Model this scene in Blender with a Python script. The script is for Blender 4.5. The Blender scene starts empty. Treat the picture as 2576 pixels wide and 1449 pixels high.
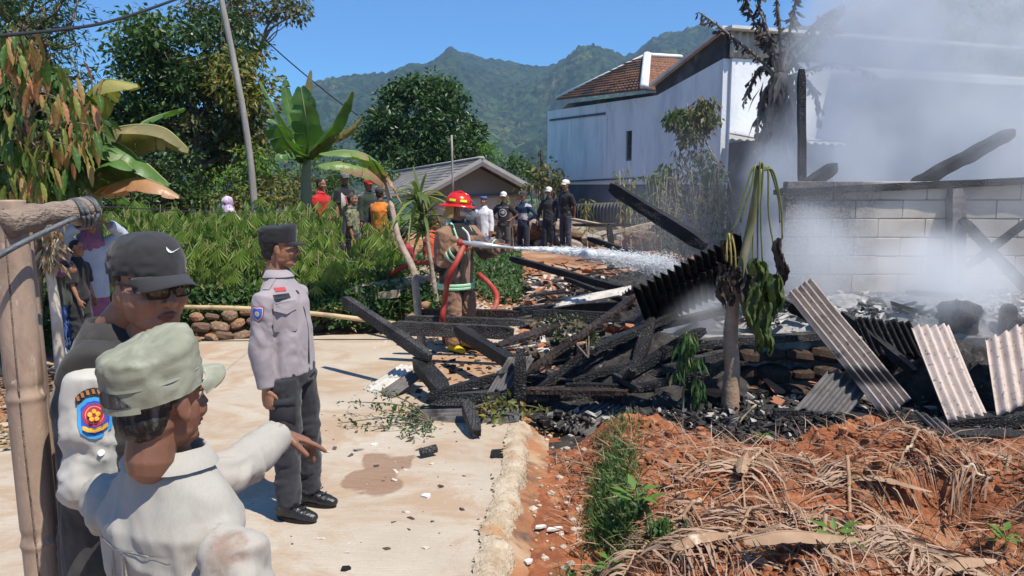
import bpy, math, random
import numpy as np
from mathutils import Vector, Matrix, Euler
from mathutils.bvhtree import BVHTree
random.seed(7); rng = np.random.default_rng(7)
SC = bpy.context.scene
COL = SC.collection
# ---------------- camera ----------------
F_PX = 1946.0; CAM_Z = 1.86; PITCH = math.atan(259.5/1946.0)
cam_d = bpy.data.cameras.new('camera'); cam = bpy.data.objects.new('camera', cam_d); COL.objects.link(cam)
cam.location = (0, 0, CAM_Z); cam.rotation_euler = (math.pi/2-PITCH, 0, 0)
cam_d.sensor_fit = 'HORIZONTAL'; cam_d.sensor_width = 36.0; cam_d.lens = 36.0*F_PX/2576.0
cam_d.clip_start = 0.05; cam_d.clip_end = 9000
SC.camera = cam
# ---------------- world and sun ----------------
TO_SUN = Vector((0.345, -0.30, 0.89)).normalized()
world = bpy.data.worlds.new('World'); SC.world = world; world.use_nodes = True
_n = world.node_tree.nodes; _l = world.node_tree.links; _n.clear()
_sky = _n.new('ShaderNodeTexSky'); _sky.sky_type = 'NISHITA'; _sky.sun_disc = False
_sky.sun_elevation = math.asin(TO_SUN.z); _sky.sun_rotation = math.atan2(TO_SUN.x, TO_SUN.y)
_sky.altitude = 900; _sky.air_density = 1.0; _sky.dust_density = 0.0; _sky.ozone_density = 3.5
_bg = _n.new('ShaderNodeBackground'); _bg.inputs['Strength'].default_value = 0.092
_wo = _n.new('ShaderNodeOutputWorld')
_mx = _n.new('ShaderNodeMix'); _mx.data_type = 'RGBA'; _mx.blend_type = 'MULTIPLY'; _mx.inputs[0].default_value = 1; _mx.inputs[7].default_value = (.50, .93, 1.25, 1)
_l.new(_sky.outputs[0], _mx.inputs[6]); _l.new(_mx.outputs[2], _bg.inputs[0]); _l.new(_bg.outputs[0], _wo.inputs[0])
sun_d = bpy.data.lights.new('sun', 'SUN'); sun_d.energy = 4.8; sun_d.angle = math.radians(0.53); sun_d.color = (1.0, 0.93, 0.82)
sun = bpy.data.objects.new('sun', sun_d); COL.objects.link(sun); sun.location = (6, -6, 15)
sun.rotation_euler = (-TO_SUN).to_track_quat('-Z', 'Y').to_euler()
SC.view_settings.view_transform = 'Standard'; SC.view_settings.look = 'None'
SC.view_settings.exposure = 0.5; SC.view_settings.gamma = 1.0; SC.view_settings.use_curve_mapping = False
SC.render.engine = 'CYCLES'
cy = SC.cycles
cy.use_denoising = True; cy.max_bounces = 6; cy.diffuse_bounces = 3; cy.glossy_bounces = 2; cy.transmission_bounces = 4
cy.transparent_max_bounces = 12; cy.volume_bounces = 3; cy.volume_max_steps = 96; cy.caustics_reflective = False; cy.caustics_refractive = False
cy.sample_clamp_indirect = 6.0
# ---------------- helpers ----------------
_cp, _sp = math.cos(PITCH), math.sin(PITCH)
def ray(x, y):
    u = (x-1288.0)/F_PX; v = (724.5-y)/F_PX
    return np.array([u, _cp+v*_sp, -_sp+v*_cp])
def W(x, y, Y):                       # where the line of sight through (x, y) reaches the distance Y
    d = ray(x, y); return np.array([0, 0, CAM_Z])+d*(Y/d[1])
def G(x, y, z=0.0):                   # where it reaches the level z
    d = ray(x, y); return np.array([0, 0, CAM_Z])+d*((z-CAM_Z)/d[2])
def A(*v): return np.array(v, float)
def nrm(v):
    v = np.asarray(v, float); return v/(np.linalg.norm(v)+1e-12)

def _hash(ix, iy, iz, seed):
    h = (ix*374761393+iy*668265263+iz*1274126177+seed*69069) & 0xffffffff
    h = ((h ^ (h >> 13))*1274126177) & 0xffffffff
    h = ((h ^ (h >> 16))*2246822519) & 0xffffffff
    return ((h ^ (h >> 15)) & 0xffffff)/float(0xffffff)
def vnoise(p, seed=0):                # value noise, -1..1
    p = np.asarray(p, float); f = np.floor(p); i = f.astype(np.int64); t = p-f; t = t*t*(3-2*t)
    r = 0
    for dx in (0, 1):
        wx = t[:, 0] if dx else 1-t[:, 0]
        for dy in (0, 1):
            wy = t[:, 1] if dy else 1-t[:, 1]
            for dz in (0, 1):
                wz = t[:, 2] if dz else 1-t[:, 2]
                r = r+wx*wy*wz*_hash(i[:, 0]+dx, i[:, 1]+dy, i[:, 2]+dz, seed)
    return r*2-1
def fbm(p, octv=4, seed=0, gain=.5):
    p = np.asarray(p, float); a = 1.; s = 0.; r = np.zeros(len(p))
    for k in range(octv):
        r += a*vnoise(p*(2.03**k)+17.3*k, seed+k*7); s += a; a *= gain
    return r/s
def sm(a, b, x): t = np.clip((x-a)/(b-a), 0, 1); return t*t*(3-2*t)

def mesh(name, V, F, mat=None, smooth=True, uv=None):
    V = np.asarray(V, np.float32).reshape(-1, 3)
    if isinstance(F, np.ndarray): F = [F]
    elif len(F) and not isinstance(F[0], np.ndarray):
        d = {}
        for f in F: d.setdefault(len(f), []).append(f)
        F = [np.array(v) for v in d.values()]
    F = [f for f in F if len(f)]
    me = bpy.data.meshes.new(name); me.vertices.add(len(V)); me.vertices.foreach_set('co', V.ravel())
    nl = sum(f.size for f in F); npoly = sum(len(f) for f in F)
    me.loops.add(nl); me.polygons.add(npoly)
    me.loops.foreach_set('vertex_index', np.concatenate([f.ravel() for f in F]).astype(np.int32))
    st = []; o = 0
    for f in F:
        k = f.shape[1]; st.append(o+np.arange(len(f))*k); o += f.size
    me.polygons.foreach_set('loop_start', np.concatenate(st).astype(np.int32))
    me.update(calc_edges=True)
    me.polygons.foreach_set('use_smooth', np.full(npoly, bool(smooth)))
    if mat: me.materials.append(mat)
    return me
def props(o, label=None, cat=None, group=None, kind=None):
    if label: o['label'] = label
    if cat: o['category'] = cat
    if group: o['group'] = group
    if kind: o['kind'] = kind
    return o
def obj(name, me, parent=None, label=None, cat=None, group=None, kind=None, loc=None, rot=None, mw=None):
    o = bpy.data.objects.new(name, me); COL.objects.link(o)
    if parent is not None: o.parent = parent
    if mw is not None: o.matrix_basis = mw
    if loc is not None: o.location = loc
    if rot is not None: o.rotation_euler = rot
    return props(o, label, cat, group, kind)
def empty(name, loc, label, cat, group=None, rz=0):
    o = bpy.data.objects.new(name, None); COL.objects.link(o); o.location = loc; o.rotation_euler = (0, 0, rz)
    o.empty_display_size = .1
    return props(o, label, cat, group)
def copy_tree(o, loc=None, rot=None, label=None):
    c = o.copy(); COL.objects.link(c)
    for ch in o.children:
        d = ch.copy(); COL.objects.link(d); d.parent = c
        for g in ch.children:
            e = g.copy(); COL.objects.link(e); e.parent = d
    if loc is not None: c.location = loc
    if rot is not None: c.rotation_euler = rot
    if label: c['label'] = label
    return c

class MB:                              # collects shapes into one mesh
    def __init__(s): s.V = []; s.F = []; s.n = 0
    def add(s, V, F):
        V = np.asarray(V, float).reshape(-1, 3)
        if isinstance(F, np.ndarray): F = [F]
        for f in F:
            f = np.asarray(f)
            if f.dtype == object or f.ndim == 1 and f.size and not isinstance(f[0], (list, tuple, np.ndarray)): f = f.reshape(1, -1)
            s.F.append(f.astype(np.int64)+s.n)
        s.V.append(V); s.n += len(V); return s
    def data(s):
        V = np.concatenate(s.V) if s.V else np.zeros((0, 3)); d = {}
        for f in s.F: d.setdefault(f.shape[1], []).append(f)
        return V, [np.concatenate(v) for v in d.values()]
    def mesh(s, name, mat=None, smooth=True):
        V, F = s.data(); return mesh(name, V, F, mat, smooth)

def boxVF(c, sz, R=None):
    sx, sy, sz_ = sz; V = np.array([[x, y, z] for x in (-sx/2, sx/2) for y in (-sy/2, sy/2) for z in (-sz_/2, sz_/2)])
    if R is not None: V = V@np.asarray(R).T
    return V+np.asarray(c), np.array([[0, 1, 3, 2], [4, 6, 7, 5], [0, 4, 5, 1], [2, 3, 7, 6], [0, 2, 6, 4], [1, 5, 7, 3]])
def frame(t, side=None):
    t = nrm(t); s = A(1, 0, 0) if side is None else np.asarray(side, float)
    s = s-t*np.dot(s, t)
    if np.linalg.norm(s) < 1e-3:
        s = A(0, 1, 0)-t*t[1]
        if np.linalg.norm(s) < 1e-3: s = A(0, 0, 1)-t*t[2]
    s = nrm(s); return s, nrm(np.cross(t, s)), t
def loft(pts, rx, ry=None, n=12, side=None, cap='flat', shape=None):
    """rings about the points; rx along `side`, ry across it; cap round|flat"""
    pts = np.asarray(pts, float); m = len(pts); rx = np.broadcast_to(np.asarray(rx, float), (m,)).copy()
    ry = rx.copy() if ry is None else np.broadcast_to(np.asarray(ry, float), (m,)).copy()
    tan = np.gradient(pts, axis=0)
    if cap == 'round':
        t0, t1 = nrm(tan[0]), nrm(tan[-1]); r0, r1 = min(rx[0], ry[0]), min(rx[-1], ry[-1])
        pts = np.vstack([pts[0]-t0*r0*.95, pts[0]-t0*r0*.6, pts, pts[-1]+t1*r1*.6, pts[-1]+t1*r1*.95])
        rx = np.r_[rx[0]*.32, rx[0]*.8, rx, rx[-1]*.8, rx[-1]*.32]; ry = np.r_[ry[0]*.32, ry[0]*.8, ry, ry[-1]*.8, ry[-1]*.32]
        tan = np.vstack([t0, t0, tan, t1, t1]); m += 4
    a = np.arange(n)*2*np.pi/n; V = np.zeros((m, n, 3)); ca, sa = np.cos(a), np.sin(a)
    if shape is not None: ca, sa = shape(ca, sa)
    pS = side
    for i in range(m):
        s, u, t = frame(tan[i], pS)
        if side is None: pS = s
        V[i] = pts[i]+np.outer(ca*rx[i], s)+np.outer(sa*ry[i], u)
    V = V.reshape(-1, 3); i = np.arange(m-1)[:, None]*n; j = np.arange(n)[None]; k = (j+1) % n
    F = np.stack([i+j, i+k, i+n+k, i+n+j], -1).reshape(-1, 4)
    c0 = len(V); V = np.vstack([V, V[:n].mean(0), V[(m-1)*n:m*n].mean(0)])
    j = np.arange(n); k = (j+1) % n
    T = np.concatenate([np.stack([k, j, np.full(n, c0)], -1), np.stack([(m-1)*n+j, (m-1)*n+k, np.full(n, c0+1)], -1)])
    return V, [F, T]
def ell(c, r, R=None, n=14):
    m = n//2+1; th = np.linspace(0, np.pi, m)[1:-1]; a = np.arange(n)*2*np.pi/n
    V = np.array([[np.sin(t)*np.cos(b), np.sin(t)*np.sin(b), np.cos(t)] for t in th for b in a]+[[0, 0, 1], [0, 0, -1]])*np.asarray(r)
    if R is not None: V = V@np.asarray(R).T
    k = len(th); i = np.arange(k-1)[:, None]*n; j = np.arange(n)[None]; jj = (j+1) % n
    F = np.stack([i+j, i+n+j, i+n+jj, i+jj], -1).reshape(-1, 4); j = np.arange(n); jj = (j+1) % n
    T = np.concatenate([np.stack([j, jj, np.full(n, k*n)], -1), np.stack([(k-1)*n+jj, (k-1)*n+j, np.full(n, k*n+1)], -1)])
    return V+np.asarray(c), [F, T]
def curve(pts, n=24):                  # Catmull-Rom through the points
    P = np.asarray(pts, float); P = np.vstack([2*P[0]-P[1], P, 2*P[-1]-P[-2]]); o = []
    m = len(P)-3
    for k in range(m):
        q = max(2, n//m); t = np.linspace(0, 1, q, endpoint=(k == m-1))[:, None]
        a, b, c, d = P[k:k+4]
        o.append(.5*((2*b)+(-a+c)*t+(2*a-5*b+4*c-d)*t*t+(-a+3*b-3*c+d)*t**3))
    return np.concatenate(o)
def tube(pts, r, n=8, k=24, **kw):
    c = curve(pts, k); r = np.interp(np.linspace(0, 1, len(c)), np.linspace(0, 1, np.size(r)), np.atleast_1d(r)) if np.size(r) > 1 else r
    return loft(c, r, n=n, **kw)
def rotm(rx=0, ry=0, rz=0): return np.array(Euler((rx, ry, rz)).to_matrix())

# ---- leaves scattered as geometry
LEAF = (A(0, 0, 0, .0, .5, -.05, 0, 1, -.08, -.24, .42, .04, .24, .42, .04).reshape(-1, 3), [np.array([[0, 1, 2, 3], [0, 4, 2, 1]])])
BLADE = (A(-.05, 0, 0, .05, 0, 0, .08, .5, .06, -.08, .5, .06, .0, 1, -.05).reshape(-1, 3), [np.array([[0, 1, 2, 3]]), np.array([[3, 2, 4]])])
NARROW = (A(0, 0, 0, 0, .55, -.02, 0, 1, -.1, -.11, .45, .03, .11, .45, .03).reshape(-1, 3), [np.array([[0, 1, 2, 3], [0, 4, 2, 1]])])
def _palm():
    V = []; F = []
    for k in range(6):
        a = math.radians(-46+18.5*k); d = A(math.sin(a), math.cos(a), -.10); s = A(math.cos(a), -math.sin(a), 0); b = len(V)
        V += [A(0, 0, 0), d*.5-s*.07, d*.5+s*.07, d*1.0-A(0, 0, .12)]; F.append([b, b+2, b+3, b+1])
    return np.array(V), [np.array(F)]
PALMATE = _palm()
def scatter(tmpl, P, D, U, S):
    """copies of a leaf: base at P, axis D, facing about U, size S"""
    tv, tf = tmpl; P = np.asarray(P); D = D/(np.linalg.norm(D, axis=1, keepdims=True)+1e-9)
    X = np.cross(D, U); X /= (np.linalg.norm(X, axis=1, keepdims=True)+1e-9); Z = np.cross(X, D)
    S = np.asarray(S).reshape(-1, 1, 1)
    V = P[:, None, :]+S*(tv[None, :, 0:1]*X[:, None]+tv[None, :, 1:2]*D[:, None]+tv[None, :, 2:3]*Z[:, None])
    N = len(P); m = len(tv); off = (np.arange(N)*m)[:, None, None]
    return V.reshape(-1, 3), [(f[None]+off).reshape(-1, f.shape[1]) for f in tf]
def rdir(n): v = rng.normal(size=(n, 3)); return v/np.linalg.norm(v, axis=1, keepdims=True)

# ---- voxel union of overlapping closed shapes
def fuse(mb, voxel, smooth=4, fac=.5):
    V, F = mb.data(); me = mesh('tmp', V, F); o = bpy.data.objects.new('tmp', me); COL.objects.link(o)
    r = o.modifiers.new('r', 'REMESH'); r.mode = 'VOXEL'; r.voxel_size = voxel; r.adaptivity = 0
    if smooth:
        s = o.modifiers.new('s', 'SMOOTH'); s.factor = fac; s.iterations = smooth
    dg = bpy.context.evaluated_depsgraph_get(); e = o.evaluated_get(dg); m2 = e.to_mesh()
    nv = len(m2.vertices); V2 = np.zeros(nv*3, np.float32); m2.vertices.foreach_get('co', V2)
    N2 = np.zeros(nv*3, np.float32); m2.vertices.foreach_get('normal', N2)
    npoly = len(m2.polygons); lt = np.zeros(npoly, np.int32); m2.polygons.foreach_get('loop_total', lt)
    ls = np.zeros(npoly, np.int32); m2.polygons.foreach_get('loop_start', ls)
    vi = np.zeros(len(m2.loops), np.int32); m2.loops.foreach_get('vertex_index', vi)
    F2 = []
    for k in np.unique(lt):
        q = ls[lt == k]; F2.append(vi[q[:, None]+np.arange(k)[None]])
    e.to_mesh_clear(); bpy.data.objects.remove(o); bpy.data.meshes.remove(me)
    return V2.reshape(-1, 3).astype(float), F2, N2.reshape(-1, 3).astype(float)
def poly_prism(P2, z0, z1):            # outline in x, y
    P2 = np.asarray(P2, float); n = len(P2)
    V = np.vstack([np.c_[P2, np.full(n, z0)], np.c_[P2, np.full(n, z1)]])
    j = np.arange(n); k = (j+1) % n
    return V, [np.stack([j, k, n+k, n+j], -1), np.arange(n)[::-1].reshape(1, -1), (n+np.arange(n)).reshape(1, -1)]
def slab(pts, th):                     # a flat polygon given a thickness
    P = np.asarray(pts, float); n = len(P); N = nrm(np.cross(P[1]-P[0], P[2]-P[0]))*th
    V = np.vstack([P-N/2, P+N/2]); j = np.arange(n); k = (j+1) % n
    return V, [np.stack([j, k, n+k, n+j], -1), np.arange(n)[::-1].reshape(1, -1), (n+np.arange(n)).reshape(1, -1)]
def gridF(ny, nx): i = np.arange(ny-1)[:, None]*nx; j = np.arange(nx-1)[None]; return np.stack([i+j, i+j+1, i+nx+j+1, i+nx+j], -1).reshape(-1, 4)
# ---------------- materials ----------------
def _nt(name):
    m = bpy.data.materials.new(name); m.use_nodes = True; t = m.node_tree; t.nodes.clear()
    o = t.nodes.new('ShaderNodeOutputMaterial'); b = t.nodes.new('ShaderNodeBsdfPrincipled'); t.links.new(b.outputs[0], o.inputs[0])
    return m, t, b, o
def c4(c): return (c[0], c[1], c[2], 1)
class NB:
    def __init__(s, t): s.t = t
    def n(s, ty, **k):
        x = s.t.nodes.new('ShaderNode'+ty)
        for a, v in k.items(): setattr(x, a, v)
        return x
    def l(s, a, b): s.t.links.new(a, b)
    def coord(s, stretch=(1, 1, 1), rot=(0, 0, 0), kind='Object'):
        c = s.n('TexCoord'); m = s.n('Mapping'); m.inputs['Scale'].default_value = stretch; m.inputs['Rotation'].default_value = rot
        s.l(c.outputs[kind], m.inputs['Vector']); return m.outputs[0]
    def noise(s, vec, scale, detail=5, rough=.55, dist=0):
        x = s.n('TexNoise'); x.inputs['Scale'].default_value = scale; x.inputs['Detail'].default_value = detail
        x.inputs['Roughness'].default_value = rough; x.inputs['Distortion'].default_value = dist
        s.l(vec, x.inputs['Vector']); return x.outputs[0]
    def ramp(s, f, a, b, c0=(0, 0, 0), c1=(1, 1, 1)):
        r = s.n('ValToRGB'); e = r.color_ramp.elements; e[0].position = a; e[1].position = b; e[0].color = c4(c0); e[1].color = c4(c1)
        s.l(f, r.inputs[0]); return r.outputs[0]
    def mix(s, f, a, b, mode='MIX'):
        x = s.n('Mix', data_type='RGBA', blend_type=mode)
        for v, i in ((f, 0), (a, 6), (b, 7)):
            if hasattr(v, 'is_linked'): s.l(v, x.inputs[i])
            elif i == 0: x.inputs[0].default_value = v
            else: x.inputs[i].default_value = c4(v)
        return x.outputs[2]
    def math(s, op, a, b=None, c=None):
        x = s.n('Math', operation=op)
        for i, v in enumerate((a, b, c)):
            if v is None: continue
            if hasattr(v, 'is_linked'): s.l(v, x.inputs[i])
            else: x.inputs[i].default_value = v
        return x.outputs[0]
    def bump(s, h, st, dist, nrm_=None):
        b = s.n('Bump'); b.inputs['Strength'].default_value = st; b.inputs['Distance'].default_value = dist
        s.l(h, b.inputs['Height'])
        if nrm_ is not None: s.l(nrm_, b.inputs['Normal'])
        return b.outputs[0]
def pm(name, c1, c2=None, scale=4, rough=.8, bump=0, bscale=40, spec=.3, metal=0, stretch=(1, 1, 1), rot=(0, 0, 0),
       c3=None, s3=1.5, thr=(.55, .66), transl=0, island=False, r2=(.35, .65), dist=0, c4_=None, s4=6, thr4=(.6, .7), alpha=None, sheen=0):
    m, t, b, o = _nt(name); N = NB(t); v = N.coord(stretch, rot)
    if c2 is None: c2 = tuple(x*.8 for x in c1)
    n1 = N.noise(v, scale, dist=dist); f = N.ramp(n1, *r2)
    if island:
        g = N.n('NewGeometry'); f = N.mix(.35, g.outputs['Random Per Island'], f)
    col = N.mix(f, c1, c2)
    if c3 is not None:
        f3 = N.ramp(g.outputs['Random Per Island'] if island == 'c3' else N.noise(v, s3, 6, .6), *thr); col = N.mix(f3, col, c3)
    if c4_ is not None:
        col = N.mix(N.ramp(N.noise(v, s4, 6, .65, 1.), *thr4), col, c4_)
    N.l(col, b.inputs['Base Color']); b.inputs['Roughness'].default_value = rough; b.inputs['Specular IOR Level'].default_value = spec
    b.inputs['Metallic'].default_value = metal
    if sheen: b.inputs['Sheen Weight'].default_value = sheen
    if bump: N.l(N.bump(N.noise(v, bscale, 4), bump, .02), b.inputs['Normal'])
    if transl:
        tr = N.n('BsdfTranslucent'); N.l(N.mix(1., col, (1.25, 1.3, .5), 'MULTIPLY'), tr.inputs['Color'])
        mx = N.n('MixShader'); mx.inputs[0].default_value = transl; N.l(b.outputs[0], mx.inputs[1]); N.l(tr.outputs[0], mx.inputs[2]); N.l(mx.outputs[0], o.inputs[0])
    return m
def char_mat(name, ash=.35, cell=38, base=(.010, .0095, .0095), grey=(.048, .047, .05), stretch=(1, 1, 1)):
    m, t, b, o = _nt(name); N = NB(t); v = N.coord(stretch)
    n0 = N.noise(v, 9, 3); w = N.n('VectorMath', operation='ADD'); N.l(v, w.inputs[0])
    sc_ = N.n('VectorMath', operation='SCALE'); x = N.n('TexNoise'); x.inputs['Scale'].default_value = 9; N.l(v, x.inputs['Vector']); N.l(x.outputs['Color'], sc_.inputs[0]); sc_.inputs['Scale'].default_value = .03
    N.l(sc_.outputs[0], w.inputs[1])
    vo = N.n('TexVoronoi', feature='DISTANCE_TO_EDGE', distance='CHEBYCHEV') if False else N.n('TexVoronoi', feature='DISTANCE_TO_EDGE')
    vo.inputs['Scale'].default_value = cell; vo.inputs['Randomness'].default_value = .75; N.l(w.outputs[0], vo.inputs['Vector'])
    edge = N.ramp(vo.outputs['Distance'], .01, .16)
    ashf = N.math('MULTIPLY', N.ramp(N.noise(v, 3.5, 6, .65), .5-ash*.25, .78-ash*.2), N.math('MULTIPLY', edge, .9))
    N.l(N.mix(ashf, base, grey), b.inputs['Base Color'])
    b.inputs['Roughness'].default_value = .55; b.inputs['Specular IOR Level'].default_value = .3
    h = N.math('ADD', edge, N.math('MULTIPLY', N.noise(v, 60, 4), .4))
    N.l(N.bump(h, .7, .009), b.inputs['Normal']); return m
M = {}
M['char'] = char_mat('charred_wood')
M['char_ash'] = char_mat('charred_wood_ashy', .7, 42, (.013, .012, .012), (.11, .105, .10))
M['char_brown'] = char_mat('charred_wood_brown', .5, 24, (.02, .014, .011), (.10, .065, .045), (1, 1, .5))
M['rubble'] = pm('burnt_rubble', (.014, .013, .013), (.05, .045, .042), 9, .8, .8, 60, c3=(.2, .19, .18), s3=14, thr=(.6, .72))
M['ash'] = pm('ash', (.42, .41, .4), (.2, .195, .19), 9, .95, .7, 40, c3=(.05, .05, .05), s3=5, thr=(.58, .68))
M['soil'] = pm('red_soil', (.29, .10, .04), (.18, .06, .026), 3.5, .95, .9, 35, c3=(.42, .2, .1), s3=9, thr=(.5, .7), c4_=(.13, .055, .03), s4=2.5, thr4=(.62, .75))
M['yard'] = pm('yard_soil', (.36, .17, .08), (.24, .11, .055), 2.2, .95, .9, 22, c3=(.4, .3, .2), s3=1.2, thr=(.5, .62), c4_=(.06, .05, .045), s4=1.6, thr4=(.56, .66))
M['stone'] = pm('field_stone', (.36, .22, .13), (.22, .15, .1), 7, .85, .8, 30, c3=(.42, .36, .3), s3=4)
M['stone_dark'] = pm('shaded_stone', (.10, .06, .04), (.045, .035, .03), 7, .85, .8, 30, c3=(.22, .12, .07), s3=3, thr=(.6, .72))  # shade under the house floor put into the stones' darker colour
M['gravel'] = pm('gravel', (.55, .46, .36), (.3, .24, .18), 3, .85, .3, 60, island=True)
M['plank'] = pm('pale_plank', (.5, .4, .29), (.34, .26, .18), 3, .8, .5, 30, stretch=(1, 6, 6), c3=(.2, .15, .1), s3=2.5)
M['log'] = pm('log', (.34, .2, .11), (.2, .12, .07), 6, .85, .6, 30)
M['bamboo_dry'] = pm('bamboo_dry', (.55, .42, .24), (.4, .29, .16), 4, .55, .3, 30, c3=(.3, .24, .16), s3=6)
M['bark'] = pm('bark', (.2, .15, .11), (.09, .07, .055), 9, .9, .9, 24, c3=(.35, .33, .3), s3=6, thr=(.6, .7))
M['bark_pale'] = pm('bark_pale', (.42, .34, .26), (.26, .2, .15), 7, .85, .8, 24, c3=(.15, .11, .08), s3=5, thr=(.6, .7))
M['pole'] = pm('utility_pole', (.36, .33, .3), (.25, .23, .21), 4, .8, .4, 30, stretch=(3, 3, .5))
M['wire'] = pm('wire', (.03, .03, .03), None, 4, .6)
M['black'] = pm('black', (.012, .012, .013), None, 4, .55)
M['white'] = pm('white_paint', (.78, .78, .76), (.66, .66, .66), 4, .6)
# ---------------- the setting ----------------
X_EDGE0 = G(1243, 1449)[:2]; X_EDGE1 = G(1318, 1075)[:2]
def road_edge_x(y): return X_EDGE0[0]+(X_EDGE1[0]-X_EDGE0[0])*(y-X_EDGE0[1])/(X_EDGE1[1]-X_EDGE0[1])
def terrain(x, y):
    x = np.asarray(x, float); y = np.asarray(y, float)
    z = -.02+.0*x
    z = z-.13*sm(-.05, .25, x-road_edge_x(y))*(1-sm(5.9, 6.6, y))                       # lower than the road on the right
    bank = sm(9.45, 9.75, y)*(1-sm(-1.2, -.2, x))*sm(-4.6, -3.9, x)
    z = z+.34*bank
    z = z+.12*sm(12, 17, y)*(1-sm(0, 3, x))*sm(-7, -5, x)
    z = z+.16*sm(10, 19, y)*sm(-.6, .8, x)
    z = z+1.2*sm(21, 27, y)*sm(3.5, 7.5, x)                                             # the terrace of the white house
    z = z-1.2*sm(22, 40, y)*(1-sm(2, 4, x))
    z = z-8*sm(60, 300, y)
    return z
def axis(parts):
    o = []
    for a, b, s in parts: o += list(np.arange(a, b, s))
    return np.array(o)
gx = axis([(-4000, -400, 300), (-400, -60, 20), (-60, -12, 2), (-12, 12, .16), (12, 60, 2), (60, 400, 20), (400, 4001, 300)])
gy = axis([(-40, 0, 4), (0, 24, .16), (24, 60, 1.5), (60, 400, 14), (400, 6001, 280)])
XX, YY = np.meshgrid(gx, gy); x_, y_ = XX.ravel(), YY.ravel()
z_ = terrain(x_, y_)
near = (np.abs(x_) < 13)*(y_ < 26)
z_ = z_+near*(.03*fbm(np.c_[x_*1.3, y_*1.3, 0*x_], 4, 3)+.02*fbm(np.c_[x_*6, y_*6, 0*x_], 3, 5)*sm(9, 10, y_))
inroad = (x_ < road_edge_x(y_)+.02)*(y_ < 10.2)*(x_ > -5); z_ = np.where(inroad, np.minimum(z_, -.035), z_)
def zgrid_ground(x, y): return float(terrain(x, y))
far_green = pm('far_grass', (.06, .11, .03), (.1, .13, .045), .05, .95)
gm = M['yard']
_g = obj('ground', mesh('ground', np.c_[x_, y_, z_], gridF(len(gy), len(gx)), gm), kind='structure', label='bare brown yard soil and land around the road')
_g.data.materials.append(far_green)
cent = (gy[:-1]+gy[1:])/2; ctx = (gx[:-1]+gx[1:])/2
_mi = ((cent[:, None] > 26)|(np.abs(ctx[None]) > 14)).astype(np.int32)*np.ones((len(cent), len(ctx)), np.int32)
_g.data.polygons.foreach_set('material_index', _mi.ravel())

# ---- concrete road
def road_mat():
    m, t, b, o = _nt('road_concrete'); N = NB(t); v = N.coord()
    base = N.mix(N.ramp(N.noise(v, 1.3, 8, .6), .35, .65), (.50, .435, .35), (.42, .355, .27))
    mud = N.ramp(N.noise(N.coord((1, 1.6, 1), (0, 0, .5)), 1.1, 9, .70, .6), .46, .58)
    sx = N.n('SeparateXYZ'); N.l(v, sx.inputs[0])
    # mud carried in from the burnt yard: heavy near the debris, thin to the left
    dx = N.math('MULTIPLY', N.math('ADD', sx.outputs[1], N.math('MULTIPLY', sx.outputs[0], .9)), .2)
    nd = N.n('VectorMath', operation='DISTANCE'); N.l(v, nd.inputs[0]); nd.inputs[1].default_value = tuple(G(1190, 925)); near = N.ramp(nd.outputs['Value'], .5, 2.1, (1, 1, 1), (0, 0, 0))
    f = N.math('MULTIPLY', mud, .75)
    col = N.mix(f, base, (.37, .235, .135))
    mud2 = N.ramp(N.math('ADD', N.math('MULTIPLY', near, .35), N.math('MULTIPLY', N.noise(v, 2.1, 9, .7, .5), .8)), .56, .72)
    col = N.mix(N.math('MULTIPLY', mud2, .85), col, (.37, .19, .085))
    g = G(955, 1190); dist = N.n('VectorMath', operation='DISTANCE')          # a brown stain drying on the concrete
    warp = N.n('TexNoise'); warp.inputs['Scale'].default_value = 3.2; warp.inputs['Detail'].default_value = 6; N.l(v, warp.inputs['Vector'])
    w2 = N.n('VectorMath', operation='SCALE'); N.l(warp.outputs['Color'], w2.inputs[0]); w2.inputs['Scale'].default_value = .55
    w3 = N.n('VectorMath', operation='ADD'); N.l(v, w3.inputs[0]); N.l(w2.outputs[0], w3.inputs[1])
    mp = N.n('Mapping'); mp.inputs['Scale'].default_value = (2.4, 1.0, 0); mp.inputs['Rotation'].default_value = (0, 0, .12); N.l(w3.outputs[0], mp.inputs[0])
    rr = rotm(0, 0, .12)@A((g[0]+.27)*2.4, (g[1]+.27)*1.0, 0)
    dist.inputs[1].default_value = tuple(rr); N.l(mp.outputs[0], dist.inputs[0])
    wet = N.ramp(dist.outputs['Value'], .40, .47, (1, 1, 1), (0, 0, 0))
    col = N.mix(N.math('MULTIPLY', wet, .85), col, (.22, .115, .065))
    soot = N.ramp(N.noise(v, 3.3, 8, .7, .4), .64, .74); col = N.mix(N.math('MULTIPLY', soot, N.math('MULTIPLY', near, .75)), col, (.09, .07, .055))
    col = N.mix(N.ramp(N.noise(v, 60, 3, .6), .62, .74), col, (.3, .24, .18))
    br = N.noise(N.coord((3, 60, 1), (0, 0, .25)), 2.2, 4, .6)
    col = N.mix(N.math('MULTIPLY', N.ramp(br, .42, .6), .38), col, (.36, .28, .2))
    N.l(col, b.inputs['Base Color']); b.inputs['Roughness'].default_value = .88
    N.l(N.bump(N.noise(v, 45, 6, .7), .5, .01, N.bump(br, .5, .012)), b.inputs['Normal']); return m
pl = [G(1243, 1449), G(1318, 1075), G(1296, 1020), G(1262, 905), G(960, 838), G(500, 858), G(330, 940), G(180, 1010), G(-120, 1120)]
outline = [A(-.25, .6)] + [p[:2] for p in pl] + [A(-6.5, 5.3), A(-9, 3.5), A(-9, .6)]
dn = []
for k in range(len(outline)):
    a, b = outline[k], outline[(k+1) % len(outline)]; L = np.linalg.norm(b-a); q = max(1, int(L/.035)) if k in (0, 1, 2, 3, 4, 5, 6, 7) else 6
    for t in np.arange(q)/q: dn.append(a+(b-a)*t)
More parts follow.
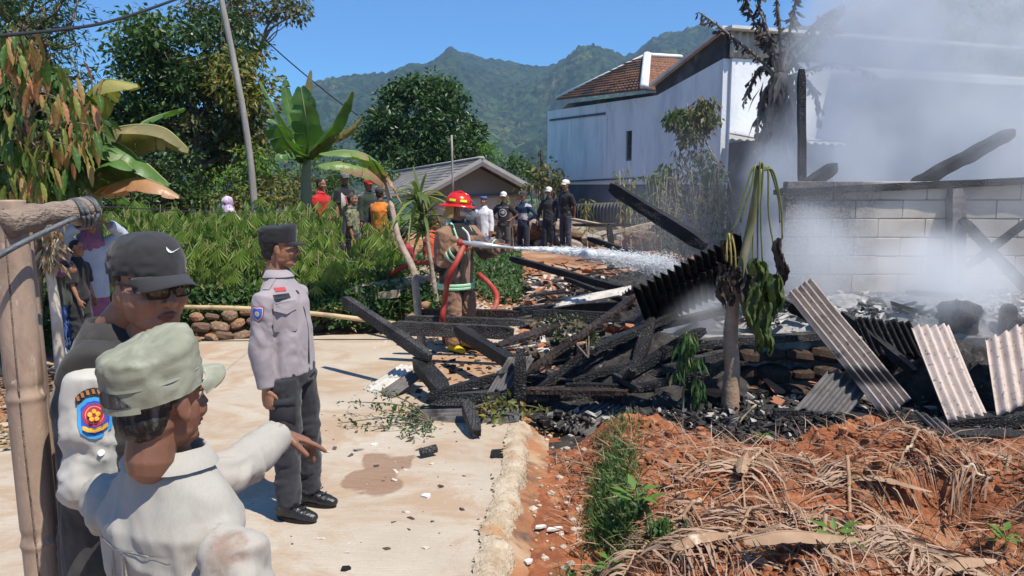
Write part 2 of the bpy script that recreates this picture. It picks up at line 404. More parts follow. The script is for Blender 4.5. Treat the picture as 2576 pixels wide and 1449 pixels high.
dn = np.array(dn); off = fbm(np.c_[dn*4, 0*dn[:, 0]], 4, 11); nn = np.gradient(dn, axis=0); nn = np.c_[nn[:, 1], -nn[:, 0]]; nn /= np.linalg.norm(nn, axis=1, keepdims=True)
dn = dn+nn*off[:, None]*.055
V, F = poly_prism(dn, -.17, 0.0)
road = obj('concrete_road', mesh('concrete_road', V, F, road_mat(), False), kind='structure', label='pale concrete road stained with orange mud')
# rough broken lip along the right edge of the road
lip = MB(); ys = np.linspace(1.0, X_EDGE1[1]+.05, 420)
ex = road_edge_x(ys)+.03*fbm(np.c_[ys*5, 0*ys, 0*ys], 4, 2)
prof = A(-.11, .012, -.05, .032, .0, .03, .035, -.005, .05, -.06, .075, -.14).reshape(-1, 2)
Vg = np.array([[ex[i]+q[0]+.012*random.uniform(-1, 1), ys[i], q[1]+.008*random.uniform(-1, 1)] for i in range(len(ys)) for q in prof])
Vg[:, 2] += .018*fbm(Vg*14, 3, 5); Vg[:, 0] += .03*fbm(Vg*9, 3, 6)
lip.add(Vg, gridF(len(ys), len(prof))[:, ::-1])
M['lip'] = pm('crumbled_concrete', (.52, .44, .33), (.36, .27, .18), 8, .95, .9, 45, c3=(.42, .24, .12), s3=4, thr=(.55, .68))
obj('road_lip', lip.mesh('road_lip', M['lip']), parent=road, kind='structure')

# ---- planted red soil bed in the right foreground
fx = np.arange(-.05, 5.6, .02); fy = np.arange(.9, 5.95, .02); XX, YY = np.meshgrid(fx, fy); x_, y_ = XX.ravel(), YY.ravel()
def field_h(x, y, detail=True):
    x = np.asarray(x, float); y = np.asarray(y, float); e = road_edge_x(y)
    p = np.c_[x, y, 0*x]
    z = -.125+.215*sm(.42, .78, x-e+.06*fbm(p*2.5, 2, 9))
    z = z+.09*np.sin((x*.85+y*.25)*4.2+1.2*vnoise(p*.9, 4))*sm(.8, 1.4, x-e)            # hilled rows
    for (hx, hy, r, dpt) in ((1985, 1290, .38, .28), (2385, 1262, .48, .30), (2100, 1150, .2, .1), (2545, 1370, .4, .2), (1560, 1360, .2, .08), (2260, 1180, .2, .12), (2050, 1400, .25, .14)):
        c = G(hx, hy, .05); z = z-dpt*np.exp(-(((x-c[0])/(r*1.1))**2+((y-c[1])/(r*.62))**2)**2)
    yb = 5.42+.45*sm(1.9, .9, x)+.06*np.sin(x*3); z = z*(1-sm(yb-.12, yb+.12, y))-.075*sm(yb-.12, yb+.12, y)
    if detail:
        cl = np.abs(fbm(p*7, 4, 21))
        z = z+(.095*cl+.035*fbm(p*17, 3, 8)+.016*vnoise(p*38, 9))*(.35+.65*sm(.4, .9, x-e))
    return z
z_ = field_h(x_, y_)
obj('garden_soil', mesh('garden_soil', np.c_[x_, y_, z_], gridF(len(fy), len(fx)), M['soil']), kind='structure', label='red clay garden bed with hilled rows and planting holes')
_bvh_field = None
def field_z(x, y): return float(field_h(np.array([x]), np.array([y]))[0])

# ---- mountains
px = np.arange(-500, 3100, 6.); Yr = np.r_[np.linspace(240, 700, 70), np.linspace(705, 1700, 210)]
rx = [-500, 0, 300, 600, 700, 790, 900, 960, 1040, 1095, 1135, 1165, 1240, 1330, 1375, 1410, 1455, 1500, 1560, 1600, 1630, 1700, 1760, 1900, 2050, 2120, 2300, 2600, 3100]
ry = [300, 300, 305, 296, 275, 250, 230, 222, 200, 176, 145, 160, 174, 190, 196, 182, 160, 160, 166, 150, 126, 126, 134, 120, 100, 95, 60, 20, 0]
ridge = np.interp(px, rx, ry)
PX, YR = np.meshgrid(px, Yr); px_, yr_ = PX.ravel(), YR.ravel(); u_ = (px_-1288)/F_PX; X_ = u_*yr_
rg = np.interp(px_, px, ridge)
zr = CAM_Z+(465-rg)/F_PX*1500
t = sm(300, 1500, yr_)**.85; t = np.where(yr_ > 1500, 1-.5*sm(1500, 1700, yr_), t)
p = np.c_[X_, yr_, 0*X_]
spur = np.abs(fbm(p/A(210, 330, 1), 4, 31))
z_ = -8+(zr+8)*t - spur*120*np.sin(np.clip((yr_-300)/1200, 0, 1)*np.pi)**1.0*.9+20*fbm(p/140, 3, 5)*sm(300, 600, yr_)*(1-sm(1300, 1500, yr_))
cn = np.abs(vnoise(p/9., 3))+.6*np.abs(vnoise(p/4.6, 8)); z_ = z_+cn*7.5*(.5+.5*sm(-.3, .3, fbm(p/60, 2, 2)))*sm(240, 400, yr_)
hill_m = pm('forest_slope', (.018, .045, .016), (.04, .075, .026), .05, .95, 0, r2=(.38, .62), c3=(.095, .12, .035), s3=.012, thr=(.52, .66), c4_=(.006, .014, .008), s4=.12, thr4=(.42, .60))
obj('hills', mesh('hills', np.c_[X_, yr_, z_], gridF(len(Yr), len(px)), hill_m), kind='structure', label='forested mountain ridge fading blue in the distance')
# ---------------- white house ----------------
def wall_mat():
    m, t, b, o = _nt('white_plaster'); N = NB(t); v = N.coord()
    st = N.noise(N.coord((1.2, 1.2, .35)), 1.1, 7, .65)
    col = N.mix(N.ramp(st, .48, .66), (.78, .79, .80), (.60, .62, .66))
    col = N.mix(N.math('MULTIPLY', N.ramp(N.noise(v, .9, 8, .7, 1.), .6, .7), .5), col, (.34, .35, .36))
    N.l(col, b.inputs['Base Color']); b.inputs['Roughness'].default_value = .85
    N.l(N.bump(N.noise(v, 8, 5), .3, .03), b.inputs['Normal']); return m
M['plaster'] = wall_mat()
M['raw_cement'] = pm('raw_cement', (.085, .08, .08), (.05, .05, .052), 2.5, .95, .4, 10, c3=(.14, .135, .13), s3=1.2)
M['plinth'] = pm('blue_grey_plinth', (.12, .14, .18), (.085, .1, .13), 1.5, .95, .3, 8)  # lower wall and bands in a dark blue-grey tone
M['tile'] = pm('clay_tile', (.28, .13, .075), (.14, .075, .05), 5, .85, .2, 20, island=True, c3=(.09, .07, .06), s3=.9, thr=(.5, .62))
M['zinc'] = pm('weathered_zinc', (.42, .40, .36), (.28, .26, .24), 2.2, .6, .2, 20, c3=(.2, .14, .1), s3=1.4, thr=(.56, .68))
M['zinc_roof'] = pm('pale_zinc', (.62, .62, .6), (.45, .45, .44), 1.5, .55, .2, 20)
C0 = A(5.12, 19.0); fd = nrm(A(-3.62, 11.0)); rd = nrm(A(11.0, 3.62))     # left face runs back, right face runs right
def HP(s, z, out=0): q = C0+fd*s-rd*out; return A(q[0], q[1], z)          # point on the left face (out = proud of it)
def HR(s, z, out=0): q = C0+rd*s-fd*out; return A(q[0], q[1], z)          # point on the right face
def on_face(x, y):                                                       # where a sight line meets the left face
    d = ray(x, y); n = A(-rd[0], -rd[1], 0); t_ = np.dot(n, A(C0[0], C0[1], 0)-A(0, 0, CAM_Z))/np.dot(n, d); p = A(0, 0, CAM_Z)+d*t_
    return float(np.dot(p[:2]-C0, fd)), float(p[2])
sL = on_face(1383, 300)[0]; zL = on_face(1383, 280)[1]; zC = on_face(1811, 152)[1]; zA = on_face(1811, 84)[1]
s1, z1 = on_face(1655, 222); zbot = on_face(1600, 464)[1]
house = empty('white_house', (C0[0], C0[1], 0), 'big white two storey house with grey gable, tiled roof and corrugated band', 'house')
hm = Matrix.Translation((-C0[0], -C0[1], 0))
def hp(name, me, **k): o = obj(name, me, parent=house, **k); o.matrix_basis = hm; return o
mb = MB(); th = .18
def facepoly(fn, pts, out, t): return slab([fn(s, z, out) for s, z in pts], t)
# left face: white part, with window opening
ws0, wz0 = on_face(1580, 405); ws1, wz1 = on_face(1597, 328)
wa, wb = min(ws0, ws1), max(ws0, ws1)
s2, z2 = on_face(1660, 240)
def wtop(s): return np.interp(s, [0, s2, s2+.01, sL], [zC, z2, z2, zL])
mb.add(*facepoly(HP, [(0, zbot), (wa, zbot), (wa, wtop(wa)), (s2, z2), (0, zC)], 0, th))
mb.add(*facepoly(HP, [(wa, zbot), (wb, zbot), (wb, wz0), (wa, wz0)], 0, th)); mb.add(*facepoly(HP, [(wa, wz1), (wb, wz1), (wb, wtop(wb)), (wa, wtop(wa))], 0, th))
mb.add(*facepoly(HP, [(wb, zbot), (sL, zbot), (sL, zL), (wb, wtop(wb))], 0, th))
hp('wall', mb.mesh('wall', M['plaster'], False))
mb = MB(); mb.add(*facepoly(HP, [(.0, zC), (s2, z2), (s1, z1+.05), (0, zA)], .0, th)); g_ = hp('gable', mb.mesh('gable', M['raw_cement'], False))
mb = MB(); mb.add(*facepoly(HP, [(-.1, zA+.0), (s1, z1+.05), (s1, z1+.13), (-.1, zA+.09)], .06, th+.14)); hp('verge_board', mb.mesh('verge_board', M['zinc_roof'], False))
mb = MB(); mb.add(*facepoly(HP, [(0, -.4), (sL, -.4), (sL, zbot), (0, zbot)], -.05, th)); hp('plinth', mb.mesh('plinth', M['plinth'], False))
# raised render bands and joints on the left face
for (xa, ya, xb, yb) in ((1390, 303, 1530, 286), ):
    a, b_ = on_face(xa, ya), on_face(xb, yb)
    hp('band', MB().add(*facepoly(HP, [(a[0], a[1]-.03), (b_[0], b_[1]-.03), (b_[0], b_[1]+.04), (a[0], a[1]+.04)], .1, .06)).mesh('band', M['plinth'], False))
a, b_ = on_face(1392, 458), on_face(1640, 446)
hp('band', MB().add(*facepoly(HP, [(a[0], a[1]-.03), (b_[0], b_[1]-.03), (b_[0], b_[1]+.02), (a[0], a[1]+.02)], .1, .05)).mesh('band', M['plinth'], False))
for xx in (1443, 1533):
    a = on_face(xx, 440); c = on_face(xx, 300)
    hp('joint', MB().add(*facepoly(HP, [(a[0], a[1]), (a[0]+.07, a[1]), (a[0]+.07, c[1]), (a[0], c[1])], .1, .03)).mesh('joint', M['plaster'], False))
fr = hp('window', MB().add(*facepoly(HP, [(wa, wz0), (wb, wz0), (wb, wz1), (wa, wz1)], -.06, .04)).mesh('window', pm('window_glass', (.02, .05, .06), None, 3, .2), False))
mb = MB()
for (a, b2, c, d) in ((wa, wa+.06, wz0, wz1), (wb-.06, wb, wz0, wz1), (wa+.06, wb-.06, wz0, wz0+.06), (wa+.06, wb-.06, wz1-.06, wz1), (wa+.06, wb-.06, (wz0+wz1)/2-.02, (wz0+wz1)/2+.02)):
    mb.add(*facepoly(HP, [(a, c), (b2, c), (b2, d), (a, d)], .0, .09))
o = obj('window_frame', mb.mesh('window_frame', pm('dark_green_frame', (.03, .06, .06)), False), parent=fr)
# right face
LR = 11.5
hp('wall', MB().add(*facepoly(HR, [(.09, .8), (LR, .8), (LR, zC), (.09, zC)], 0, th)).mesh('wall', M['plaster'], False), label='sunlit right hand wall')
def corrugated(O, U, Vv, nw, amp=.03, th=.012, nl=14, sub=8, rag=0, seed=0, noise=.004):
    """sheet with corner O, waves counted across U, ridges running along Vv"""
    O, U, Vv = map(lambda q: np.asarray(q, float), (O, U, Vv)); N = nrm(np.cross(U, Vv)); nu = int(nw*sub)+1
    a = np.linspace(0, 1, nu); b = np.linspace(0, 1, nl); AA, BB = np.meshgrid(a, b); A1, B1 = AA.ravel(), BB.ravel()
    B2 = B1.copy()
    if rag:
        r0 = rag*fbm(np.c_[a*nw*.9, 0*a, 0*a+seed], 3, seed); r1 = rag*fbm(np.c_[a*nw*.9, 0*a+9, 0*a+seed], 3, seed+3)
        B2 = (0+np.tile(r0, nl))*(1-B1)+(1+np.tile(r1, nl))*B1
    P = O+A1[:, None]*U+B2[:, None]*Vv+(np.sin(A1*nw*2*np.pi)*amp)[:, None]*N
    P = P+N*(noise*4*fbm(P*2.2+seed, 3, seed))[:, None]
    V = np.vstack([P, P-N*th]); F = gridF(nl, nu); n = len(P)
    e = [np.arange(nu), (nl-1)*nu+np.arange(nu)[::-1], np.arange(nl)[::-1]*nu, np.arange(nl)*nu+nu-1]
    Q = [np.stack([q[:-1], q[:-1]+n, q[1:]+n, q[1:]], -1) for q in e]
    return V, [np.concatenate([F, F[:, ::-1]+n]+Q)]
mb = MB().add(*corrugated(HR(0.0, zC+.01, .12), HR(LR, zC, .12)-HR(0, zC, .12), A(0, 0, zA-zC-.04), 58, .035, .02, 3, 6))
hp('corrugated_band', mb.mesh('corrugated_band', M['zinc']))
hp('coping', MB().add(*boxVF((HR(LR/2, zA+.02, .15)), (LR+.3, .5, .07), rotm(0, 0, math.atan2(rd[1], rd[0])))).mesh('coping', M['zinc_roof'], False))
hp('roof', MB().add(*slab([HR(-.1, zA, 0), HR(LR, zA, 0), HR(LR, zA, -1.2)+A(0, 0, .0), HP(s1, z1+.1)+A(rd[0]*LR, rd[1]*LR, 0), HP(s1, z1+.1)], .06)).mesh('roof', M['zinc'], False))
# lower pent roof on the right part of that face
zp = zC-.02
mb = MB().add(*corrugated(HR(3.0, zp-.08, .15), HR(LR, zp-.1, .15)-HR(3.0, zp-.1, .15), HR(0, zp-.36, 1.5)-HR(0, zp-.08, .15), 44, .03, .02, 3, 6))
pr = hp('pent_roof', mb.mesh('pent_roof', M['zinc_roof']))
hp('fascia', MB().add(*boxVF(HR((3.0+LR)/2, zp-.42, 1.5), (LR-3, .05, .14), rotm(0, 0, math.atan2(rd[1], rd[0])))).mesh('fascia', M['white'], False))
# tiled hip roof behind
E1 = HP(on_face(1424, 253)[0], on_face(1424, 253)[1], .35); E2 = HP(s1+.15, z1-.05, .35); AP = W(1628, 146, E2[1]+3.6); AR = W(1712, 150, E2[1]+5.5)
def tiled(P0, P1, P2, P3, rows, cols):
    """tile courses over the quad P0 P1 (eave) P2 P3 (ridge)"""
    mb = MB(); n = nrm(np.cross(P1-P0, P3-P0)); n = n if n[2] > 0 else -n; sub = 4; nu = cols*sub+1
    a = np.linspace(0, 1, nu)
    for r in range(rows):
        t0, t1 = r/rows, min(1, (r+1.25)/rows); l0 = P0+(P3-P0)*t0; r0 = P1+(P2-P1)*t0; l1 = P0+(P3-P0)*t1; r1 = P1+(P2-P1)*t1
        w = np.abs(np.sin(a*cols*np.pi))*.035; A0 = l0+(r0-l0)*a[:, None]+n*(w+.05)[:, None]+np.outer(.012*vnoise(np.c_[a*cols, a*0+r, a*0], 2), n); B0 = l1+(r1-l1)*a[:, None]+n*(w+.01)[:, None]
        C_ = l0+(r0-l0)*a[:, None]+n*(w*0+.0)[:, None]
        V = np.vstack([C_, A0, B0]); j = np.arange(nu-1)
        mb.add(V, [np.stack([j, j+1, nu+j+1, nu+j], -1), np.stack([nu+j, nu+j+1, 2*nu+j+1, 2*nu+j], -1)])
    return mb
E3 = A(E2[0], E2[1], E2[2])+A(rd[0]*3, rd[1]*3, .0); BK = AP+(AR-AP)*1.4
hp('tiled_roof', tiled(E1, E2, AP, AP+A(-.3, .3, 0), 13, 24).mesh('tiled_roof', M['tile']), kind='stuff')
hp('tiled_roof', tiled(E2, E3+A(1.5, 2.5, 0), AR, AP, 13, 14).mesh('tiled_roof', M['tile']), kind='stuff')
hp('hip_ridge', MB().add(*loft([E2+A(0, 0, .1), AP+A(0, 0, .12)], .13, .09, n=8)).mesh('hip_ridge', M['white']))
hp('hip_ridge', MB().add(*loft([E1+A(0, 0, .08), AP+A(0, 0, .1)], .08, .06, n=8)).mesh('hip_ridge', M['white']))
hp('hip_ridge', MB().add(*loft([AP+A(0, 0, .1), AR+A(0, 0, .1)], .09, .07, n=8)).mesh('hip_ridge', M['white']))
mb = MB().add(*facepoly(HP, [(s1-.1, z2-.1), (sL-1.0, zL-.02), (E1[1]*0+on_face(1424, 253)[0], E1[2]-.1), (s1-.1, z1-.1)], -.12, .1)); hp('upper_wall', mb.mesh('upper_wall', M['raw_cement'], False), label='grey stained wall strip under the tiled eave')
# shed with a pale lean-to roof at the corner
shed = empty('lean_to_shed', (HR(.9, 0, 1.0)[0], HR(.9, 0, 1.0)[1], 0), 'dark grey lean-to shed against the white house corner, pale sloping roof', 'shed')
sm_ = Matrix.Translation(-Vector(shed.location))
zs = W(1820, 335, 18.5)[2]
cx = HR(.95, (zs)/2-.2, .9); o = obj('wall', MB().add(*boxVF(cx, (1.75, 1.6, zs-.0), rotm(0, 0, math.atan2(rd[1], rd[0])))).mesh('wall', M['raw_cement'], False), parent=shed, mw=sm_)
mb = MB().add(*corrugated(HR(.05, zs+.02, .15), HR(2.0, zs-.05, .15)-HR(.05, zs+.02, .15), HR(.0, zs-.28, 1.95)-HR(0, zs, .15), 9, .03, .015, 3, 6)); obj('roof', mb.mesh('roof', M['zinc_roof']), parent=shed, mw=sm_)
# ---------------- grey house ----------------
M['greyroof'] = pm('grey_cement_roof', (.2, .19, .175), (.13, .125, .12), 1.6, .9, .3, 12, c3=(.3, .29, .27), s3=2)
M['greywall'] = pm('grey_wall', (.24, .26, .26), (.19, .205, .205), .8, .9)
gh = empty('grey_house', tuple(W(1210, 520, 24)*A(1, 1, 0)), 'low grey house with a wide grey gable and sloping cement sheet roof', 'house')
ghm = Matrix.Translation(-Vector(gh.location))
gA = W(1212, 402, 24); gL = W(1050, 492, 23.4); gR = W(1350, 478, 24.8); bA = W(992, 436, 33); bL = W(880, 505, 32)
def gp(name, me, **k): return obj(name, me, parent=gh, mw=ghm, **k)
bR = gR+(bA-gA)
dn_ = A(0, 0, 1)
inn = nrm(bA-gA)
w0 = [gL+inn*.7-A(0, 0, .12), gR+inn*.7-A(0, 0, .12), gA+inn*.7-A(0, 0, .12)]
gp('wall', MB().add(*slab([w0[0], w0[1], w0[2]], .12)).mesh('wall', M['greywall'], False), label='grey gable panel')
gp('lower_wall', MB().add(*slab([A(w0[0][0]+.3, w0[0][1], -1.0), A(w0[1][0]-.3, w0[1][1], -1.0), w0[1]-A(.3, 0, .05), w0[0]-A(-.3, 0, .05)], .16)).mesh('lower_wall', pm('pale_wall', (.55, .54, .48), (.4, .4, .37), 1.5), False))
gp('beam', MB().add(*loft([w0[0]-inn*.1, w0[1]-inn*.1], .05, .05, n=4)).mesh('beam', M['greywall'], False))
def roof_slab(a, b, c, d, t): return slab([a, b, c, d], t)
gp('roof', MB().add(*roof_slab(gA, gL, bL, bA, .09)).mesh('roof', M['greyroof'], False), label='pale sunlit left slope')
gp('roof', MB().add(*roof_slab(gA, bA, bR, gR, .09)).mesh('roof', M['greyroof'], False))
def bargeboard(a, b): return loft([a-inn*.04+A(0, 0, -.06), b-inn*.04+A(0, 0, -.06)], .11, .03, n=4, side=A(0, 0, 1))
gp('bargeboard', MB().add(*bargeboard(gA, gL)).mesh('bargeboard', pm('grey_board', (.3, .29, .28)), False)); gp('bargeboard', MB().add(*bargeboard(gA, gR+ (gR-gA)*.04)).mesh('bargeboard', pm('grey_board2', (.3, .29, .28)), False))
for k in range(9):
    t_ = (k+1)/10; a = gA+(gL-gA)*t_+A(0, 0, .055); b_ = bA+(bL-bA)*t_+A(0, 0, .055)
    gp('sheet_joint', MB().add(*loft([a, b_], .03, .012, n=4)).mesh('sheet_joint', M['greyroof'], False))
gp('ridge', MB().add(*loft([gA+A(0, 0, .06), bA+A(0, 0, .06)], .12, .05, n=6)).mesh('ridge', pm('ridge_cement', (.4, .39, .37))))
# antenna mast in front of the gable
o = obj('antenna_mast', MB().add(*tube([W(1140, 500, 21), W(1136, 340, 21)], .028, 6, 4)).mesh('antenna_mast', M['pole']), label='thin grey mast rising in front of the grey gable', cat='mast')
o = obj('fence_post', MB().add(*tube([W(1366, 470, 26)-A(0, 0, 1.5), W(1362, 378, 26)], .05, 6, 4)).mesh('fence_post', M['black']), label='short dark post left of the white house', cat='post')
# corrugated fence and rubble terrace behind the four men
wf = MB().add(*corrugated(W(1420, 600, 22.6), W(1640, 600, 20.6)-W(1420, 600, 22.6), A(0, 0, 1.0), 26, .03, .012, 3, 6))
obj('corrugated_fence', wf.mesh('corrugated_fence', pm('dark_zinc', (.09, .085, .08), (.05, .05, .05), 3, .8)), label='dark corrugated fence below the white house', cat='fence')
# ---------------- people ----------------
def skin_mat(name, c, c2):
    m, t, b, o = _nt(name); N = NB(t); v = N.coord()
    col = N.mix(N.ramp(N.noise(v, 14, 5, .6), .35, .7), c, c2); N.l(col, b.inputs['Base Color'])
    b.inputs['Roughness'].default_value = .5; b.inputs['Specular IOR Level'].default_value = .4
    b.inputs['Subsurface Weight'].default_value = .12; b.inputs['Subsurface Radius'].default_value = (.012, .005, .003); b.inputs['Subsurface Scale'].default_value = 1
    N.l(N.bump(N.noise(v, 220, 3), .25, .002), b.inputs['Normal']); return m
SKIN = skin_mat('skin', (.33, .165, .095), (.25, .115, .065)); SKIN2 = skin_mat('skin_dark', (.24, .115, .07), (.17, .08, .05))
M['hair'] = pm('hair', (.012, .01, .01), (.03, .027, .025), 40, .5, .8, 90, stretch=(1, 1, .3))
M['hair_grey'] = pm('hair_greying', (.02, .018, .017), (.16, .155, .15), 60, .6, .8, 90, stretch=(1, 1, .25), r2=(.45, .75))
M['eye'] = pm('eye_white', (.45, .42, .4), None, 4, .25); M['iris'] = pm('iris', (.01, .006, .005), None, 4, .15)
M['lips'] = pm('lips', (.2, .075, .055), (.16, .06, .045), 30, .5)
def cloth(name, c, c2=None, **k):
    c2 = c2 or tuple(x*.82 for x in c); k.setdefault('scale', 6); k.setdefault('rough', .9); k.setdefault('bump', .12); k.setdefault('bscale', 420); k.setdefault('sheen', .15)
    return pm(name, c, c2, **k)
def hand_shape(mb, wrist, d, n, side, curls, s=1.0, thumb=(.6, .5), spread=.05):
    """d along the forearm, n out of the back of the hand, side towards the thumb"""
    d = nrm(d); side = nrm(side-d*np.dot(side, d)); n = nrm(np.cross(side, d))*(1 if np.dot(np.cross(side, d), n) > 0 else -1)
    L = .092*s
    P = [wrist-d*.035*s, wrist, wrist+d*.03*s, wrist+d*.06*s, wrist+d*L]
    mb.add(*loft(P, [.028*s, .029*s, .037*s, .041*s, .038*s], [.02*s, .019*s, .017*s, .015*s, .012*s], n=12, side=side, cap='round'))
    for k, (o, l, r) in enumerate(((.030, .072, .0088), (.0105, .081, .0092), (-.0095, .075, .0088), (-.028, .058, .0076))):
        p = wrist+d*(L-.012*s)+side*o*s; dd = nrm(d+side*(o*spread*60*.35)); q = [p-dd*.012*s, p]; c = curls[k]
        for f, ll in ((.55, .48), (1.0, .3), (.75, .24)):
            a = c*f; dd = nrm(dd*math.cos(a)-n*math.sin(a)*1.0) if True else dd
            p = p+dd*l*ll*s; q.append(p)
        mb.add(*loft(q, np.array([r*1.05, r*1.08, r*1.02, r*.95, r*.78])*s, n=8, cap='round', side=side))
    p = wrist+d*.018*s+side*.026*s; t1 = nrm(d*.75+side*thumb[0]-n*thumb[1]); t2 = nrm(t1+d*.5-side*.25-n*.1)
    mb.add(*loft([p-t1*.01*s, p+t1*.035*s, p+t1*.035*s+t2*.03*s, p+t1*.035*s+t2*.052*s], np.array([.015, .0125, .0105, .0085])*s, n=8, cap='round'))
def gauss(V, c, r): return np.exp(-(((V-c)/r)**2).sum(1))
def head_shape(mb, fine, fat=0.0):
    f = 1+fat
    mb.add(*ell((0, -.012, .03), (.076, .096, .088), n=20)); mb.add(*ell((0, .02, -.028), (.064*f, .07, .086), n=18))
    mb.add(*ell((0, .035, -.085), (.046*f, .05, .034), n=14)); mb.add(*ell((0, -.03, -.04), (.062*f, .06, .06), n=14))
    mb.add(*ell((0, .075, .02), (.05, .016, .012), n=10))
    for s in (-1, 1):
        mb.add(*ell((s*.034*f, .064, -.03), (.024, .022, .024), n=10)); mb.add(*ell((s*.042*f, .014, -.066), (.017, .032, .026), n=10))
        R = rotm(0.25, 0, s*-.35)
        mb.add(*ell((s*.078, -.008, -.010), (.007, .018, .031), R, n=12))
        if fine: mb.add(*ell((s*.031, .0745, .0115), (.0165, .0105, .0062), n=10)); mb.add(*ell((s*.031, .0735, -.0065), (.015, .009, .0055), n=10)) 
        if fine: mb.add(*ell((s*.077, .0, -.034), (.006, .009, .011), R, n=8))
    mb.add(*loft([A(0, .083, .012), A(0, .096, -.008), A(0, .108, -.028), A(0, .1, -.037)], [.008, .010, .0145, .010], n=8, cap='round'))
    for s in (-1, 1): mb.add(*ell((s*.0135, .094, -.033), (.009, .011, .008), n=8))
    mb.add(*ell((0, .086, -.062), (.026, .014, .0075), n=10)); mb.add(*ell((0, .083, -.073), (.021, .013, .007), n=10)); mb.add(*ell((0, .078, -.098), (.02, .016, .015), n=10))
def head_sculpt(V):
    for s in (-1, 1):
        V[:, 1] -= .006*gauss(V, A(s*.031, .083, .003), A(.015, .03, .006))
        V[:, 0] -= s*.006*gauss(V, A(s*.088, .004, -.008), A(.008, .011, .02))
        V[:, 1] -= .003*gauss(V, A(s*.028, .09, -.052), A(.006, .02, .014))
    V[:, 1] -= .005*gauss(V, A(0, .097, -.0675), A(.026, .02, .0022)); V[:, 1] -= .003*gauss(V, A(0, .09, -.084), A(.02, .02, .005))
    return V
def folds(V, N, amp, scale=9, seed=0, joints=None, stretch=(1, 1, .55), base=.32):
    p = V*scale*A(*stretch); w = np.c_[fbm(p*.7, 2, seed+1), fbm(p*.7+5, 2, seed+2), fbm(p*.7+9, 2, seed+3)]*.9
    r = 1-np.abs(fbm(p+w, 3, seed, .45))*2.6; r = np.clip(r, -1, 1)
    g = np.full(len(V), base)
    if joints is not None:
        for j, q in joints: g = g+gauss(V, np.asarray(j), q)
    r2_ = np.clip(1-np.abs(fbm(p*2.2+w*2+3, 3, seed+9, .5))*2.6, -1, 1)
    V = V+N*(amp*((r-.2)*1.35*np.minimum(g, 1.6)+(r2_-.3)*.42*np.minimum(g, 1.2)))[:, None]
    return V
def rot_to(d):  # columns: right, forward, up with forward = d
    d = nrm(d); r = nrm(np.cross(d, A(0, 0, 1))); return np.stack([r, d, np.cross(r, d)], 1)
NP_ = [0]
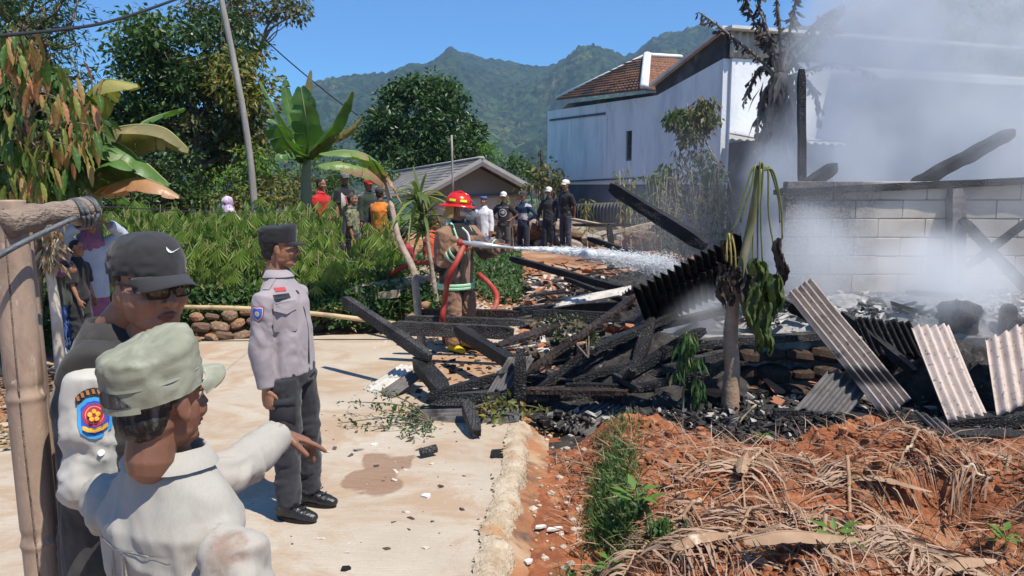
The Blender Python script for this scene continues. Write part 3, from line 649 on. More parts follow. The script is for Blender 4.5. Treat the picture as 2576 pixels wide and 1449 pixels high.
def person(label, loc, face, H=1.65, lean=(0, 0), head=(0, 0), armR=((.12, .0, -1), (.05, .15, -1)), armL=((-.12, 0, -1), (-.05, .15, -1)),
           legR=((.05, .02, -1), (.0, -.03, -1)), legL=((-.05, .02, -1), (-.0, -.03, -1)), curlR=.5, curlL=.5, skin=None, group=None,
           shirt=None, pants=None, shoes=None, hat=None, hair='hair', q=2, wide=1.0, override=None, fat=0., palmR=None, palmL=None, hipfwd=0.0, headoff=(0, .02), vest=None, hsc=1.0):
    """q 0 far, 1 middle, 2 near. All in metres in the person's own frame: x right hand, y ahead, z up"""
    NP_[0] += 1; seed = NP_[0]*13
    s = H/1.7; skin = skin or SKIN
    fx, fy = nrm(np.array(face)); rz = math.atan2(-fx, fy)
    root = bpy.data.objects.new('person', None)
    pel = A(0, hipfwd, .93*s); J = {'pelvis': pel}
    neck = pel+A(lean[0], lean[1], math.sqrt(max(.05, (.50*s)**2-lean[0]**2-lean[1]**2))); J['neck'] = neck
    up = nrm(neck-pel); rt = nrm(A(1, 0, 0)-up*up[0]); fw = np.cross(up, rt)
    J['head'] = neck+up*.03*s+A(headoff[0], headoff[1]*s, .15*s)
    sw = .162*s*wide
    for S, k, arm in ((1, 'R', armR), (-1, 'L', armL)):
        sh = neck-up*.098*s+rt*S*sw; el = sh+nrm(arm[0])*.285*s; wr = el+nrm(arm[1])*.245*s
        J['sh'+k], J['el'+k], J['wr'+k] = sh, el, wr
    for S, k, leg in ((1, 'R', legR), (-1, 'L', legL)):
        h = pel+A(S*.088*s, 0, -.03*s); kn = h+nrm(leg[0])*.425*s; an = kn+nrm(leg[1])*.40*s; J['hip'+k], J['kn'+k], J['an'+k] = h, kn, an
    dz = min(J['anR'][2], J['anL'][2])-.075*s
    for k in J: J[k] = J[k]-A(0, 0, dz)
    R = rotm(0, 0, rz); L0 = np.asarray(loc, float)
    if override:
        for k, v in override.items(): J[k] = (np.asarray(v)-L0)@R
    pel, neck = J['pelvis'], J['neck']; up = nrm(neck-pel); shax = nrm(J['shR']-J['shL'])
    J['_R'], J['_L0'] = R, L0
    hs = (s if s > .8 else s*.5+.4)*hsc
    Rh = rotm(0, 0, math.radians(head[0]))@rotm(math.radians(head[1]), 0, 0)
    vox = (.022, .014, .011)[q]
    # ---- body
    def torso(mb, inf, hem, sxx=1., belly=0., top=True):
        c = [pel-up*hem*s, pel-up*hem*s*.4, pel*.65+neck*.35, pel*.3+neck*.7, neck-up*.095*s] + ([neck-up*.04*s, neck+up*.015*s] if top else [])
        w = np.array([.160, .158, .142, .163, .150, .118, .058][:len(c)])*s*(.5+.5*wide)*sxx+inf; d = np.array([.110, .110, .102+belly, .115+belly*.4, .098, .072, .056][:len(c)])*s+inf
        return loft(c, w, d, n=18, side=shax, cap='flat' if inf > 0 else 'round')
    mb = MB(); mb.add(*torso(mb, -.008, -.03))
    for k in 'RL':
        mb.add(*loft([J['sh'+k]-shax*(.03 if k == 'R' else -.03), J['sh'+k], (J['sh'+k]+J['el'+k])/2, J['el'+k], J['el'+k]*.6+J['wr'+k]*.4, J['wr'+k]], np.array([.05, .052, .044, .036, .036, .025])*s, n=10, cap='round'))
        mb.add(*loft([J['hip'+k]+A(0, 0, .03), (J['hip'+k]+J['kn'+k])/2, J['kn'+k], J['kn'+k]*.65+J['an'+k]*.35, J['an'+k]], np.array([.082, .07, .051, .053, .034])*s, n=10, cap='round'))
        an = J['an'+k]; mb.add(*loft([an-A(0, .03, .03)*s, an+A(0, .05, -.045)*s, an+A(0, .13, -.055)*s], np.array([.035, .038, .03])*s, [.03*s, .026*s, .018*s], n=8, cap='round', side=A(1, 0, 0)))
    mb.add(*loft([neck-up*.04, neck+up*.03*s, J['head']-A(0, .02, .03)*hs], [.06*s, .052*s, .05*hs], n=12, cap='round'))
    if q < 1:
        h = MB(); head_shape(h, False); HV, HF = h.data(); mb.add(HV*hs@Rh.T+J['head'], HF)
    if q < 1:
        for k, cu in (('R', curlR), ('L', curlL)):
            d = nrm(J['wr'+k]-J['el'+k]); hand_shape(mb, J['wr'+k], d, shax*(1 if k == 'R' else -1), A(0, 1, 0) if abs(d[1]) < .8 else A(0, 0, 1), [cu*.8, cu, cu, cu*1.1], s)
    V, F, Nn = fuse(mb, vox, 3); out = MB().add(V, F)
    if q >= 1:
        h = MB(); head_shape(h, q > 1, fat); h.add(*loft([A(0, -.02, -.05), A(0, -.03, -.13)], [.051, .052], n=14, cap='round'))
        V, F, Nn = fuse(h, (.0, .006, .0032)[q], (0, 3, 3)[q], .45); V = head_sculpt(V); out.add(V*hs@Rh.T+J['head'], F)
        for k, cu, pn in (('R', curlR, palmR), ('L', curlL, palmL)):
            d = nrm(J['wr'+k]-J['el'+k]) if pn is None or len(pn) < 3 else nrm(pn[2]); h = MB()
            n = shax*(1 if k == 'R' else -1) if pn is None else pn[0]; sd = (A(0, 1, 0) if abs(d[1]) < .8 else A(0, 0, 1)) if pn is None else pn[1]
            hand_shape(h, J['wr'+k], d, n, sd, cu if isinstance(cu, (list, tuple)) else [cu*.8, cu, cu, cu*1.1], s)
            V, F, Nn = fuse(h, (.0, .006, .0036)[q], 2, .4); out.add(V, F)
    V, F = out.data(); me = mesh('person', V, F, skin)
    if q == 2:
        me.materials.append(M['lips']); me.materials.append(M['eye']); me.materials.append(M['iris'])
        cs = np.zeros(len(me.polygons)*3, np.float32); me.polygons.foreach_get('center', cs); c = (cs.reshape(-1, 3)-J['head'])@Rh/hs
        lipm = ((c[:, 0]/.025)**2+((c[:, 2]+.067)/.0125)**2 < 1)*(c[:, 1] > .07)
        me.polygons.foreach_set('material_index', lipm.astype(np.int32))
    root = bpy.data.objects.new('person', me); COL.objects.link(root); root.location = L0; root.rotation_euler = (0, 0, rz); props(root, label, 'person', group)
    J['root'] = root; J['Rh'] = Rh; J['hs'] = hs; J['s'] = s
    def HL(V): return np.asarray(V)*hs@Rh.T+J['head']
    J['HL'] = HL
    if q == 2:
        for sg in (-1, 1):
            V, F = ell((sg*.031, .0685, .0025), (.0115, .0115, .0115), n=14); eo = obj('eye', mesh('eye', HL(V), F, M['eye']), root)
            V, F = ell((sg*.031, .0745, .002), (.0058, .0062, .0058), n=10); obj('iris', mesh('iris', HL(V), F, M['iris']), eo)
    if q >= 1:
        for sg in (-1, 1):
            V, F = loft([A(sg*.012, .088, .021), A(sg*.03, .086, .026), A(sg*.05, .070, .02)], [.003, .005, .002], [.003, .004, .002], n=6, side=A(0, 0, 1))
            obj('eyebrow', mesh('eyebrow', HL(V), F, M[hair if hair in M else 'hair']), root)
    # ---- hair
    if hair:
        hb = MB(); hb.add(*ell((0, -.02, .032), (.082, .098, .092), n=26)); hb.add(*ell((0, -.045, -.035), (.066, .062, .055), n=16)); V, F, Nn = fuse(hb, .008 if q else .014, 1)
        front = sm(.035, .07, V[:, 1]-(.0)*V[:, 2]); 
        V = V+Nn*(.004*fbm(V*45, 3, seed))[:, None]; zc = np.where(V[:, 1] < -.04, -.085, -.045); V[:, 2] = np.where(V[:, 2] < zc, zc+(V[:, 2]-zc)*.15, V[:, 2])
        low = (V[:, 2] < .045)*(V[:, 1] > .0); V[low] = V[low]*A(.8, .72, 1)
        sid = (V[:, 2] < -.0)*(V[:, 1] > -.03); V[sid] = V[sid]*A(.85, .9, 1)
        obj('hair', mesh('hair', HL(V), F, M[hair]), root)
    # ---- clothes
    jj = [(J['el'+k], .1*s) for k in 'RL']+[(J['sh'+k]-A(0, 0, .08), .1*s) for k in 'RL']+[(pel+up*.08, .14*s)]
    if pants:
        pb = MB(); inf = pants.get('inf', .014); ln = pants.get('len', 1.0)
        if pants.get('skirt'):
            ak = (J['anR']+J['anL'])/2+A(0, 0, .02); pb.add(*loft([pel+up*.06*s, pel-A(0, 0, .05), (pel+ak)/2, ak], [.15*s, .175*s, .19*s, .2*s], [.11*s, .125*s, .15*s, .16*s], n=18, side=A(1, 0, 0)))
        else:
            hm_ = (shirt.get('hem', .1) if shirt else -.1)*s; tp = pel-up*(hm_-.09)
            pb.add(*loft([tp, tp*.5+(pel-A(0, 0, .12)*s)*.5, pel-A(0, 0, .12)*s], np.array([.148, .152, .14])*s+inf*.6, np.array([.108, .116, .110])*s+inf*.7, n=16, side=A(1, 0, 0)))
            for k in 'RL':
                h, kn, an = J['hip'+k], J['kn'+k], J['an'+k]; e = an+A(0, 0, .02) if ln >= 1 else kn+(an-kn)*max(0, (ln-.5)*2)
                if ln >= 1: pb.add(*loft([h-A(0, 0, max(-.03, hm_-.02)), h*.5+kn*.5, kn, kn*.5+an*.5, e], np.array([.086, .076, .06, .058, .052])*s+inf, n=14))
                else: pb.add(*loft([h-A(0, 0, max(-.03, hm_-.02)), h*.5+kn*.5, e], np.array([.09, .088, .085])*s+inf, n=14))
        V, F, Nn = fuse(pb, (.02, .012, .009)[q], 4)
        V = folds(V, Nn, (.008, .009, .010)[q], 8, seed+4, [(J['kn'+k], .1) for k in 'RL']+[(J['an'+k]+A(0, 0, .06), .08) for k in 'RL']+[(pel, .12)], stretch=(1, 1, 1.4), base=.45)
        J['pants'] = obj(pants.get('name', 'trousers'), mesh('trousers', V, F, pants['mat']), root)
    for shirt in [g_ for g_ in (shirt, vest) if g_]:
        sb = MB(); inf = shirt.get('inf', .014); slv = shirt.get('sleeve', 1.0); hem = shirt.get('hem', .1)
        sb.add(*torso(sb, inf, hem, shirt.get('w', 1.0), shirt.get('belly', 0)))
        for k in ('RL' if slv > 0 else ''):
            sh, el, wr = J['sh'+k], J['el'+k], J['wr'+k]; g = -1 if k == 'R' else 1
            if slv >= .6:
                e = el+(wr-el)*(slv*1.0 if slv < 1 else .96)
                sb.add(*loft([sh+shax*g*.05, sh, sh*.5+el*.5, el, el*.5+e*.5, e], np.array([.05, .054, .052, .046, .043, .037 if slv >= 1 else .045])*s+inf, n=14))
            else:
                e = sh+(el-sh)*(slv*2 if slv < .5 else 1.); sb.add(*loft([sh+shax*g*.05, sh, sh*.5+e*.5, e], np.array([.056, .06, .058, .058])*s+inf, n=12))
        if slv == 0:
            for k in 'RL': g = -1 if k == 'R' else 1; sb.add(*loft([J['sh'+k]+shax*g*.07+up*.012, J['sh'+k]+shax*g*.02+up*.004, J['sh'+k]-shax*g*.004], [.066*s+inf*.55, .066*s+inf*.55, .062*s+inf*.5], n=16))
        V, F, Nn = fuse(sb, (.02, .011, .0075)[q], (3, 4, 5)[q])
        V = folds(V, Nn, shirt.get('fold', (.007, .009, .010)[q]), 8, seed+1, jj)
        me = mesh('shirt', V, F, shirt['mat'])
        if shirt.get('mat2'):   # another colour where the test says so
            me.materials.append(shirt['mat2']); cs = np.zeros(len(me.polygons)*3, np.float32); me.polygons.foreach_get('center', cs); c = cs.reshape(-1, 3)
            me.polygons.foreach_set('material_index', shirt['where'](c, J).astype(np.int32))
        J[shirt.get('key', 'shirt')] = obj(shirt.get('name', 'shirt'), me, root)
        if shirt.get('collar', q > 0):
            cc = neck+up*.03*s
            a = np.linspace(0, 2*np.pi, 20)[:-1]; ring = []
            fwv = nrm(np.cross(up, shax)); r0 = .066*s*shirt.get('cw', 1)
            V = []
            for zz, rr in ((-.015, 1.15), (.022, 1.02), (.026, 1.08), (-.018, 1.42)):
                for b in a: V.append(cc+shax*math.cos(b)*r0*rr+fwv*math.sin(b)*r0*rr*.95+up*(zz*s-(.012*s*max(0, math.sin(b)))))
            i = np.arange(3)[:, None]*19; j = np.arange(19)[None]; k2 = (j+1) % 19
            obj('collar', mesh('collar', V, np.stack([i+j, i+k2, i+19+k2, i+19+j], -1).reshape(-1, 4), shirt.get('collar_mat', shirt['mat'])), root)
    if shoes:
        for k in 'RL':
            an = J['an'+k]; b = MB(); z0 = an[2]-.075*s; ht = shoes.get('h', .09)
            b.add(*loft([A(an[0], an[1]-.05*s, z0+.045), A(an[0], an[1]+.03*s, z0+.05), A(an[0], an[1]+.1*s, z0+.038), A(an[0], an[1]+.165*s, z0+.03)], np.array([.038, .045, .05, .036])*s, np.array([.045, .05, .038, .028]), n=14, cap='round', side=A(1, 0, 0)))
            b.add(*loft([A(an[0], an[1]-.012, z0+.04), an+A(0, -.005, ht-.05)], [.045*s, .052*s], n=12, cap='flat' if ht > .1 else 'round'))
            V, F, Nn = fuse(b, .01 if q else .016, 3); V[:, 2] = np.maximum(V[:, 2], z0)
            if q: V = folds(V, Nn, .003, 22, seed)
            sh_ = obj(shoes.get('name', 'shoe'), mesh('shoe', V, F, shoes['mat']), root)
            if q: 
                b = MB(); P = np.array([[math.cos(t)*.046*s*(1+.12*math.sin(t)), math.sin(t)*.128*s+.055*s] for t in np.linspace(0, 2*np.pi, 22)[:-1]])+an[:2]
                b.add(*poly_prism(P, z0-.006, z0+.022)); obj('sole', b.mesh('sole', M['black'] if shoes.get('h', 0) != .3 else shoes['mat'], False), sh_)
    if hat: make_hat(J, hat, root, q)
    return J
def brim_mesh(w, l, y0, z0, drop, curl, th=.003, n=15, m=7):
    V = []
    for i in range(m):
        t = i/(m-1)
        for j in range(n):
            a = (j/(n-1)-.5)*math.pi*.94; x = math.sin(a)*w; yb = y0+(math.cos(a)-1)*.055
            ln = l*math.cos(a)**.7*t if abs(a) < math.pi/2 else 0
            V.append((x*(1-.06*t), yb+ln, z0-drop*t-curl*(math.sin(a)**2)*(0.4+.6*t)))
    V = np.array(V); F = gridF(m, n); k = len(V); V = np.vstack([V, V-A(0, 0, th)])
    e = [np.arange(n), (m-1)*n+np.arange(n)[::-1]]
    return V, [np.concatenate([F, F[:, ::-1]+k]+[np.stack([q[:-1], q[:-1]+k, q[1:]+k, q[1:]], -1) for q in e])]
def make_hat(J, h, root, q):
    k = h['kind']; mt = h['mat']; HL = J['HL']; b = MB(); ts = h.get('tilt', 0); T = rotm(math.radians(ts), 0, 0)
    def put(name, mb, m, sub=None, smooth=True):
        V, F = mb.data(); return obj(name, mesh(name, HL(V@T.T), F, m, smooth), sub or root)
    if k in ('cap', 'flatcap'):
        n = 28; rings = []
        prof = [(0, .087, .108), (.02, .088, .109), (.045, .086, .106), (.068, .077, .097), (.085, .062, .08), (.097, .04, .055), (.103, .014, .02)] if k == 'cap' else \
               [(0, .085, .105), (.03, .087, .107), (.06, .087, .107), (.078, .084, .104), (.086, .07, .09), (.09, .04, .055), (.091, .012, .016)]
        V = []
        for (z, rx_, ry_) in prof:
            for j in range(n):
                a = 2*np.pi*j/n; y = math.sin(a)*ry_-.012; zz = z+.032
                if k == 'flatcap': zz = z*h.get('tall', 1)+.032-h.get('low', 0)+z*.25*max(0, y/.1)
                V.append((math.cos(a)*rx_, y+(.008*max(0, math.sin(a)) if k == 'cap' else 0), zz+(.006*max(0, math.sin(a))*(z/.1))))
        V = np.array(V); m = len(prof); i = np.arange(m-1)[:, None]*n; j = np.arange(n)[None]; kk = (j+1) % n
        F = [np.stack([i+j, i+kk, i+n+kk, i+n+j], -1).reshape(-1, 4), ((m-1)*n+np.arange(n)).reshape(1, -1)]
        b.add(V, F); V, F = b.data()
        if q == 2:   # finer, slightly crumpled cloth
            me = mesh('t', V, F); o = bpy.data.objects.new('t', me); COL.objects.link(o); sb_ = o.modifiers.new('s', 'SUBSURF'); sb_.levels = 2
            e = o.evaluated_get(bpy.context.evaluated_depsgraph_get()); m2 = e.to_mesh(); VV = np.zeros(len(m2.vertices)*3, np.float32); m2.vertices.foreach_get('co', VV)
            NN = np.zeros(len(m2.vertices)*3, np.float32); m2.vertices.foreach_get('normal', NN); FF = np.array([list(p.vertices) for p in m2.polygons if len(p.vertices) == 4]); e.to_mesh_clear(); bpy.data.objects.remove(o)
            V, NN = VV.reshape(-1, 3).astype(float), NN.reshape(-1, 3); am = h.get('crumple', .0025)
            w = 1-np.abs(fbm(V*A(22, 22, 40), 3, 5))*2.4; V = V+NN*(am*w)[:, None]
            for ang in np.arange(6)*np.pi/3+.52:   # panel seams
                a_ = np.arctan2(V[:, 1], V[:, 0]); d_ = np.abs((a_-ang+np.pi) % (2*np.pi)-np.pi); V = V-NN*(.0018*np.exp(-(d_/.03)**2)*(V[:, 2] > .06))[:, None]
            b = MB().add(V, FF)
        o = put('cap', b, mt)
        br = MB().add(*brim_mesh(.078, h.get('brim', .068), .092, .036, h.get('drop', .012), h.get('curl', .018)))
        bo = put('brim', br, h.get('brim_mat', mt), o if False else root)
        J['cap'] = o
    elif k == 'helmet':
        n = 30; prof = [(-.0, .118, .140), (.02, .122, .145), (.05, .116, .138), (.08, .1, .12), (.105, .074, .09), (.12, .04, .05), (.125, .012, .015)]
        V = np.array([(math.cos(2*np.pi*j/n)*a, math.sin(2*np.pi*j/n)*c-.01, z+.045) for (z, a, c) in prof for j in range(n)]); m = len(prof); i = np.arange(m-1)[:, None]*n; j = np.arange(n)[None]; kk = (j+1) % n
        b.add(V, [np.stack([i+j, i+kk, i+n+kk, i+n+j], -1).reshape(-1, 4), ((m-1)*n+np.arange(n)).reshape(1, -1)]); o = put('helmet', b, mt)
        V = []
        for (r, z) in ((1.0, .045), (1.18, .035), (1.34, .022), (1.33, .016), (1.0, .038)):
            for j in range(n):
                a = 2*np.pi*j/n; bk = 1+.22*max(0, -math.sin(a))*(r-1)/.3+.06*max(0, math.sin(a))*(r-1)/.3; V.append((math.cos(a)*.118*(1+(r-1)*.55), math.sin(a)*.14*r*bk-.01, z-.02*max(0, -math.sin(a))*(r-1)/.3))
        i = np.arange(4)[:, None]*n; j = np.arange(n)[None]; kk = (j+1) % n; V = np.array(V); put('helmet_brim', MB().add(V, np.stack([i+j, i+n+j, i+n+kk, i+kk], -1).reshape(-1, 4)), mt)
        put('crest', MB().add(*loft([A(0, -.14, .09), A(0, -.1, .15), A(0, 0, .182), A(0, .09, .15), A(0, .13, .09)], .012, .012, n=8, cap='round')), mt)
        for s_, a0 in ((1, .5), (1, 1.25), (-1, .5), (-1, 1.25)) if False else ((1, -.55), (1, .35), (-1, -.55), (-1, .35)):
            V = []
            for t in np.linspace(0, 1, 7):
                a = a0+.55*t; 
                for z in (.074, .1): rr = 1.02 if z < .09 else .99; V.append((s_*math.cos(a)*.124*rr, math.sin(a)*.146*rr-.01, z))
            put('reflective_sticker', MB().add(np.array(V), gridF(7, 2)), M['reflect_yellow'])
        V = []
        for z in np.linspace(.04, -.075, 5):
            for a in np.linspace(.35, math.pi-.35, 11): V.append((math.cos(a)*.125, math.sin(a)*.145*(1+(.04-z)*.5)+.0, z))
        put('visor', MB().add(np.array(V), gridF(5, 11)), M['visor'])
        V = []
        for z in np.linspace(.03, -.11, 6):
            for a in np.linspace(math.pi+.05, 2*math.pi-.05, 13): V.append((math.cos(a)*(.105+(.03-z)*.15), math.sin(a)*(.12+(.03-z)*.3)-.01+.006*math.sin(a*9), z))
        put('neck_guard', MB().add(np.array(V), gridF(6, 13)), M['neckcloth'])
    elif k == 'peci':
        b.add(*loft([A(0, -.015, .035), A(0, -.015, .1), A(0, -.015, .112)], [.086, .083, .07], [.104, .1, .088], n=20)); put('cap', b, mt)
    elif k == 'hood':
        b.add(*ell((0, -.02, .025), (.094, .108, .104), n=22)); b.add(*ell((0, -.03, -.08), (.1, .095, .1), n=18)); b.add(*loft([A(0, -.03, -.08), A(0, -.02, -.2), A(0, -.0, -.26)], [.1, .16, .19], [.1, .12, .13], n=18, cap='round'))
        V, F, Nn = fuse(b, .012, 3); V = folds(V, Nn, .01, 12, 3, stretch=(1, 1, .35), base=1.)
        fm = gauss(V, A(0, .1, -.01), A(.062, .08, .085)); V[:, 1] -= .055*np.clip(fm*1.6, 0, 1)
        obj(h.get('name', 'headscarf'), mesh('headscarf', HL(V), F, mt), root)
    elif k == 'hoodie':
        b.add(*ell((0, -.02, .03), (.095, .11, .1), n=18)); b.add(*ell((0, -.04, -.05), (.09, .085, .1), n=18)); V, F, Nn = fuse(b, .012, 3)
        fm = gauss(V, A(0, .1, -.02), A(.06, .08, .09)); V[:, 1] -= .06*np.clip(fm*1.6, 0, 1); obj('hood', mesh('hood', HL(V), F, mt), root)
M['visor'] = pm('visor', (.3, .3, .3), None, 3, .1); 
def _vis():
    m, t, b, o = _nt('clear_visor'); N = NB(t); tr = N.n('BsdfTransparent'); mx = N.n('MixShader'); mx.inputs[0].default_value = .25
    b.inputs['Base Color'].default_value = (.4, .42, .42, 1); b.inputs['Roughness'].default_value = .1; N.l(tr.outputs[0], mx.inputs[1]); N.l(b.outputs[0], mx.inputs[2]); N.l(mx.outputs[0], o.inputs[0]); return m
M['visor'] = _vis()
M['reflect_yellow'] = pm('reflective_yellow', (.75, .8, .03), None, 3, .4); M['neckcloth'] = cloth('tan_neck_cloth', (.42, .24, .07))
def decal(J, name, shapes, centre, normal, upv, target, parent=None, off=.0025):
    """flat emblem pieces laid onto a garment; shapes = [(mat, outline in metres)] in the person's frame"""
    me = target.data; n_ = len(me.vertices); co = np.zeros(n_*3, np.float32); me.vertices.foreach_get('co', co)
    bv = BVHTree.FromPolygons([tuple(v) for v in co.reshape(-1, 3).tolist()], [tuple(p.vertices) for p in me.polygons])
    normal = nrm(normal); u = nrm(np.cross(upv, normal)); v = np.cross(normal, u); objs = []
    for li, (mat_, poly) in enumerate(shapes):
        poly = np.asarray(poly, float); c2 = poly.mean(0); rings = [poly, c2+(poly-c2)*.66, c2+(poly-c2)*.33]; V = []; k = len(poly)
        for rg_ in rings+[c2[None]]:
            for p in rg_:
                w = centre+u*p[0]+v*p[1]; h, nn_, ix, ds = bv.ray_cast(Vector(w+normal*.15), Vector(-normal), .4)
                w2 = np.array(h) if h is not None else w
                V.append(w2+normal*(off+.0012*li))
        j = np.arange(k); j2 = (j+1) % k; F = [np.concatenate([np.stack([j, j2, k+j2, k+j], -1), np.stack([k+j, k+j2, 2*k+j2, 2*k+j], -1)]), np.stack([2*k+j, 2*k+j2, np.full(k, 3*k)], -1)]
        objs.append(obj(name if li == 0 else name+'_print', mesh(name, V, F, mat_), parent or J['root']))
    return objs
# ---------------- the people ----------------
def stand(x, ytop, Y, H): p = W(x, ytop, Y); return (p[0], p[1], p[2]-H)
c_black = cloth('black_cotton', (.022, .022, .026), (.014, .014, .017)); c_char = cloth('charcoal_cloth', (.035, .036, .042), (.02, .02, .024))
c_police = cloth('police_shirt_cloth', (.33, .29, .305), (.28, .245, .26), scale=3); c_white = cloth('white_shirt_cloth', (.74, .72, .68), (.66, .64, .6), scale=3)
c_navy = cloth('navy_cloth', (.02, .028, .05)); c_greyp = cloth('grey_trouser_cloth', (.07, .068, .075)); c_red = cloth('red_cloth', (.52, .02, .02))
c_jeans = cloth('blue_jeans', (.05, .12, .34), (.03, .08, .24)); c_camo = cloth('camouflage_cloth', (.2, .2, .11), (.05, .06, .035), scale=16, r2=(.45, .55), c3=(.3, .26, .17), s3=12, thr=(.56, .6))
c_hood = cloth('mauve_scarf_cloth', (.32, .12, .2), (.22, .08, .15)); c_lblue = cloth('pale_blue_cloth', (.42, .48, .58), (.34, .4, .5)); c_orange = cloth('orange_vest_cloth', (.75, .22, .03))
leather = pm('black_leather', (.015, .015, .016), None, 8, .32, .3, 60, spec=.6)
# -- policeman
g = G(738, 1286)
JP = person('policeman in lilac grey shirt, black cap and boots standing sideways on the road', (g[0], g[1], 0), (.96, -.27), H=1.61, lean=(0, -.055), head=(26, -2), hipfwd=.02,
    armR=((.10, -.10, -1), (.03, .14, -1)), armL=((-.03, -.12, -1), (.06, -.02, -1)), legR=((.03, .05, -1), (.02, -.02, -1)), legL=((-.05, .08, -1), (-.03, -.04, -1)), curlR=.75, curlL=.6,
    palmR=(A(1, .15, 0), A(.1, 1, .1), A(.0, .12, -1)), shirt=dict(mat=c_police, hem=.07, belly=.03, inf=.012, fold=.010), pants=dict(mat=c_char, inf=.016), shoes=dict(mat=leather, name='boot', h=.17), hat=dict(kind='flatcap', mat=c_black, brim=.062, drop=.01, curl=.012), q=2, fat=.02)
c_pd = cloth('police_shirt_dark', (.30, .26, .275))
def dec(J, nm, shp, c, n, u, tg, off=.003): return decal(J, nm, shp, c, n, u, J[tg], None, off)
def flat(name, c, r=.7): 
    if name not in M: M[name] = pm(name, c, tuple(x*.9 for x in c), 30, r)
    return M[name]
def circ(r, cx=0, cy=0, n=20, ry=None): return [(cx+r*math.cos(t), cy+(ry or r)*math.sin(t)) for t in np.linspace(0, 2*np.pi, n+1)[:-1]]
def shield(w, h): return [(-w, h*.9), (-w*.5, h), (0, h*.93), (w*.5, h), (w, h*.9), (w*.97, -.1*h), (w*.6, -h*.62), (0, -h), (-w*.6, -h*.62), (-w*.97, -.1*h)]
s = JP['s']; up_ = A(0, 0, 1); c0 = JP['shR']*.72+JP['elR']*.28
dec(JP, 'sleeve_badge', [(flat('badge_red', (.5, .06, .05)), shield(.036, .043)), (flat('badge_white', (.7, .7, .72)), shield(.031, .037)), (flat('badge_blue', (.07, .13, .5)), shield(.028, .033)), (flat('badge_cream', (.75, .75, .6)), circ(.014, 0, .002)), (flat('badge_gold', (.7, .55, .15)), circ(.007, 0, .002))], c0, A(1, .1, 0), up_, 'shirt')
ch = JP['neck']*.62+JP['pelvis']*.38
fwd = A(.0, 1, .05)
dec(JP, 'chest_pocket', [(c_police, [(-.062, .06), (.062, .06), (.062, -.07), (.05, -.085), (-.05, -.085), (-.062, -.07)])], ch+A(.085, 0, -.01), A(.45, 1, 0), up_, 'shirt', .009)
dec(JP, 'pocket_flap', [(c_police, [(-.066, .07), (.066, .07), (.066, .025), (0, .002), (-.066, .025)])], ch+A(.085, 0, 0), A(.45, 1, 0), up_, 'shirt', .015)
dec(JP, 'placket', [(c_char, [(-.012, .24), (.012, .24), (.012, -.36), (-.012, -.36)])], ch+A(0, 0, -.04), fwd, up_, 'shirt', .004)
dec(JP, 'name_tape', [(c_char, [(-.05, .012), (.05, .012), (.05, -.012), (-.05, -.012)])], ch+A(.085, 0, .095), A(.45, 1, 0), up_, 'shirt', .005)
dec(JP, 'rank_pin', [(flat('pin_red', (.45, .05, .06)), [(-.03, .01), (.03, .01), (.03, -.01), (-.03, -.01)])], ch+A(.075, 0, .13), A(.45, 1, 0), up_, 'shirt', .005)
dec(JP, 'shoulder_strap', [(c_police, [(-.022, .055), (.022, .055), (.022, -.05), (0, -.06), (-.022, -.05)])], JP['shR']+A(-.045, 0, .1), A(.3, 0, 1), A(-1, 0, .3), 'shirt', .006)
dec(JP, 'cargo_pocket', [(c_char, [(-.07, .08), (.07, .08), (.07, -.09), (-.07, -.09)])], JP['hipR']*.52+JP['knR']*.48+A(0, .0, 0), A(1, .35, 0), up_, 'pants', .012)
dec(JP, 'pocket_flap', [(c_char, [(-.075, .03), (.075, .03), (.075, -.02), (-.075, -.03)])], JP['hipR']*.60+JP['knR']*.40, A(1, .35, 0), up_, 'pants', .02)
for k in 'RL':      # boot laces
    an = JP['an'+k]; V = MB()
    for i in range(5): V.add(*tube([A(an[0]-.03, an[1]+.05+.022*i, an[2]+.055-.026*i), A(an[0], an[1]+.065+.024*i, an[2]+.062-.024*i), A(an[0]+.03, an[1]+.05+.022*i, an[2]+.055-.026*i)], .0035, 5, 5))
    obj('bootlace', V.mesh('bootlace', leather), JP['root'], kind='stuff')
# -- man in the black cap and vest
N0 = W(288, 855, 2.03); shR = W(236, 962, 1.88); f_ = nrm(A(.95, .30)); Lf = A(-f_[1], f_[0])
shL = A(shR[0]+Lf[0]*.36, shR[1]+Lf[1]*.36, shR[2]+.0)
elR = W(222, 1222, 1.86); wrR = elR+A(.2, .06, -.1); c_vest = cloth('vest_cloth', (.045, .042, .038), (.032, .03, .028), c3=(.09, .08, .07), s3=3, thr=(.55, .7))
JN = person('man in black cap, glasses and dark vest over white shirt, looking back', (N0[0]-.02, N0[1], 0), f_, H=1.71, head=(-53, -5), q=2, fat=.28, wide=1.02,
    override=dict(neck=N0, shR=shR, shL=shL, elR=elR, wrR=wrR, elL=shL+A(.02, .1, -.27), wrL=shL+A(.0, .14, -.5), head=W(376, 716, 2.0)),
    shirt=dict(mat=cloth('white_uniform_cloth', (.46, .44, .40), (.40, .385, .35), scale=3), hem=.1, sleeve=.62, inf=.008, fold=.014, collar=False), vest=dict(mat=c_vest, name='vest', key='vest', sleeve=0, inf=.036, hem=.12, w=.93, collar=True, fold=.010),
    pants=dict(mat=c_char), shoes=dict(mat=leather), hat=dict(kind='cap', mat=cloth('black_cap_cloth', (.034, .032, .035), (.026, .025, .027), scale=5), brim=.072, drop=.022, curl=.022, tilt=5, crumple=.003), hair='hair', skin=skin_mat('skin_tan', (.34, .17, .105), (.26, .12, .075)))
HL = JN['HL']; rt_ = JN['root']
frm = pm('spectacle_frame', (.015, .012, .01), None, 5, .3)
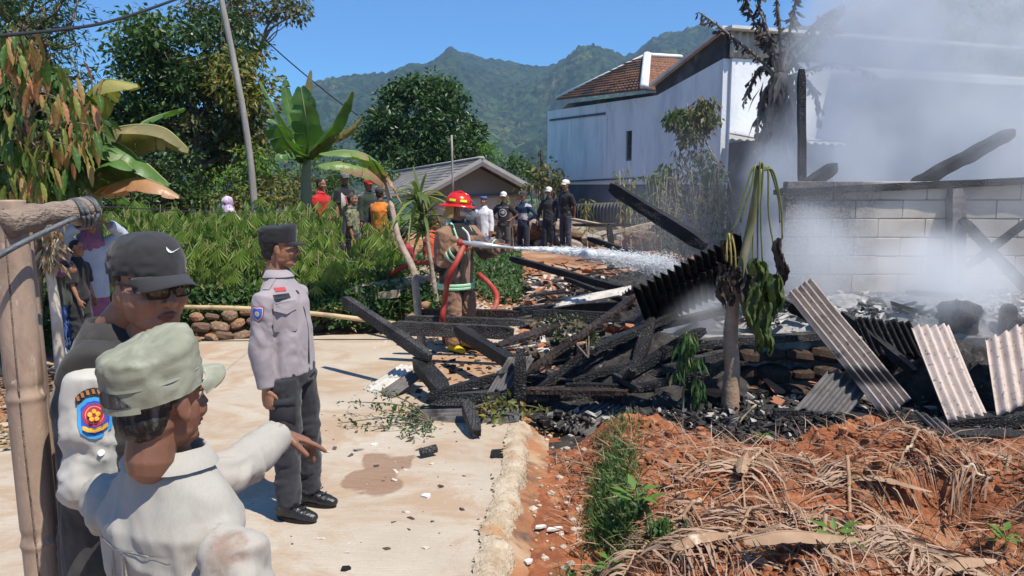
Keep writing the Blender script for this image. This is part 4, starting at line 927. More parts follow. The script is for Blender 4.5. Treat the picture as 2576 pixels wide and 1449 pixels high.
def _lens():
    m, t, b, o = _nt('spectacle_lens'); N = NB(t); tr = N.n('BsdfTransparent'); tr.inputs[0].default_value = (.8, .84, .76, 1); gl = N.n('BsdfGlossy'); gl.inputs['Roughness'].default_value = .05
    mx = N.n('MixShader'); mx.inputs[0].default_value = .06; N.l(tr.outputs[0], mx.inputs[1]); N.l(gl.outputs[0], mx.inputs[2]); N.l(mx.outputs[0], o.inputs[0]); return m
gr = bpy.data.objects.new('glasses', None); COL.objects.link(gr); gr.parent = rt_
for sg in (-1, 1):
    rect = [(-.024, .014), (0, .016), (.024, .014), (.027, .0), (.022, -.015), (0, -.018), (-.022, -.015), (-.026, 0)]
    P = [A(sg*(.033)+a_, .106-.012*abs(sg*.033+a_)/.05, .001+b_) for a_, b_ in rect]; P2 = P+[P[0]]
    V, F = loft(curve(P2, 32), .0024, n=6); obj('rim', mesh('rim', HL(V), F, frm), gr)
    V, F = slab([p for p in P][::-1], .001); obj('lens', mesh('lens', HL(V), F, _lens()), gr)
    V, F = tube([A(sg*.060, .094, .008), A(sg*.078, .05, .012), A(sg*.083, -.0, .010), A(sg*.08, -.02, -.0)], .0024, 6, 12); obj('temple_arm', mesh('temple_arm', HL(V), F, frm), gr)
V, F = tube([A(-.009, .108, .006), A(0, .111, .009), A(.009, .108, .006)], .0022, 6, 5); obj('bridge', mesh('bridge', HL(V), F, frm), gr)
gr.name = 'spectacles'
# white tick mark embroidered on the cap front, laid on the cloth
sw = [(-.034, .013), (-.037, .002), (-.033, -.008), (-.024, -.0115), (-.012, -.009), (.006, -.003), (.040, .0085), (.012, .001), (-.008, -.0045), (-.019, -.0055), (-.0255, -.001), (-.0275, .0055)]
co = np.zeros(len(JN['cap'].data.vertices)*3, np.float32); JN['cap'].data.vertices.foreach_get('co', co)
bv = BVHTree.FromPolygons([tuple(v) for v in co.reshape(-1, 3).tolist()], [tuple(p.vertices) for p in JN['cap'].data.polygons])
Rh = JN['Rh']; T_ = rotm(math.radians(5), 0, 0); nn_ = Rh@T_@nrm(A(-.1, 1, .25)); uu = nrm(np.cross(Rh@A(0, 0, 1), nn_)); vv = np.cross(nn_, uu); cc = JN['HL'](T_@A(-.014, .05, .083))
from mathutils.geometry import tessellate_polygon
dense = []
for k_ in range(len(sw)):
    a_, b_ = np.array(sw[k_]), np.array(sw[(k_+1) % len(sw)])
    for t_ in (0, .5): dense.append(a_+(b_-a_)*t_)
tri = tessellate_polygon([[Vector((p[0], p[1], 0)) for p in dense]])
V = []
for p in dense:
    w = cc+uu*p[0]*.66+vv*p[1]*.72; h, n2, ix, ds = bv.ray_cast(Vector(w+nn_*.2), Vector(-nn_), .5); V.append(np.array(h)+nn_*.0025 if h is not None else w)
obj('tick_mark', mesh('tick_mark', V, [tuple(t) for t in tri], flat('embroidery_grey', (.62, .62, .64)), False), JN['root'])
# sleeve badge and arched tape
c0 = JN['shR']*.70+JN['elR']*.30; s_ = 1.
bn = nrm(A(1, .10, .12)) # the person's right hand side
oct_ = [(-.030, .047), (-.022, .055), (0, .058), (.022, .055), (.033, .047), (.046, .036), (.047, -.02), (.040, -.042), (.016, -.06), (0, -.063), (-.016, -.06), (-.040, -.042), (-.047, -.02), (-.046, .036)]
scr = [(-.036, -.022), (-.036, -.034), (-.022, -.042), (0, -.046), (.022, -.042), (.036, -.034), (.036, -.022), (.022, -.03), (0, -.034), (-.022, -.03)]
B = [(flat('badge_sky', (.06, .36, .72)), [(a_*1.08, b_*1.08) for a_, b_ in oct_]), (flat('badge_royal', (.04, .1, .5)), [(a_*.86, b_*.88) for a_, b_ in oct_]), (flat('badge_crimson', (.5, .04, .06)), circ(.036, 0, .008)),
     (flat('badge_pink', (.75, .35, .3)), circ(.028, 0, .008)), (flat('badge_crimson', (.5, .04, .06)), circ(.0255, 0, .008)), (flat('badge_amber', (.8, .42, .05)), scr)]
B += [(flat('badge_yellow', (.85, .5, .06)), circ(.0075, math.sin(t_)*.0125, .008+math.cos(t_)*.0125, 8)) for t_ in (0, 1.25, 2.5, 3.8, 5.03)]
B = [(m_, [(x_*.74, y_*.78) for x_, y_ in p_]) for m_, p_ in B]
dec(JN, 'sleeve_badge', B, c0+A(0, .012, .0), bn, A(0, 0, 1), 'shirt', .004)
tape = [(.055*math.sin(t_), .118*math.cos(t_)-.118) for t_ in np.linspace(-1.05, 1.05, 9)]; tape = [(.050*math.sin(t_), .052*math.cos(t_)-.052) for t_ in np.linspace(-.95, .95, 9)]
ring_ = tape+[(a_*.98, b_-.018) for a_, b_ in tape[::-1]]
dec(JN, 'arched_tape', [(c_char, ring_)], c0+A(0, .012, .072), bn, A(0, 0, 1), 'shirt', .004)
for k_, chv in enumerate('PEMADAM'):   # worn orange letters, as blurred as on the tape: small bars
    t_ = -.75+k_*.25; x0_, y0_ = .050*math.sin(t_), .052*math.cos(t_)-.061
    dec(JN, 'tape_letter', [(flat('tape_orange', (.5, .22, .08)), [(x0_-.0045, y0_+.006), (x0_+.0025, y0_+.006), (x0_+.0045, y0_-.006), (x0_-.002, y0_-.006)])], c0+A(0, .012, .072), bn, A(0, 0, 1), 'shirt', .0055)
b_ = dec(JN, 'button', [(flat('button_white', (.7, .69, .66), .35), circ(.008, 0, 0, 14))], JN['shR']*.36+JN['elR']*.64+A(0, .03, 0), bn, A(0, 0, 1), 'shirt', .006)
# rolled cuff
el, wr = JN['elR'], JN['wrR']; cu = el+(wr-el)*.6
V, F, Nn = fuse(MB().add(*loft([el+(wr-el)*.36, cu], [.066, .07], n=18)), .008, 3); V = folds(V, Nn, .006, 14, 5); obj('cuff', mesh('cuff', V, F, JN['shirt'].data.materials[0]), JN['root'])
# -- old man seen from behind
N1 = W(428, 1168, 1.64); sR = W(592, 1392, 1.50); sL = W(262, 1262, 1.72); f1 = nrm(A(.62, .78))
pass
wL = W(706, 1090, 2.22); eL = W(588, 1190, 2.03); hd = nrm(W(840, 1128, 2.30)-wL)
RO = rotm(0, 0, math.atan2(-f1[0], f1[1]))
def old_shirt():
    m, t, b, o = _nt('worn_cream_shirt'); N = NB(t); v = N.coord()
    st = N.noise(N.coord((90, 90, 9)), 2.5, 2, .5)
    col = N.mix(N.ramp(st, .3, .75), (.37, .35, .305), (.33, .315, .28))
    col = N.mix(N.math('MULTIPLY', N.ramp(N.noise(v, 5, 7, .6), .5, .7), .45), col, (.40, .34, .27))
    col = N.mix(N.ramp(N.noise(v, 9, 5, .6, .5), .66, .72), col, (.30, .17, .10))
    for pt, rr_ in (((sR-A(N1[0], N1[1], 0))@RO+A(.02, -.03, .03), .05), ((N1-A(N1[0], N1[1], 0))@RO+A(.06, -.09, -.22), .03)):
        dn3 = N.n('VectorMath', operation='DISTANCE'); N.l(v, dn3.inputs[0]); dn3.inputs[1].default_value = tuple(pt); col = N.mix(N.math('MULTIPLY', N.ramp(N.math('ADD', dn3.outputs['Value'], N.math('MULTIPLY', N.math('SUBTRACT', N.noise(v, 26, 5, .65), .5), rr_*2.2)), rr_*.55, rr_, (1, 1, 1), (0, 0, 0)), .6), col, (.24, .13, .08))
    N.l(col, b.inputs['Base Color']); b.inputs['Roughness'].default_value = .92; b.inputs['Sheen Weight'].default_value = .1
    N.l(N.bump(N.noise(N.coord((200, 200, 40)), 3, 3), .25, .002), b.inputs['Normal']); return m
def cap_khaki():
    return pm('faded_green_cap', (.265, .27, .20), (.205, .21, .155), 14, .92, .12, 420, c3=(.34, .22, .14), s3=16, thr=(.66, .74), c4_=(.34, .355, .28), s4=6, thr4=(.5, .68))
osh = old_shirt()
JO = person('old man seen from behind in worn cream shirt and faded green cap, pointing right', (N1[0], N1[1], 0), f1, H=1.57, head=(11, -4), q=2, curlR=.6, wide=1.42, hsc=1.06,
    override=dict(neck=N1, shR=sR, shL=sL, elL=eL, wrL=wL, elR=sR+A(.03, -.04, -.27), wrR=sR+A(.12, .05, -.48), head=W(408, 1000, 1.60)),
    curlL=[.15, .8, 1.0, 1.0], palmL=(A(0, 0, 1)@RO, nrm(A(hd[1], -hd[0], .1))@RO, hd@RO), shirt=dict(mat=osh, hem=.12, inf=.015, fold=.014, cw=1.22), pants=dict(mat=c_greyp), shoes=dict(mat=leather),
    hat=dict(kind='flatcap', mat=cap_khaki(), brim=.07, drop=.018, curl=.02, tilt=13, crumple=.0045, tall=1.22, low=.012), hair='hair_grey', skin=SKIN2)
HO = JO['HL']
# strap opening at the back of the cap
V, F = tube([A(-.055, -.108, .028), A(-.03, -.121, .016), A(0, -.127, .012), A(.03, -.121, .016), A(.055, -.108, .028)], .001, 6, 14)
Vb = []
for a_ in np.linspace(-2.3, -.84, 15): Vb += [(math.cos(a_)*.089, math.sin(a_)*.112-.012, .027), (math.cos(a_)*.091, math.sin(a_)*.114-.012, .013)]
Vb = np.array(Vb)@rotm(math.radians(13), 0, 0).T; obj('strap', mesh('strap', HO(Vb), gridF(15, 2), JO['cap'].data.materials[0]), JO['root'])
Vb = []
n_ = 14
for a_ in np.linspace(-2.15, -1.0, n_):
    q_ = math.sin((a_+2.15)/1.15*math.pi); Vb += [(math.cos(a_)*.0905, math.sin(a_)*.1135-.012, .030), (math.cos(a_)*.0905, math.sin(a_)*.1125-.012, .030+.034*q_)]
Vb = np.array(Vb)@rotm(math.radians(13), 0, 0).T; obj('back_opening', mesh('back_opening', HO(Vb), gridF(n_, 2), M['hair_grey']), JO['root'])
Vb = []
for a_ in np.linspace(0, 2*np.pi, 41)[:-1]: Vb += [(math.cos(a_)*.0872, math.sin(a_)*.1095-.012, .066), (math.cos(a_)*.0884, math.sin(a_)*.1107-.012, .0595)]
Vb = np.array(Vb)@rotm(math.radians(13), 0, 0).T; Fq = np.array([[2*i, 2*((i+1) % 40), 2*((i+1) % 40)+1, 2*i+1] for i in range(40)]); obj('band_seam', mesh('band_seam', HO(Vb), Fq, JO['cap'].data.materials[0]), JO['root'])
# collar laid open, yoke seam, pleats
Lc = lambda v: (np.asarray(v)-JO['_L0'])@JO['_R']
yk = [(-.13, .0), (-.08, -.004), (0, -.006), (.08, -.004), (.13, 0), (.13, -.0035), (.08, -.0075), (0, -.0095), (-.08, -.0075), (-.13, -.0035)]
mid = JO['neck']*.60+JO['pelvis']*.40
dec(JO, 'yoke_seam', [(osh, yk)], mid, A(0, -1, .1), up_, 'shirt', .003)
for xx in (-.022, .022): dec(JO, 'pleat', [(osh, [(xx-.004, 0), (xx+.004, 0), (xx+.006, -.26), (xx-.006, -.26)])], mid+A(0, 0, -.014), A(0, -1, .1), up_, 'shirt', .006)
# -- firefighter
def coat_mat(name='firefighter_coat'):
    return cloth(name, (.30, .17, .10), (.22, .12, .075), scale=5, c3=(.05, .035, .03), s3=3.2, thr=(.52, .62))
c_coat = coat_mat(); refl = pm('reflective_green', (.25, .6, .3), (.5, .65, .5), 60, .5)
g = G(1140, 895); hY = 8.62
c_dk = cloth('dark_lining', (.02, .018, .018))
FX = (.70, -.71)
def fw(x, y, Y): return W(x, y, Y)
JF = person('firefighter in tan coat, red helmet and yellow boots aiming a hose', (W(1150, 893, hY)[0], hY, 0), FX, H=1.70, head=(34, -6), q=2, wide=1.12, lean=(0, .03),
    override=dict(elR=W(1108, 672, 8.50), wrR=W(1160, 624, 8.36), elL=W(1222, 632, 8.55), wrL=W(1262, 618, 8.36)),
    legR=((.02, .10, -1), (.0, .02, -1)), legL=((-.12, .08, -1), (-.05, -.1, -1)), curlR=1.25, curlL=1.25,
    palmR=(A(.3, 0, -.4)*0+A(.6, .2, .75), A(0, .8, .5), A(-.2, 1, .1)), palmL=(A(-.6, .0, .75), A(0, 1, .3), A(-.5, 1, -.2)),
    shirt=dict(mat=c_coat, hem=.24, inf=.045, fold=.014, collar=True, collar_mat=c_dk, mat2=c_dk, where=lambda c, J: (c[:, 1] > J['pelvis'][1]+.03)*(np.abs(c[:, 0]-.03) < .055+.02*np.sin(c[:, 2]*20))*(c[:, 2] < J['neck'][2]) | (np.linalg.norm(c-J['elR'], axis=1) < .10) | (c[:, 2] > J['neck'][2]-.12)*(np.abs(c[:, 0]) < .15)),
    pants=dict(mat=c_coat, inf=.035), shoes=dict(mat=pm('yellow_rubber', (.72, .5, .02), (.6, .4, .015), 9, .4), name='boot', h=.34), hat=dict(kind='helmet', mat=pm('red_helmet_shell', (.62, .02, .012), (.5, .015, .01), 6, .22, spec=.6)))
def band(J, name, a, b, ra, rb, t, mat_, w=.022, flat_=.75, side=None):
    p = a+(b-a)*t; d = nrm(b-a); V, F = loft([p-d*w, p-d*w*.3, p+d*w*.3, p+d*w], ra, rb, n=22, side=side); return obj(name, mesh(name, V, F, mat_), J['root'])
for t_ in (.55, .72): band(JF, 'reflective_stripe', JF['elR'], JF['wrR'], .088, .088, t_, refl, .013)
band(JF, 'reflective_stripe', JF['elL'], JF['wrL'], .088, .088, .75, refl, .014)
p_, n_ = JF['pelvis'], JF['neck']; shx = nrm(JF['shR']-JF['shL'])
dk = n_-p_
for t_ in (-.40, -.33): band(JF, 'reflective_stripe', p_, n_, .236, .176, t_, refl, .016, side=shx)
for sg in (-1, 1):
    dec(JF, 'reflective_stripe', [(refl, [(-.018, .16), (.018, .16), (.02, -.14), (-.016, -.14)])], n_*.78+p_*.22+shx*sg*.12, A(0, 1, .1), up_, 'shirt', .006)
# -- the others, from left to right
def P(label, x, yt, Y, H, face, z=None, **k):
    l = stand(x, yt, Y, H); return person(label, l, face, H=H, **k)
capw = cloth('white_cap_cloth', (.72, .70, .66)); capb = cloth('dark_cap_cloth', (.05, .05, .055)); capr = cloth('red_cap_cloth', (.6, .03, .03))
sneak = pm('white_sneaker', (.7, .7, .7), None, 5, .6); plaid = cloth('dark_plaid', (.03, .035, .03), (.075, .08, .065), scale=40, stretch=(1, 1, .2))
JW = P('woman in mauve headscarf and pale blue top, shading her eyes with an arm', 222, 548, 8.7, 1.50, (.75, -.66), head=(10, 0), armR=((.75, .3, .5), (-.75, .2, .42)), armL=((-.75, .25, .5), (.72, .25, .45)), hair=None,
    shirt=dict(mat=c_lblue, hem=.25, inf=.03), pants=dict(mat=c_hood, skirt=True), shoes=dict(mat=c_black), hat=dict(kind='hood', mat=c_hood), q=1)
P('boy in black T-shirt and dark trousers beside the pointing child', 190, 610, 8.25, 1.17, (1, -.15), head=(0, 0), armR=((.08, .12, -1), (.0, .4, -1)), armL=((-.1, .1, -1), (0, .3, -1)), shirt=dict(mat=c_black, sleeve=.45, hem=.1), pants=dict(mat=c_char), shoes=dict(mat=c_black), q=1)
P('child in purple shirt and blue jeans pointing right with an outstretched arm', 152, 622, 8.15, 1.15, (.9, -.4), head=(15, 0), armR=((.3, 1, .05), (.1, 1, .12)), armL=((-.1, .1, -1), (0, .3, -1)), curlR=.5, shirt=dict(mat=cloth('purple_cloth', (.13, .05, .15)), hem=.12), pants=dict(mat=c_jeans), shoes=dict(mat=sneak), vest=dict(mat=plaid, name='vest', key='vest', sleeve=0, inf=.03, hem=.14, collar=False), q=1)
P('adult in a light grey shirt partly hidden behind the log and the children', 150, 545, 9.2, 1.50, (.9, -.3), shirt=dict(mat=cloth('light_grey_cloth', (.5, .5, .52))), pants=dict(mat=c_greyp), shoes=dict(mat=c_black), q=1)
shawl = cloth('striped_mauve_shawl', (.42, .26, .42), (.62, .55, .64), scale=14, stretch=(3, 3, .3), r2=(.47, .53))
JS = P('person with a striped mauve shawl over the head among the crops', 572, 499, 12.7, 1.5, (.5, .8), hair=None, shirt=dict(mat=shawl, hem=-.1, inf=.05), pants=dict(mat=c_greyp), hat=dict(kind='hood', mat=shawl), q=1)
P('man in a red shirt standing above the crops', 806, 452, 14.8, 1.62, (.8, -.5), head=(10, -5), shirt=dict(mat=c_red, sleeve=.4), pants=dict(mat=c_navy), shoes=dict(mat=c_black), q=1)
J1 = P('man in a black printed T-shirt and patterned cap behind the crops', 866, 438, 16.4, 1.70, (.6, -.75), shirt=dict(mat=c_black, sleeve=.42), pants=dict(mat=c_navy), shoes=dict(mat=c_black), hat=dict(kind='cap', mat=cloth('patterned_cap', (.3, .3, .3), (.04, .04, .04), scale=40)), q=1)
dec(J1, 'shirt_print', [(flat('print_white', (.55, .5, .48)), [(-.13, .16), (.13, .16), (.13, -.16), (-.13, -.16)]), (flat('print_red', (.45, .1, .08)), [(-.07, .07), (.0, .12), (.06, .0), (-.02, -.1)])], J1['neck']*.45+J1['pelvis']*.55, A(0, 1, 0), up_, 'shirt', .008)
P('grey haired man in camouflage shirt and black shorts stepping through the weeds', 884, 489, 14.6, 1.58, (.93, -.2), head=(5, 0), armR=((.08, .1, -1), (.0, .25, -1)), legR=((.02, .02, -1), (0, -.25, -1)), legL=((-.05, .2, -1), (0, -.05, -1)), hair='hair_grey', shirt=dict(mat=c_camo, sleeve=.45, hem=.1), pants=dict(mat=c_black, len=.62, inf=.03), q=1)
P('man in a red cap and dark green jacket behind the crops', 926, 454, 16.2, 1.62, (.5, -.8), head=(20, 0), shirt=dict(mat=cloth('dark_green_cloth', (.035, .05, .035))), pants=dict(mat=c_navy), shoes=dict(mat=c_black), hat=dict(kind='cap', mat=capr), q=1)
P('man in an orange vest and black cap seen from behind near the leaning stick', 955, 474, 14.2, 1.62, (.3, .9), armR=((.3, .1, -1), (-.3, .8, .1)), shirt=dict(mat=c_char), vest=dict(mat=c_orange, name='vest', key='vest', sleeve=0, inf=.035, hem=.1, collar=False), pants=dict(mat=c_char), shoes=dict(mat=c_black), hat=dict(kind='cap', mat=capb), q=1)
P('person in an orange red jacket hidden behind the spiky leaved plant', 1090, 545, 11.6, 1.58, (.9, -.3), shirt=dict(mat=cloth('orange_red_cloth', (.62, .10, .04), (.45, .06, .03), scale=5), inf=.04), pants=dict(mat=cloth('orange_brown', (.4, .13, .06))), shoes=dict(mat=c_black), q=1)
P('woman in dark red clothes half hidden behind the leaning stick', 1018, 575, 12.4, 1.48, (.6, .6), shirt=dict(mat=cloth('dark_red_cloth', (.3, .03, .05))), pants=dict(mat=c_jeans), shoes=dict(mat=c_black), q=1)
P('person in a grey hooded jacket just behind the firefighter', 1186, 508, 17.6, 1.60, (-.5, -.8), hair=None, shirt=dict(mat=cloth('grey_hood_cloth', (.10, .10, .11)), inf=.03, hem=.25), pants=dict(mat=c_greyp), shoes=dict(mat=c_black), hat=dict(kind='hoodie', mat=cloth('grey_hood2', (.06, .06, .07))), q=1)
P('man in a white tunic, blue sarong and blue skullcap beside the grey house', 1217, 496, 19.2, 1.62, (-.3, -.95), shirt=dict(mat=cloth('white_tunic', (.72, .73, .76)), hem=.3, inf=.025), pants=dict(mat=cloth('blue_sarong', (.16, .22, .42)), skirt=True), shoes=dict(mat=c_black), hat=dict(kind='peci', mat=cloth('blue_skullcap', (.08, .16, .35))), q=1)
akim = dict(armR=((.75, -.25, -.8), (-.7, .35, -.55)), armL=((-.75, -.25, -.8), (.7, .35, -.55)))
J2 = P('man in a black T-shirt with a round white print and a white cap', 1267, 486, 19.6, 1.62, (-.2, -.97), shirt=dict(mat=c_black, sleeve=.42, hem=.12), pants=dict(mat=c_greyp), shoes=dict(mat=c_black), hat=dict(kind='cap', mat=capw), q=1, **akim)
ch = J2['neck']*.52+J2['pelvis']*.48
dec(J2, 'shirt_print', [(flat('print_grey', (.5, .5, .5)), circ(.10, 0, 0, 18)), (c_black, circ(.078, 0, 0, 18)), (flat('print_grey', (.5, .5, .5)), circ(.045, .01, .01, 10))], ch, A(0, 1, 0), up_, 'shirt', .008)
dec(J2, 'shirt_print', [(flat('print_grey', (.5, .5, .5)), [(-.14, .007), (.14, .007), (.14, -.007), (-.14, -.007)])], ch+A(0, 0, .14), A(0, 1, 0), up_, 'shirt', .008)
c_hal = cloth('navy_white_shirt', (.02, .04, .09)); c_ltg = cloth('light_panel', (.4, .42, .46))
P('man in a navy and white long sleeved shirt and dark cap, hands on hips', 1317, 484, 19.8, 1.64, (-.6, -.8), head=(0, 0), shirt=dict(mat=c_hal, hem=.12, mat2=c_ltg, where=lambda c, J: (np.abs(c[:, 0]) < .16)*(c[:, 2] < J['neck'][2]-.26)*(c[:, 2] > J['neck'][2]-.42) | (c[:, 2] > J['neck'][2]-.1)*(np.abs(c[:, 0]) > .1)), pants=dict(mat=c_navy), shoes=dict(mat=c_black), hat=dict(kind='cap', mat=capb), q=1, **akim)
P('man in dark clothes and white cap, third from the right of the white house group', 1381, 474, 20.4, 1.64, (-.35, -.9), armR=((.5, -.1, -1), (.15, .1, -1)), shirt=dict(mat=c_char), pants=dict(mat=c_navy), shoes=dict(mat=c_black), hat=dict(kind='cap', mat=capw), q=1)['root']['label'] = 'shorter man in dark shirt and white cap standing beside the tallest onlooker'
P('tallest onlooker in black shirt and white cap, hands behind his back', 1424, 456, 20.2, 1.74, (-.75, -.65), armR=((.25, -.35, -1), (-.3, -.25, -1)), armL=((-.25, -.35, -1), (.3, -.25, -1)), shirt=dict(mat=c_black, sleeve=.45), pants=dict(mat=cloth('faded_navy', (.06, .07, .10), (.03, .035, .05))), shoes=dict(mat=c_black), hat=dict(kind='cap', mat=capw), q=1)
# ---------------- vegetation ----------------
def leafmat(name, c1, c2, c3=None, t=.3, rough=.5, thr=(.8, .82)):
    return pm(name, c1, c2, .6, rough, island=('c3' if c3 else True), c3=c3, thr=thr, transl=t, spec=.4)
LM = {
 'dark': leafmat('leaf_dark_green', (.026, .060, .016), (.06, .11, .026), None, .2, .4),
 'mid': leafmat('leaf_mid_green', (.045, .095, .022), (.085, .15, .035), None, .3),
 'olive': leafmat('leaf_olive', (.07, .085, .03), (.12, .13, .045), (.2, .15, .06), .25, .55, (.88, .9)),
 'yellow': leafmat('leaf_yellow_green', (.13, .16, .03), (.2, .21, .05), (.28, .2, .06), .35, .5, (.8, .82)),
 'bright': leafmat('leaf_bright_green', (.10, .2, .03), (.15, .27, .05), None, .4),
 'crop': leafmat('leaf_crop', (.12, .22, .035), (.25, .34, .075), (.32, .3, .11), .42, .5, (.90, .92)),
 'weed': leafmat('leaf_weed', (.03, .08, .022), (.07, .14, .035), (.2, .18, .08), .3, .5, (.94, .95)),
 'dry': leafmat('leaf_dry', (.26, .17, .09), (.36, .26, .15), (.5, .42, .3), .2, .7, (.7, .72)),
 'singed': leafmat('leaf_singed', (.10, .085, .06), (.2, .18, .12), (.06, .09, .03), .15, .7, (.6, .62)),
 'burnt': leafmat('leaf_burnt', (.06, .045, .045), (.12, .095, .09), (.22, .19, .16), .1, .75, (.85, .87)),
}
def limbs(mb, base, top, r0, r1, n=7, wob=.06, sides=8):
    base, top = A(*base), A(*top); L = np.linalg.norm(top-base); t = np.linspace(0, 1, n)[:, None]
    P = base+(top-base)*t+rng.normal(size=(n, 3))*wob*L*np.sin(t*np.pi); mb.add(*tube(P, np.linspace(r0, r1, 20), sides, 20)); return P
def crown_pts(c, r, n, shell=.35):
    d = rdir(n); q = (shell+(1-shell)*rng.random(n))**.5; return A(*c)+d*q[:, None]*A(*r)
def clump_leaves(C, per, cr, size, tmpl, droop=.3, up=.5):
    """tufts of leaves round the clump centres C"""
    n = len(C)*per; cc = np.repeat(C, per, 0); o = rdir(n)*(rng.random(n)**.6)[:, None]*cr*A(1, 1, .75); p = cc+o
    d = o/cr+rdir(n)*.6; d[:, 2] -= droop; u = rdir(n)*.6+A(0, 0, up); return scatter(tmpl, p, d, u, size*(.65+.7*rng.random(n)))
def tree(label, base, top, r0, blobs, mats, size, per=34, clump=.45, tmpl=LEAF, droop=.3, bark='bark', group=None, name='tree', dens=1.0, bend=.05):
    e = empty(name, tuple(base), label, 'tree', group); mw = Matrix.Translation(-Vector(tuple(base)))
    mb = MB(); tr = limbs(mb, base, top, r0, r0*.5, 7, bend)
    crowns = {}
    for bi, (c, r, mk, nc) in enumerate(blobs):
        C = crown_pts(c, r, int(nc*dens)); st = tr[-1-(bi % 3)]
        mid = limbs(mb, st, A(*c)-A(0, 0, r[2]*.3), r0*.38, r0*.15, 5, .07, 6)
        for q in C[:min(len(C), 10)]: limbs(mb, mid[rng.integers(2, 5)], q, r0*.13, r0*.03, 4, .08, 5)
        V, F = clump_leaves(C, per, clump, size, tmpl, droop); m_ = crowns.setdefault(mk, MB()); m_.add(V, F)
    obj('trunk', mb.mesh('trunk', M[bark]), e, mw=mw)
    for mk, m_ in crowns.items(): obj('crown', m_.mesh('crown', LM[mk], False), e, mw=mw, kind='stuff')
    return e
def gz(p, dz=0): p = A(*p); p[2] = zgrid_ground(p[0], p[1])+dz; return p
# big tree left of the pole
b = gz(W(492, 505, 17)); k = 17/1946.
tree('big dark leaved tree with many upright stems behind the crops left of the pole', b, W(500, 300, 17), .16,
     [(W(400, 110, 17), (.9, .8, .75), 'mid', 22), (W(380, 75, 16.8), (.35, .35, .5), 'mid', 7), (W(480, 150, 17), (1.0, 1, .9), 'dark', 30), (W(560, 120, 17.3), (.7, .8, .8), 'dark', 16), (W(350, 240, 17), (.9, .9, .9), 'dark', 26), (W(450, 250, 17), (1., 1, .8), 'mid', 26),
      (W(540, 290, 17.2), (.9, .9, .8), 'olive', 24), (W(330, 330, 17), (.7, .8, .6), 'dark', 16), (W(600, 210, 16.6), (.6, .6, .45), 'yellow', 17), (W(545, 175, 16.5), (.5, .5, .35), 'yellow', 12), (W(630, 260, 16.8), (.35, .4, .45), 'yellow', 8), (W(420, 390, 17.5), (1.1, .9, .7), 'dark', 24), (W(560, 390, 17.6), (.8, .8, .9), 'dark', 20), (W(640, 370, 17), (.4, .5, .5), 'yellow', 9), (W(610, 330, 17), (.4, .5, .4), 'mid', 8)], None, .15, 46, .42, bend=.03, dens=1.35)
# taller tree behind, crown leaving the frame at the top
b = gz(W(600, 505, 20.5))
tree('taller loose crowned tree rising behind the utility pole to the top edge', b, W(585, 110, 20.5), .17,
     [(W(640, 10, 20.5), (.8, .8, .35), 'olive', 14), (W(710, 15, 20.5), (.6, .6, .3), 'olive', 10), (W(545, 10, 20.5), (.8, .8, .4), 'olive', 12), (W(590, 85, 20.3), (.55, .6, .5), 'olive', 10), (W(745, 25, 20.3), (.2, .3, .25), 'olive', 4), (W(640, 125, 20.3), (.35, .4, .25), 'olive', 5), (W(570, -120, 21), (1.5, 1.4, 1.0), 'olive', 24), (W(480, 20, 20), (.3, .3, .2), 'olive', 4)], None, .15, 30, .38)
# top left
b = gz(W(-60, 520, 12.5))
tree('dark tree filling the top left corner, fine drooping sprays against the sky', b, W(60, 60, 12), .22,
     [(W(40, 30, 12), (.8, .7, .35), 'dark', 22), (W(110, 20, 12), (.6, .6, .3), 'dark', 14), (W(100, 95, 11.8), (.4, .5, .3), 'dark', 9), (W(160, 110, 11.8), (.25, .3, .2), 'dark', 4), (W(0, 90, 12), (.5, .6, .3), 'dark', 10), (W(50, -120, 12), (1.3, 1.2, .7), 'dark', 30), (W(150, 200, 12.2), (.5, .4, .3), 'dark', 8), (W(180, 300, 12.2), (.5, .4, .35), 'dark', 9), (W(60, 380, 12.6), (.9, .6, .8), 'dark', 26), (W(180, 420, 12.8), (.6, .5, .5), 'dark', 14)], None, .13, 34, .3, NARROW)
# round dense tree in the middle
b = gz(W(1062, 470, 38)); b[2] = -1.5
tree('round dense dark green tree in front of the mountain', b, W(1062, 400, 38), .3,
     [(W(1060, 300, 38), (2.6, 2.4, 1.9), 'dark', 90), (W(1000, 330, 37.5), (1.6, 1.6, 1.5), 'dark', 42), (W(1130, 330, 37.5), (1.7, 1.6, 1.4), 'dark', 42), (W(1080, 240, 38), (1.7, 1.6, .9), 'mid', 36), (W(1030, 385, 37), (2.2, 1.8, .9), 'dark', 36), (W(1120, 390, 37), (2.0, 1.8, .7), 'dark', 30), (W(1185, 350, 37.5), (.7, 1, .8), 'mid', 12), (W(935, 350, 37.5), (.6, 1, .7), 'mid', 10)], None, .26, 60, .55)
